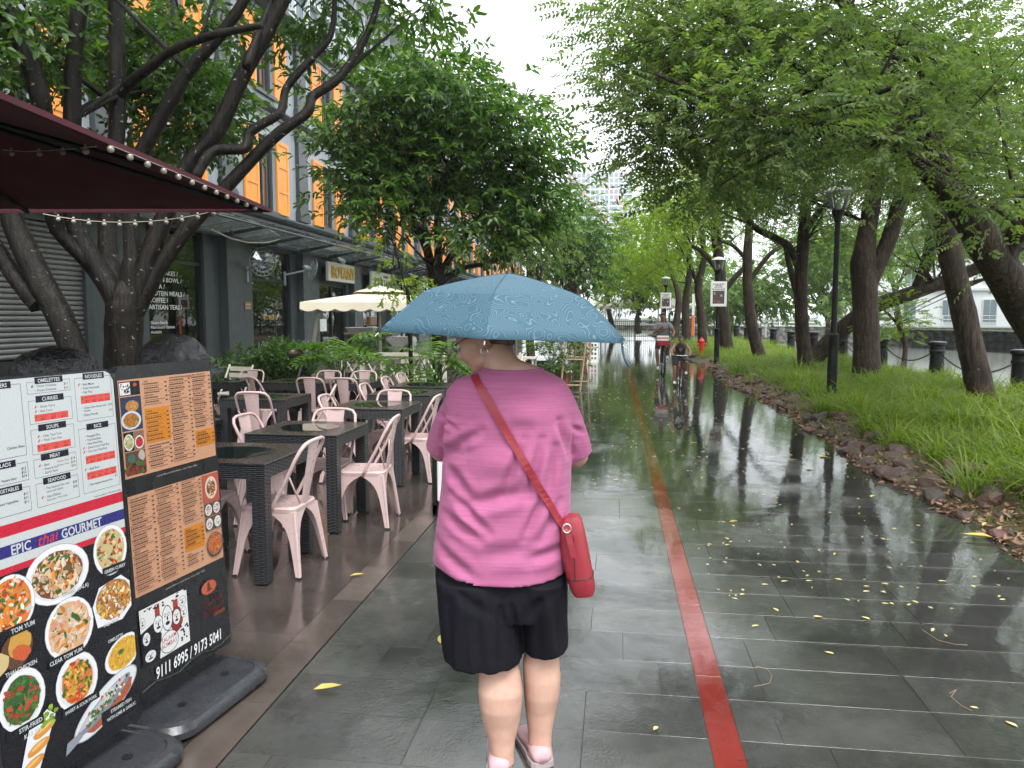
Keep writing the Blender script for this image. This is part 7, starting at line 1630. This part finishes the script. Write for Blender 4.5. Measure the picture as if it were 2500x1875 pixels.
# head frame: f faces left of the path, tipped down; s is the side turned to the camera
yaw_, dip = R(172), R(24); f = np.array([math.cos(yaw_)*math.cos(dip), math.sin(yaw_)*math.cos(dip), -math.sin(dip)]); s = np.array([0, -1, 0])-f*(np.dot([0, -1, 0], f)); s /= np.linalg.norm(s); u = np.cross(s, f); u = u if u[2] > 0 else -u
Hm = Matrix((f, s, u)).transposed().to_3x3() if False else Matrix(((f[0], s[0], u[0]), (f[1], s[1], u[1]), (f[2], s[2], u[2])))
hd = lambda a, b, c: tuple(HC+f*a+s*b+u*c)
def he(mb, a, b, c, r, n=14): mb.ell(hd(a, b, c), r, n, 10, Hm)
he(bd, -.012, 0, .030, (.098, .076, .088), 20); he(bd, .035, 0, -.030, (.062, .062, .080), 18); he(bd, .052, 0, -.088, (.036, .036, .032)); he(bd, .072, 0, -.100, (.018, .020, .016))
he(bd, .030, 0, -.075, (.050, .054, .040)); he(bd, .066, .030, -.032, (.026, .026, .030)); he(bd, .066, -.030, -.032, (.026, .026, .030))
bd.tube([hd(.078, 0, .012), hd(.096, 0, -.018), hd(.108, 0, -.036), hd(.096, 0, -.046)], [.010, .012, .0145, .012], 10)
for sd in (-1, 1): he(bd, .096, sd*.011, -.042, (.010, .009, .009)); he(bd, .076, sd*.032, .020, (.016, .022, .011))
he(bd, .088, 0, -.066, (.012, .020, .007)); he(bd, .084, 0, -.077, (.012, .018, .008))
# ear turned to the camera, with rim and lobe; its twin on the far side
for sd in (-1, 1):
    he(bd, -.016, sd*.072, -.012, (.020, .012, .030)); he(bd, -.010, sd*.076, -.040, (.012, .010, .013)); bd.tube([hd(-.002, sd*.080, .012), hd(-.018, sd*.086, .020), hd(-.034, sd*.086, .006), hd(-.032, sd*.083, -.022), hd(-.018, sd*.080, -.042)], .0055, 8)
# arms: upper arm in the sleeve, forearm folded forward to the handle
UX, UY = W(1243, 668, 2.93)[0], 2.93               # umbrella shaft
HL, HR = np.array([UX-.015, UY-.028, 1.16]), np.array([UX+.02, UY-.026, 1.06])
for Sx, Ex, Hx in ((SL, EL, HL), (SR, ER, HR)):
    wr = lerp(Ex, Hx, .78); bd.tube([tuple(p) for p in (lerp(Sx, Ex, 0), lerp(Sx, Ex, .5), Ex, lerp(Ex, wr, .25), lerp(Ex, wr, .6), wr)], [.052, .050, .044, .045, .036, .027], 14); bd.ell(tuple(Ex), (.044, .044, .044), 12, 8)
    d = Hx-wr; d /= np.linalg.norm(d); pc = lerp(wr, Hx, .55); bd.ell(tuple(pc), (.026, .040, .036), 12, 8)
bme = remesh(bd, 'body', .0055, 2, .45); body = link('body', bme, 'skin_fair', wo)
# fingers: five chains a hand, rooted in the palm and closed round the shaft
fg = MB()
for hx, sd in ((HL, -1), (HR, 1)):
    for k, (ln, zo) in enumerate(((.9, .030), (1.0, .010), (.95, -.010), (.75, -.029))):
        r_ = .0085-.0006*(k == 3); cxs, cys = UX, UY; a0 = R(250) if sd < 0 else R(290)
        pts_ = [(cxs+.034*math.cos(a0), cys+.034*math.sin(a0), hx[2]+zo)]
        for j in range(1, 6): a = a0-sd*(-1)*0+(sd*R(-52*j*ln)); pts_.append((cxs+.0215*math.cos(a), cys+.0215*math.sin(a), hx[2]+zo-.002*j))
        fg.tube(pts_, [r_*1.1, r_, r_, r_*.95, r_*.9, r_*.7], 8)
    a0 = R(250) if sd < 0 else R(290); fg.tube([(UX+.045*math.cos(a0), UY+.045*math.sin(a0), hx[2]+.03), (UX+.030*math.cos(a0+sd*.8), UY+.030*math.sin(a0+sd*.8), hx[2]+.048), (UX+.0225*math.cos(a0+sd*1.9), UY+.0225*math.sin(a0+sd*1.9), hx[2]+.046), (UX+.0215*math.cos(a0+sd*2.7), UY+.0215*math.sin(a0+sd*2.7), hx[2]+.044)], [.012, .0105, .0095, .007], 8)
fg.build('finger', 'skin_fair', body, smooth=True)
# hair: swept back over the skull to a low gathered nape
hr = MB(); he(hr, -.030, 0, .050, (.098, .080, .082), 18); he(hr, -.060, 0, .000, (.060, .066, .070), 16); he(hr, -.066, .010, -.030, (.036, .046, .034), 14); he(hr, .030, 0, .085, (.060, .060, .040), 14)
hr.tube([hd(-.075, .012, -.040), hd(-.095, .015, -.055), hd(-.105, .012, -.075)], [.030, .024, .010], 10)
hme = remesh(hr, 'hair', .006, 2, .4); link('hair', hme, 'hair_grey', wo)
mb = MB()
for sd in (-1, 1):
    ring = [hd(.098+.004*math.cos(2*PI*k/18), sd*.031+.024*math.cos(2*PI*k/18), .004+.019*math.sin(2*PI*k/18)) for k in range(19)]; mb.tube(ring, .0018, 5, False); mb.tube([hd(.098, sd*.054, .010), hd(.05, sd*.076, .014), hd(-.012, sd*.083, .012)], .0018, 5)
mb.tube([hd(.102, -.008, .008), hd(.106, 0, .011), hd(.102, .008, .008)], .0018, 5); mb.build('glasses', 'black_frame', wo)
mb = MB(); ring = [hd(-.012+.013*math.cos(2*PI*k/16), .087, -.058+.015*math.sin(2*PI*k/16)) for k in range(17)]; mb.tube(ring, .0016, 6, False); mb.build('earring', 'silver', wo)
for sd in (1,): mb = MB(); mb.ell(hd(.084, .033, .002), (.008, .010, .006), 8, 6); mb.build('eye', 'white_paint', wo)
# shoes
def shoe(cx, cy, head, L=.255):
    ca, sa = math.cos(head), math.sin(head); T = lambda a, b, z: (cx+a*ca-b*sa, cy+a*sa+b*ca, z)   # a: heel to toe
    prof = [(-.016, .022, .052), (-.008, .036, .068), (.03, .041, .078), (.07, .038, .082), (.11, .041, .068), (.16, .046, .056), (.205, .044, .046), (.24, .030, .036), (.255, .012, .028)]
    def ring(a, hw, top, z0): return [T(a, hw*math.cos(q), z0+max(0, (math.sin(q)*.5+.5))*(top-z0)) for q in [2*PI*k/14 for k in range(14)]]
    mb = MB(); mb.loft([ring(a, hw, tp, .020) for a, hw, tp in prof]); up = mb.build('shoe', 'shoe_mauve', wo, smooth=True)
    mb = MB(); mb.loft([[T(a, sgn*(hw+.006), z) for sgn, z in ((-1, .004), (1, .004), (1, .026), (-1, .026))] for a, hw, tp in prof]); mb.build('sole', 'sole_white', up)
    mb = MB(); mb.loft([[T(a, sgn*(hw+.004), z) for sgn, z in ((-1, .0), (1, .0), (1, .0038), (-1, .0038))] for a, hw, tp in prof]); mb.build('tread', 'sole_dark', up)
la, ra = W(1227, 1855, YW-.065), W(1319, 1842, YW+.02)
shoe(la[0], YW-.150, R(97)); shoe(ra[0]+.014, YW-.065, R(112))
# ------------------------------------------------------------------ umbrella
um = thing('umbrella', 'blue folding umbrella printed with pale contour lines, held over the person', 'umbrella', (UX, UY, 1.0))
Rm_, ztop, zrim = .505, W(1243, 668, UY)[2], 1.566
_tip = at_y(1184, 838, UY-.50); rib0 = -PI/2+math.asin((_tip[0]-UX)/Rm_); ribs = [rib0+R(60)*k for k in range(6)]              # first rib points back towards the path behind her
mb = MB(); nr_, ns = 12, 8; Vv, Ff = [], []
uprof = lambda t: .34*(t/.64)**1.25 if t < .64 else .34+.66*((t-.64)/.36)**1.05
for i in range(nr_+1):
    t = i/nr_
    for k in range(6):
        for j in range(ns):
            q = j/ns; a = ribs[k]+q*PI/3; bow = 4*q*(1-q)
            r = Rm_*t*(1-(.134+.010*t**3)*bow); prof_ = ztop-(ztop-zrim)*uprof(t)
            z = prof_-(ztop-zrim)*.03*bow*t*(1-t)+.006*bow*t**8*math.sin(7*k+3)
            Vv.append((UX+r*math.cos(a), UY+r*math.sin(a), z+.010*t-r*math.cos(a)*.045))
m_ = 6*ns
for i in range(nr_):
    for k in range(m_):
        a, b = i*m_+k, i*m_+(k+1) % m_; Ff.append((a, b, b+m_, a+m_))
mb.add(Vv, Ff); cm = mb.mesh('canopy'); smooth_me(cm, 9); o = link('canopy', cm, 'umbrella_cloth', um); o.modifiers.new('t', 'SOLIDIFY').thickness = .0012
for k in range(6):
    a = ribs[k]; rr_ = [(UX+Rm_*t*math.cos(a)*.995, UY+Rm_*t*math.sin(a)*.995, ztop-(ztop-zrim)*uprof(t)-.006+.010*t-Rm_*t*math.cos(a)*.045) for t in [q/12 for q in range(13)]]; mb = MB(); mb.tube(rr_, .0022, 5); rb = mb.build('rib', 'black_metal', um); mb = MB(); mb.tube([(q[0], q[1], q[2]+.0075) for q in rr_], .0013, 5); mb.build('seam', 'navy_short', rb); mb = MB(); e = rr_[-1]; mb.tube([e, (e[0]+.014*math.cos(a), e[1]+.014*math.sin(a), e[2]-.012)], [.003, .0022], 6); mb.build('rib_tip', 'silver', rb)
    mb = MB(); mb.tube([rr_[6], (UX, UY, ztop-.22)], .0018, 5); mb.build('stretcher', 'black_metal', um)
mb = MB(); mb.tube([(UX, UY, 1.0), (UX, UY, ztop+.012)], .006, 8); mb.build('shaft', 'black_metal', um); mb = MB(); mb.lathe([(.011, 0), (.014, .02), (.0135, .2), (.009, .23)], (UX, UY, .99), 12); mb.build('handle', 'black_plastic', um); mb = MB(); mb.lathe([(.016, 0), (.012, .010), (.005, .016)], (UX, UY, ztop-.001), 12); mb.build('cap', 'black_plastic', um)
a = ribs[0]+R(60)*1; e = (UX+Rm_*math.cos(a)*.985, UY+Rm_*math.sin(a)*.985, zrim+.01); mb = MB(); mb.tube(smooth_pts([(*e, .004), (e[0]+.004, e[1], e[2]-.06, .0045), (e[0]+.018, e[1], e[2]-.10, .004), (e[0]+.035, e[1]+.01, e[2]-.118, .004)], 4) and [q[:3] for q in smooth_pts([(*e, .004), (e[0]+.004, e[1], e[2]-.05, .0045), (e[0]+.016, e[1], e[2]-.085, .004), (e[0]+.030, e[1]+.01, e[2]-.10, .004)], 4)], .0045, 6); mb.build('closing_strap', 'umbrella_cloth', um)
# ------------------------------------------------------------------ handbag with its strap lying on the shirt
hb_ = thing('handbag', 'red leather bucket handbag hanging at the hip on a long diagonal strap', 'handbag', tuple(W(1415, 1440, YW-.06)))
Yb = YW-.05; bt = [(1258, 1376, 1412, .040), (1268, 1368, 1420, .046), (1300, 1366, 1428, .052), (1350, 1371, 1438, .056), (1404, 1384, 1448, .058), (1436, 1396, 1453, .056), (1446, 1402, 1450, .050)]
rings = []
for y, xl, xr, dep in bt: a, b = W(xl, y, Yb), W(xr, y, Yb); rings.append([(p[0], p[1], p[2]+(p[0]-(a[0]+b[0])/2)*.12) for p in ering(((a[0]+b[0])/2, Yb), (b[0]-a[0])/2, dep, a[2], 24, 3.2)])
mb = MB(); mb.loft(rings[::-1]); mb.build('bag_body', 'red_leather', hb_, smooth=50)
band = [[(cx0_+(p[0]-cx0_)*1.02, Yb+(p[1]-Yb)*1.02, p[2]) for p in r_] for r_ in rings[4:] for cx0_ in [sum(q[0] for q in r_)/len(r_)]]; mb = MB(); mb.loft(band[::-1]); mb.build('base_band', 'red_leather', hb_, smooth=50)
mb = MB(); r_ = rings[4]; c0_ = sum(q[0] for q in r_)/len(r_); mb.tube([(c0_+(p[0]-c0_)*1.03, Yb+(p[1]-Yb)*1.03, p[2]+.004) for p in r_+r_[:1]], .0018, 5, False); mb.tube([tuple(W(1400+.5*k*1.0, 1310+k*14, Yb-.066)) for k in range(9)], .0014, 5); mb.build('seam', 'black_frame', hb_)
bv = BVHTree.FromPolygons([Vector(v.co) for v in sme.vertices], [tuple(p.vertices) for p in sme.polygons])
def on_back(px, py, lift=.004):
    d = ray(px, py); o_ = Vector((0, 0, CAM_H)); h_ = bv.ray_cast(o_, Vector(d).normalized())
    return (np.array(h_[0])+np.array(h_[1])*lift, np.array(h_[1])) if h_[0] else None
_pp = [(1152, 913), (1166, 935), (1184, 965), (1204, 998), (1225, 1032), (1246, 1070), (1268, 1108), (1290, 1146), (1312, 1184), (1334, 1222), (1352, 1254), (1368, 1280), (1378, 1292)]
path_px = [tuple(q) for q in smooth_pts(_pp, 3)]
pts_, nrm = [], []
for q in path_px:
    h_ = on_back(*q)
    if h_: pts_.append(h_[0]); nrm.append(h_[1])
pts_.append(W(1386, 1300, Yb-.055)); nrm.append(np.array([.3, -1, 0]))
# over the shoulder and down the front to the bag
fr_ = []
for t in np.linspace(0, 1, 9):
    x = pts_[0][0]+.012+(W(1392, 1290, YT)[0]-pts_[0][0]-.012)*t; z = pts_[0][2]-.02+(W(1392, 1290, YT)[2]+.02-pts_[0][2])*t; h_ = bv.ray_cast(Vector((x, 4, z)), Vector((0, -1, 0)))
    if h_[0]: fr_.append((np.array(h_[0])+np.array(h_[1])*.005, np.array(h_[1])))
ov = (pts_[0]+fr_[0][0])/2+np.array([0, 0, .016])
P_ = [q[0] for q in fr_[::-1]]+[ov]+pts_; N_ = [q[1] for q in fr_[::-1]]+[np.array([-.3, 0, 1.])]+nrm
for _ in range(3):                                 # the leather lies smoothly over the knit
    P_ = [P_[0]]+[(P_[i-1]+2*P_[i]+P_[i+1])/4+N_[i]*.0012 for i in range(1, len(P_)-1)]+[P_[-1]]; N_ = [N_[0]]+[(N_[i-1]+N_[i]+N_[i+1])/3 for i in range(1, len(N_)-1)]+[N_[-1]]
for i, p in enumerate(P_):                          # keep it just clear of the cloth
    if i >= len(fr_):
        d_ = Vector(p)-Vector((0, 0, CAM_H)); h_ = bv.ray_cast(Vector((0, 0, CAM_H)), d_.normalized())
        if h_[0] and (h_[0]-Vector((0, 0, CAM_H))).length < d_.length+.006: P_[i] = np.array(h_[0])-np.array(d_.normalized())*.007
for _ in range(2): P_ = [P_[0]]+[(P_[i-1]+2*P_[i]+P_[i+1])/4+N_[i]*.0006 for i in range(1, len(P_)-1)]+[P_[-1]]
mb = MB(); rings = []
for i, (p, n_) in enumerate(zip(P_, N_)):
    tg = P_[min(i+1, len(P_)-1)]-P_[max(i-1, 0)]; tg /= np.linalg.norm(tg); sd = np.cross(tg, n_); sd /= np.linalg.norm(sd)+1e-9; n2 = np.cross(sd, tg); hw = .0135
    rings.append([p-sd*hw-n2*.001, p+sd*hw-n2*.001, p+sd*hw+n2*.003, p-sd*hw+n2*.003])
mb.loft(rings); mb.build('strap', 'red_leather', hb_)
mb = MB(); rc_ = W(1384, 1290, Yb-.07); mb.tube([tuple(rc_+np.array([.014*math.cos(q), 0, .016*math.sin(q)])) for q in [2*PI*k/14 for k in range(15)]], .0025, 6, False); mb.build('ring', 'silver', hb_)
mb = MB(); A1, A2, A3 = W(1386, 1298, Yb-.064), W(1394, 1330, Yb-.070), W(1402, 1362, Yb-.072); mb.loft([[p+np.array([dx, dy, 0]) for dx, dy in ((-.011, -.003), (.011, -.003), (.011, .003), (-.011, .003))] for p in (A1, A2, A3)]); mb.build('tab', 'red_leather', hb_)
# ------------------------------------------------------------------ cyclists
def bicycle(label, x, y, wr, frame, group='bicycles on the path', sc=1.0):
    """built facing -y, leaning upright; front wheel towards the camera"""
    t = thing('bicycle', label, 'bicycle', (x, y, 0), group); wb = wr*3.1; yf, yb_ = y-wb/2, y+wb/2
    for yy in (yf, yb_):
        mb = MB(); mb.tube([(x, yy+wr*.95*math.cos(q), wr+wr*.95*math.sin(q)) for q in [2*PI*k/24 for k in range(25)]], wr*.075, 8, False); wh = mb.build('wheel', 'tyre', t, smooth=True)
        mb = MB(); mb.tube([(x, yy+wr*.86*math.cos(q), wr+wr*.86*math.sin(q)) for q in [2*PI*k/24 for k in range(25)]], .012, 6, False)
        for k in range(12): q = PI*k/6; mb.tube([(x, yy, wr), (x, yy+wr*.86*math.cos(q), wr+wr*.86*math.sin(q))], .0025, 3, False)
        mb.cyl((x-.04, yy, wr), .02, .02, 8); mb.build('rim', 'chrome', wh)
    hz_, sz_ = wr*2+.42*sc, wr*2+.28*sc
    hd_, bb, st_ = (x, yf+wr*.55, hz_-.15*sc), (x, y+.05*sc, wr*.85), (x, y+.20*sc, sz_-.12*sc)
    mb = MB()
    for a, b in ((hd_, bb), (hd_, st_), (bb, st_), (bb, (x, yb_, wr)), (st_, (x, yb_, wr))): mb.tube([a, b], .018*sc, 8)
    mb.build('frame', frame, t)
    mb = MB()
    for s_ in (-1, 1): mb.tube([(x+s_*.05, yf, wr), (x+s_*.045, yf+wr*.35, wr*1.9), (x, yf+wr*.5, wr*2.15)], .011, 6)
    mb.tube([(x, yf+wr*.5, wr*2.15), (x, yf+wr*.62, hz_)], .014, 8); mb.build('fork', 'black_metal', t)
    mb = MB(); hw = .29*sc; hy = yf+wr*.66; mb.tube([(x-hw, hy+.06, hz_), (x-hw*.5, hy, hz_+.01), (x, hy, hz_), (x+hw*.5, hy, hz_+.01), (x+hw, hy+.06, hz_)], .012, 8); hbm = mb.build('handlebar', 'chrome', t)
    for s_ in (-1, 1): mb = MB(); mb.tube([(x+s_*hw*.72, hy+.03, hz_+.006), (x+s_*hw*1.04, hy+.065, hz_)], .017, 8); mb.build('grip', 'rubber', hbm)
    mb = MB(); mb.loft([ering((x, y+.28*sc+d), r, .02, 0, 12) and [(x+r*math.cos(q), y+.12*sc+d, sz_+.025*math.sin(q)) for q in [2*PI*k/10 for k in range(10)]] for d, r in ((0, .03), (.08, .05), (.17, .08), (.22, .07))]); mb.build('saddle', 'rubber', t, smooth=True)
    mb = MB(); mb.tube([st_, (x, y+.22*sc, sz_)], .013, 8); mb.build('seat_post', 'chrome', t)
    mb = MB(); cr_ = .16*sc; mb.tube([(x-.07, bb[1], bb[2]), (x+.07, bb[1], bb[2])], .015, 8); mb.lathe([(.09*sc, -.004), (.09*sc, .004)], (x+.05, bb[1], bb[2]), 4) if False else None
    mb.tube([(x-.07, bb[1], bb[2]), (x-.08, bb[1], bb[2]-cr_)], .010, 6); mb.tube([(x+.07, bb[1], bb[2]), (x+.08, bb[1], bb[2]+cr_)], .010, 6); mb.build('crank', 'chrome', t)
    ped = []
    for s_, dz in ((-1, -cr_), (1, cr_)): mb = MB(); p = (x+s_*.13, bb[1], bb[2]+dz); mb.box(p, (.09, .07, .018)); mb.build('pedal', 'rubber', t); ped.append(p)
    return t, dict(hands=[(x-hw*.9, hy+.05, hz_+.012), (x+hw*.9, hy+.05, hz_+.012)], seat=(x, y+.26*sc, sz_+.03), pedals=ped)
def rider(label, g, sc, shirt, shorts, skin_, vest=False, hand_up=False, tilt=0.0):
    sx, sy, sz = g['seat']; t = thing('person', label, 'person', (sx, sy, 0)); A = lambda a, b, c: np.array([sx+a*sc, sy+b*sc, sz+c*sc])
    hip = [A(-.09, -.02, .04), A(.09, -.02, .04)]; chest = A(0, -.14, .36); shl = [A(-.175, -.16, .47), A(.175, -.16, .47)]; neck = A(0, -.17, .53); head = A(0, -.20-.03*tilt, .665-.02*tilt)
    skn, st, so_ = MB(), MB(), MB()
    skn.tube([tuple(A(0, -.02, .05)), tuple(chest), tuple(neck), tuple(A(0, -.18, .60))], [.11*sc, .12*sc, .055*sc, .048*sc], 12)
    skn.ell(tuple(head), (.075*sc, .092*sc, .108*sc), 16, 12); skn.ell(tuple(head+np.array([0, -.085*sc, -.02*sc])), (.014*sc, .02*sc, .02*sc), 8, 6); skn.ell(tuple(head+np.array([0, -.05*sc, -.075*sc])), (.045*sc, .04*sc, .035*sc), 10, 8)
    for s_ in (-1, 1): skn.ell(tuple(head+np.array([s_*.076*sc, .005, -.01*sc])), (.012*sc, .02*sc, .028*sc), 8, 6)
    for i, s_ in enumerate((-1, 1)):
        hnd = np.array(g['hands'][i]); 
        if hand_up and i == 0: hnd = A(-.02, -.32, .40)
        el = (shl[i]+hnd)/2+np.array([s_*.09*sc, .06*sc, -.06*sc])
        if hand_up and i == 0: el = A(-.26, -.20, .20)
        skn.tube([tuple(shl[i]), tuple(lerp(shl[i], el, .5)), tuple(el), tuple(lerp(el, hnd, .5)), tuple(lerp(el, hnd, .92))], [.048*sc, .046*sc, .040*sc, .036*sc, .025*sc], 10); skn.ell(tuple(hnd), (.032*sc, .042*sc, .024*sc), 10, 8)
        for k in range(4): skn.tube([tuple(hnd+np.array([(-.022+.015*k)*sc, -.02*sc, .012*sc])), tuple(hnd+np.array([(-.022+.015*k)*sc, -.045*sc, .0])), tuple(hnd+np.array([(-.022+.015*k)*sc, -.035*sc, -.022*sc]))], .0085*sc, 6)
        skn.tube([tuple(hnd+np.array([-s_*.03*sc, 0, 0])), tuple(hnd+np.array([-s_*.045*sc, -.025*sc, -.01*sc]))], .009*sc, 6)
        pd = np.array(g['pedals'][i]); an = pd+np.array([0, .04*sc, .10*sc]); dv = an-hip[i]; L = np.linalg.norm(dv); kn = (hip[i]+an)/2+np.array([s_*.05*sc, -math.sqrt(max(.01, .40**2-(L/sc/2)**2))*sc, .06*sc])
        skn.tube([tuple(hip[i]), tuple(lerp(hip[i], kn, .5)), tuple(kn), tuple(lerp(kn, an, .35)), tuple(lerp(kn, an, .7)), tuple(an), tuple(pd+np.array([0, .03*sc, .04*sc]))], [.085*sc, .075*sc, .055*sc, .056*sc, .042*sc, .032*sc, .034*sc], 12)
        so_.tube([tuple(hip[i]), tuple(lerp(hip[i], kn, .5)), tuple(lerp(hip[i], kn, .9))], [.10*sc, .088*sc, .074*sc], 12)
        if not vest: st.tube([tuple(shl[i]-np.array([s_*.02*sc, 0, 0])), tuple(lerp(shl[i], el, .3)), tuple(lerp(shl[i], el, .62))], [.060*sc, .062*sc, .058*sc], 12)
        mb = MB(); mb.loft([[(pd[0]+dx*sc*w_, pd[1]+dy*sc, pd[2]+.01+dz*sc) for dx, dz in ((-.04, 0), (.04, 0), (.03, h_), (-.03, h_))] for dy, w_, h_ in ((.11, .8, .06), (.04, 1, .085), (-.05, 1.1, .055), (-.13, .8, .03))]); mb.build('shoe', 'white_shoe', t, smooth=50)
    so_.ell(tuple(A(0, 0, .05)), (.18*sc, .15*sc, .11*sc), 14, 10)
    st.loft([ering(tuple(A(0, yy, 0)[:2]), rx*sc, ry*sc, A(0, 0, z)[2], 18) for z, yy, rx, ry in ((.03, -.01, .172, .14), (.14, -.05, .165, .135), (.26, -.09, .168, .13), (.36, -.13, .178, .125), (.44, -.15, .165 if not vest else .13, .10), (.50, -.16, .10, .07))])
    o = link('body', remesh(skn, 'body', .011*sc if sc > .8 else .009, 1, .4), skin_, t)
    link('shirt', remesh(st, 'shirt', .012, 2, .5), shirt, t); link('shorts', remesh(so_, 'shorts', .012, 2, .5), shorts, t)
    hr_ = MB(); hr_.ell(tuple(head+np.array([0, .030*sc, .040*sc])), (.086*sc, .095*sc, .092*sc), 14, 10); hr_.ell(tuple(head+np.array([0, -.02*sc, .075*sc])), (.074*sc, .070*sc, .048*sc), 12, 8)
    if not vest: hr_.ell(tuple(head+np.array([0, .10*sc, .06*sc])), (.04*sc, .04*sc, .04*sc), 10, 8)
    link('hair', remesh(hr_, 'hair', .010, 1, .4), 'hair_black', t)
    fc = MB()
    for s_ in (-1, 1): fc.ell(tuple(head+np.array([s_*.030*sc, -.082*sc, .012*sc])), (.012*sc, .006*sc, .006*sc), 8, 6); fc.ell(tuple(head+np.array([s_*.030*sc, -.080*sc, .034*sc])), (.018*sc, .006*sc, .004*sc), 8, 6)
    fc.build('eye', 'hair_black', t); mt = MB(); mt.ell(tuple(head+np.array([0, -.084*sc, -.062*sc])), (.020*sc, .008*sc, .006*sc), 8, 6); mt.build('mouth', 'panel_red', t); return t
c = at_z(1620, 917, 0); bt_, g_ = bicycle('black bicycle ridden by the adult in a grey top', c[0], c[1]+.55, .33, 'black_metal')
rider('person in a grey top riding towards the camera, one hand raised to the chest', g_, 1.0, 'grey_tee', 'navy_short', 'skin_brown', hand_up=True)
t = thing('handlebar_bag', 'red and white patterned bag slung on the adult bicycle handlebar', 'bag', (c[0], c[1]+.2, .8)); hx = g_['hands']; xm, ym, zm = c[0]-.03, hx[0][1]-.18, hx[0][2]-.10
mb = MB(); mb.loft([ering((xm, ym), .17*k_, .09*k_, zm+z, 18, 3) for z, k_ in ((-.16, .85), (-.12, 1), (.05, 1.02), (.10, .9))]); mb.build('bag_body', 'red_bag', t, smooth=50)
mb = MB(); mb.loft([ering((xm, ym), .175*k_, .095*k_, zm+z, 18, 3) for z, k_ in ((-.02, 1), (.03, 1.01), (.035, 1.0))]); mb.loft([ering((xm, ym), .160*k_, .085*k_, zm+z, 18, 3) for z, k_ in ((.07, 1.05), (.115, .95))]); mb.build('white_band', 'white_cloth', t)
mb = MB(); mb.tube([(xm-.1, ym+.05, zm+.08), (xm-.08, ym+.17, zm+.12)], .01, 6); mb.tube([(xm+.1, ym+.05, zm+.08), (xm+.08, ym+.17, zm+.12)], .01, 6); mb.build('strap', 'red_bag', t)
c2 = at_z(1664, 949, 0); bt2, g2 = bicycle('small red bicycle ridden by the child in a black vest', c2[0], c2[1]+.38, .22, 'red_paint', sc=.72)
rider('child in a black vest riding a small red bicycle, looking down', g2, .70, 'black_vest', 'navy_short', 'skin_brown', True, tilt=1.5)
# ------------------------------------------------------------------ rain-hazed air round the whole scene
m = bpy.data.materials.new('haze'); m.use_nodes = True; M['haze'] = m; g = NG(m); g.n.clear()
o_ = g.new('ShaderNodeOutputMaterial'); pv_ = g.new('ShaderNodeVolumePrincipled'); pv_.inputs['Color'].default_value = (.96, .98, 1, 1); pv_.inputs['Density'].default_value = .0005; pv_.inputs['Anisotropy'].default_value = .2
g.link(pv_.outputs[0], o_.inputs['Volume'])
mb = MB(); mb.b2((-430, -90, -3), (430, 730, 135)); tag(mb.build('haze', 'haze'), kind='stuff')
cy.volume_bounces = 0
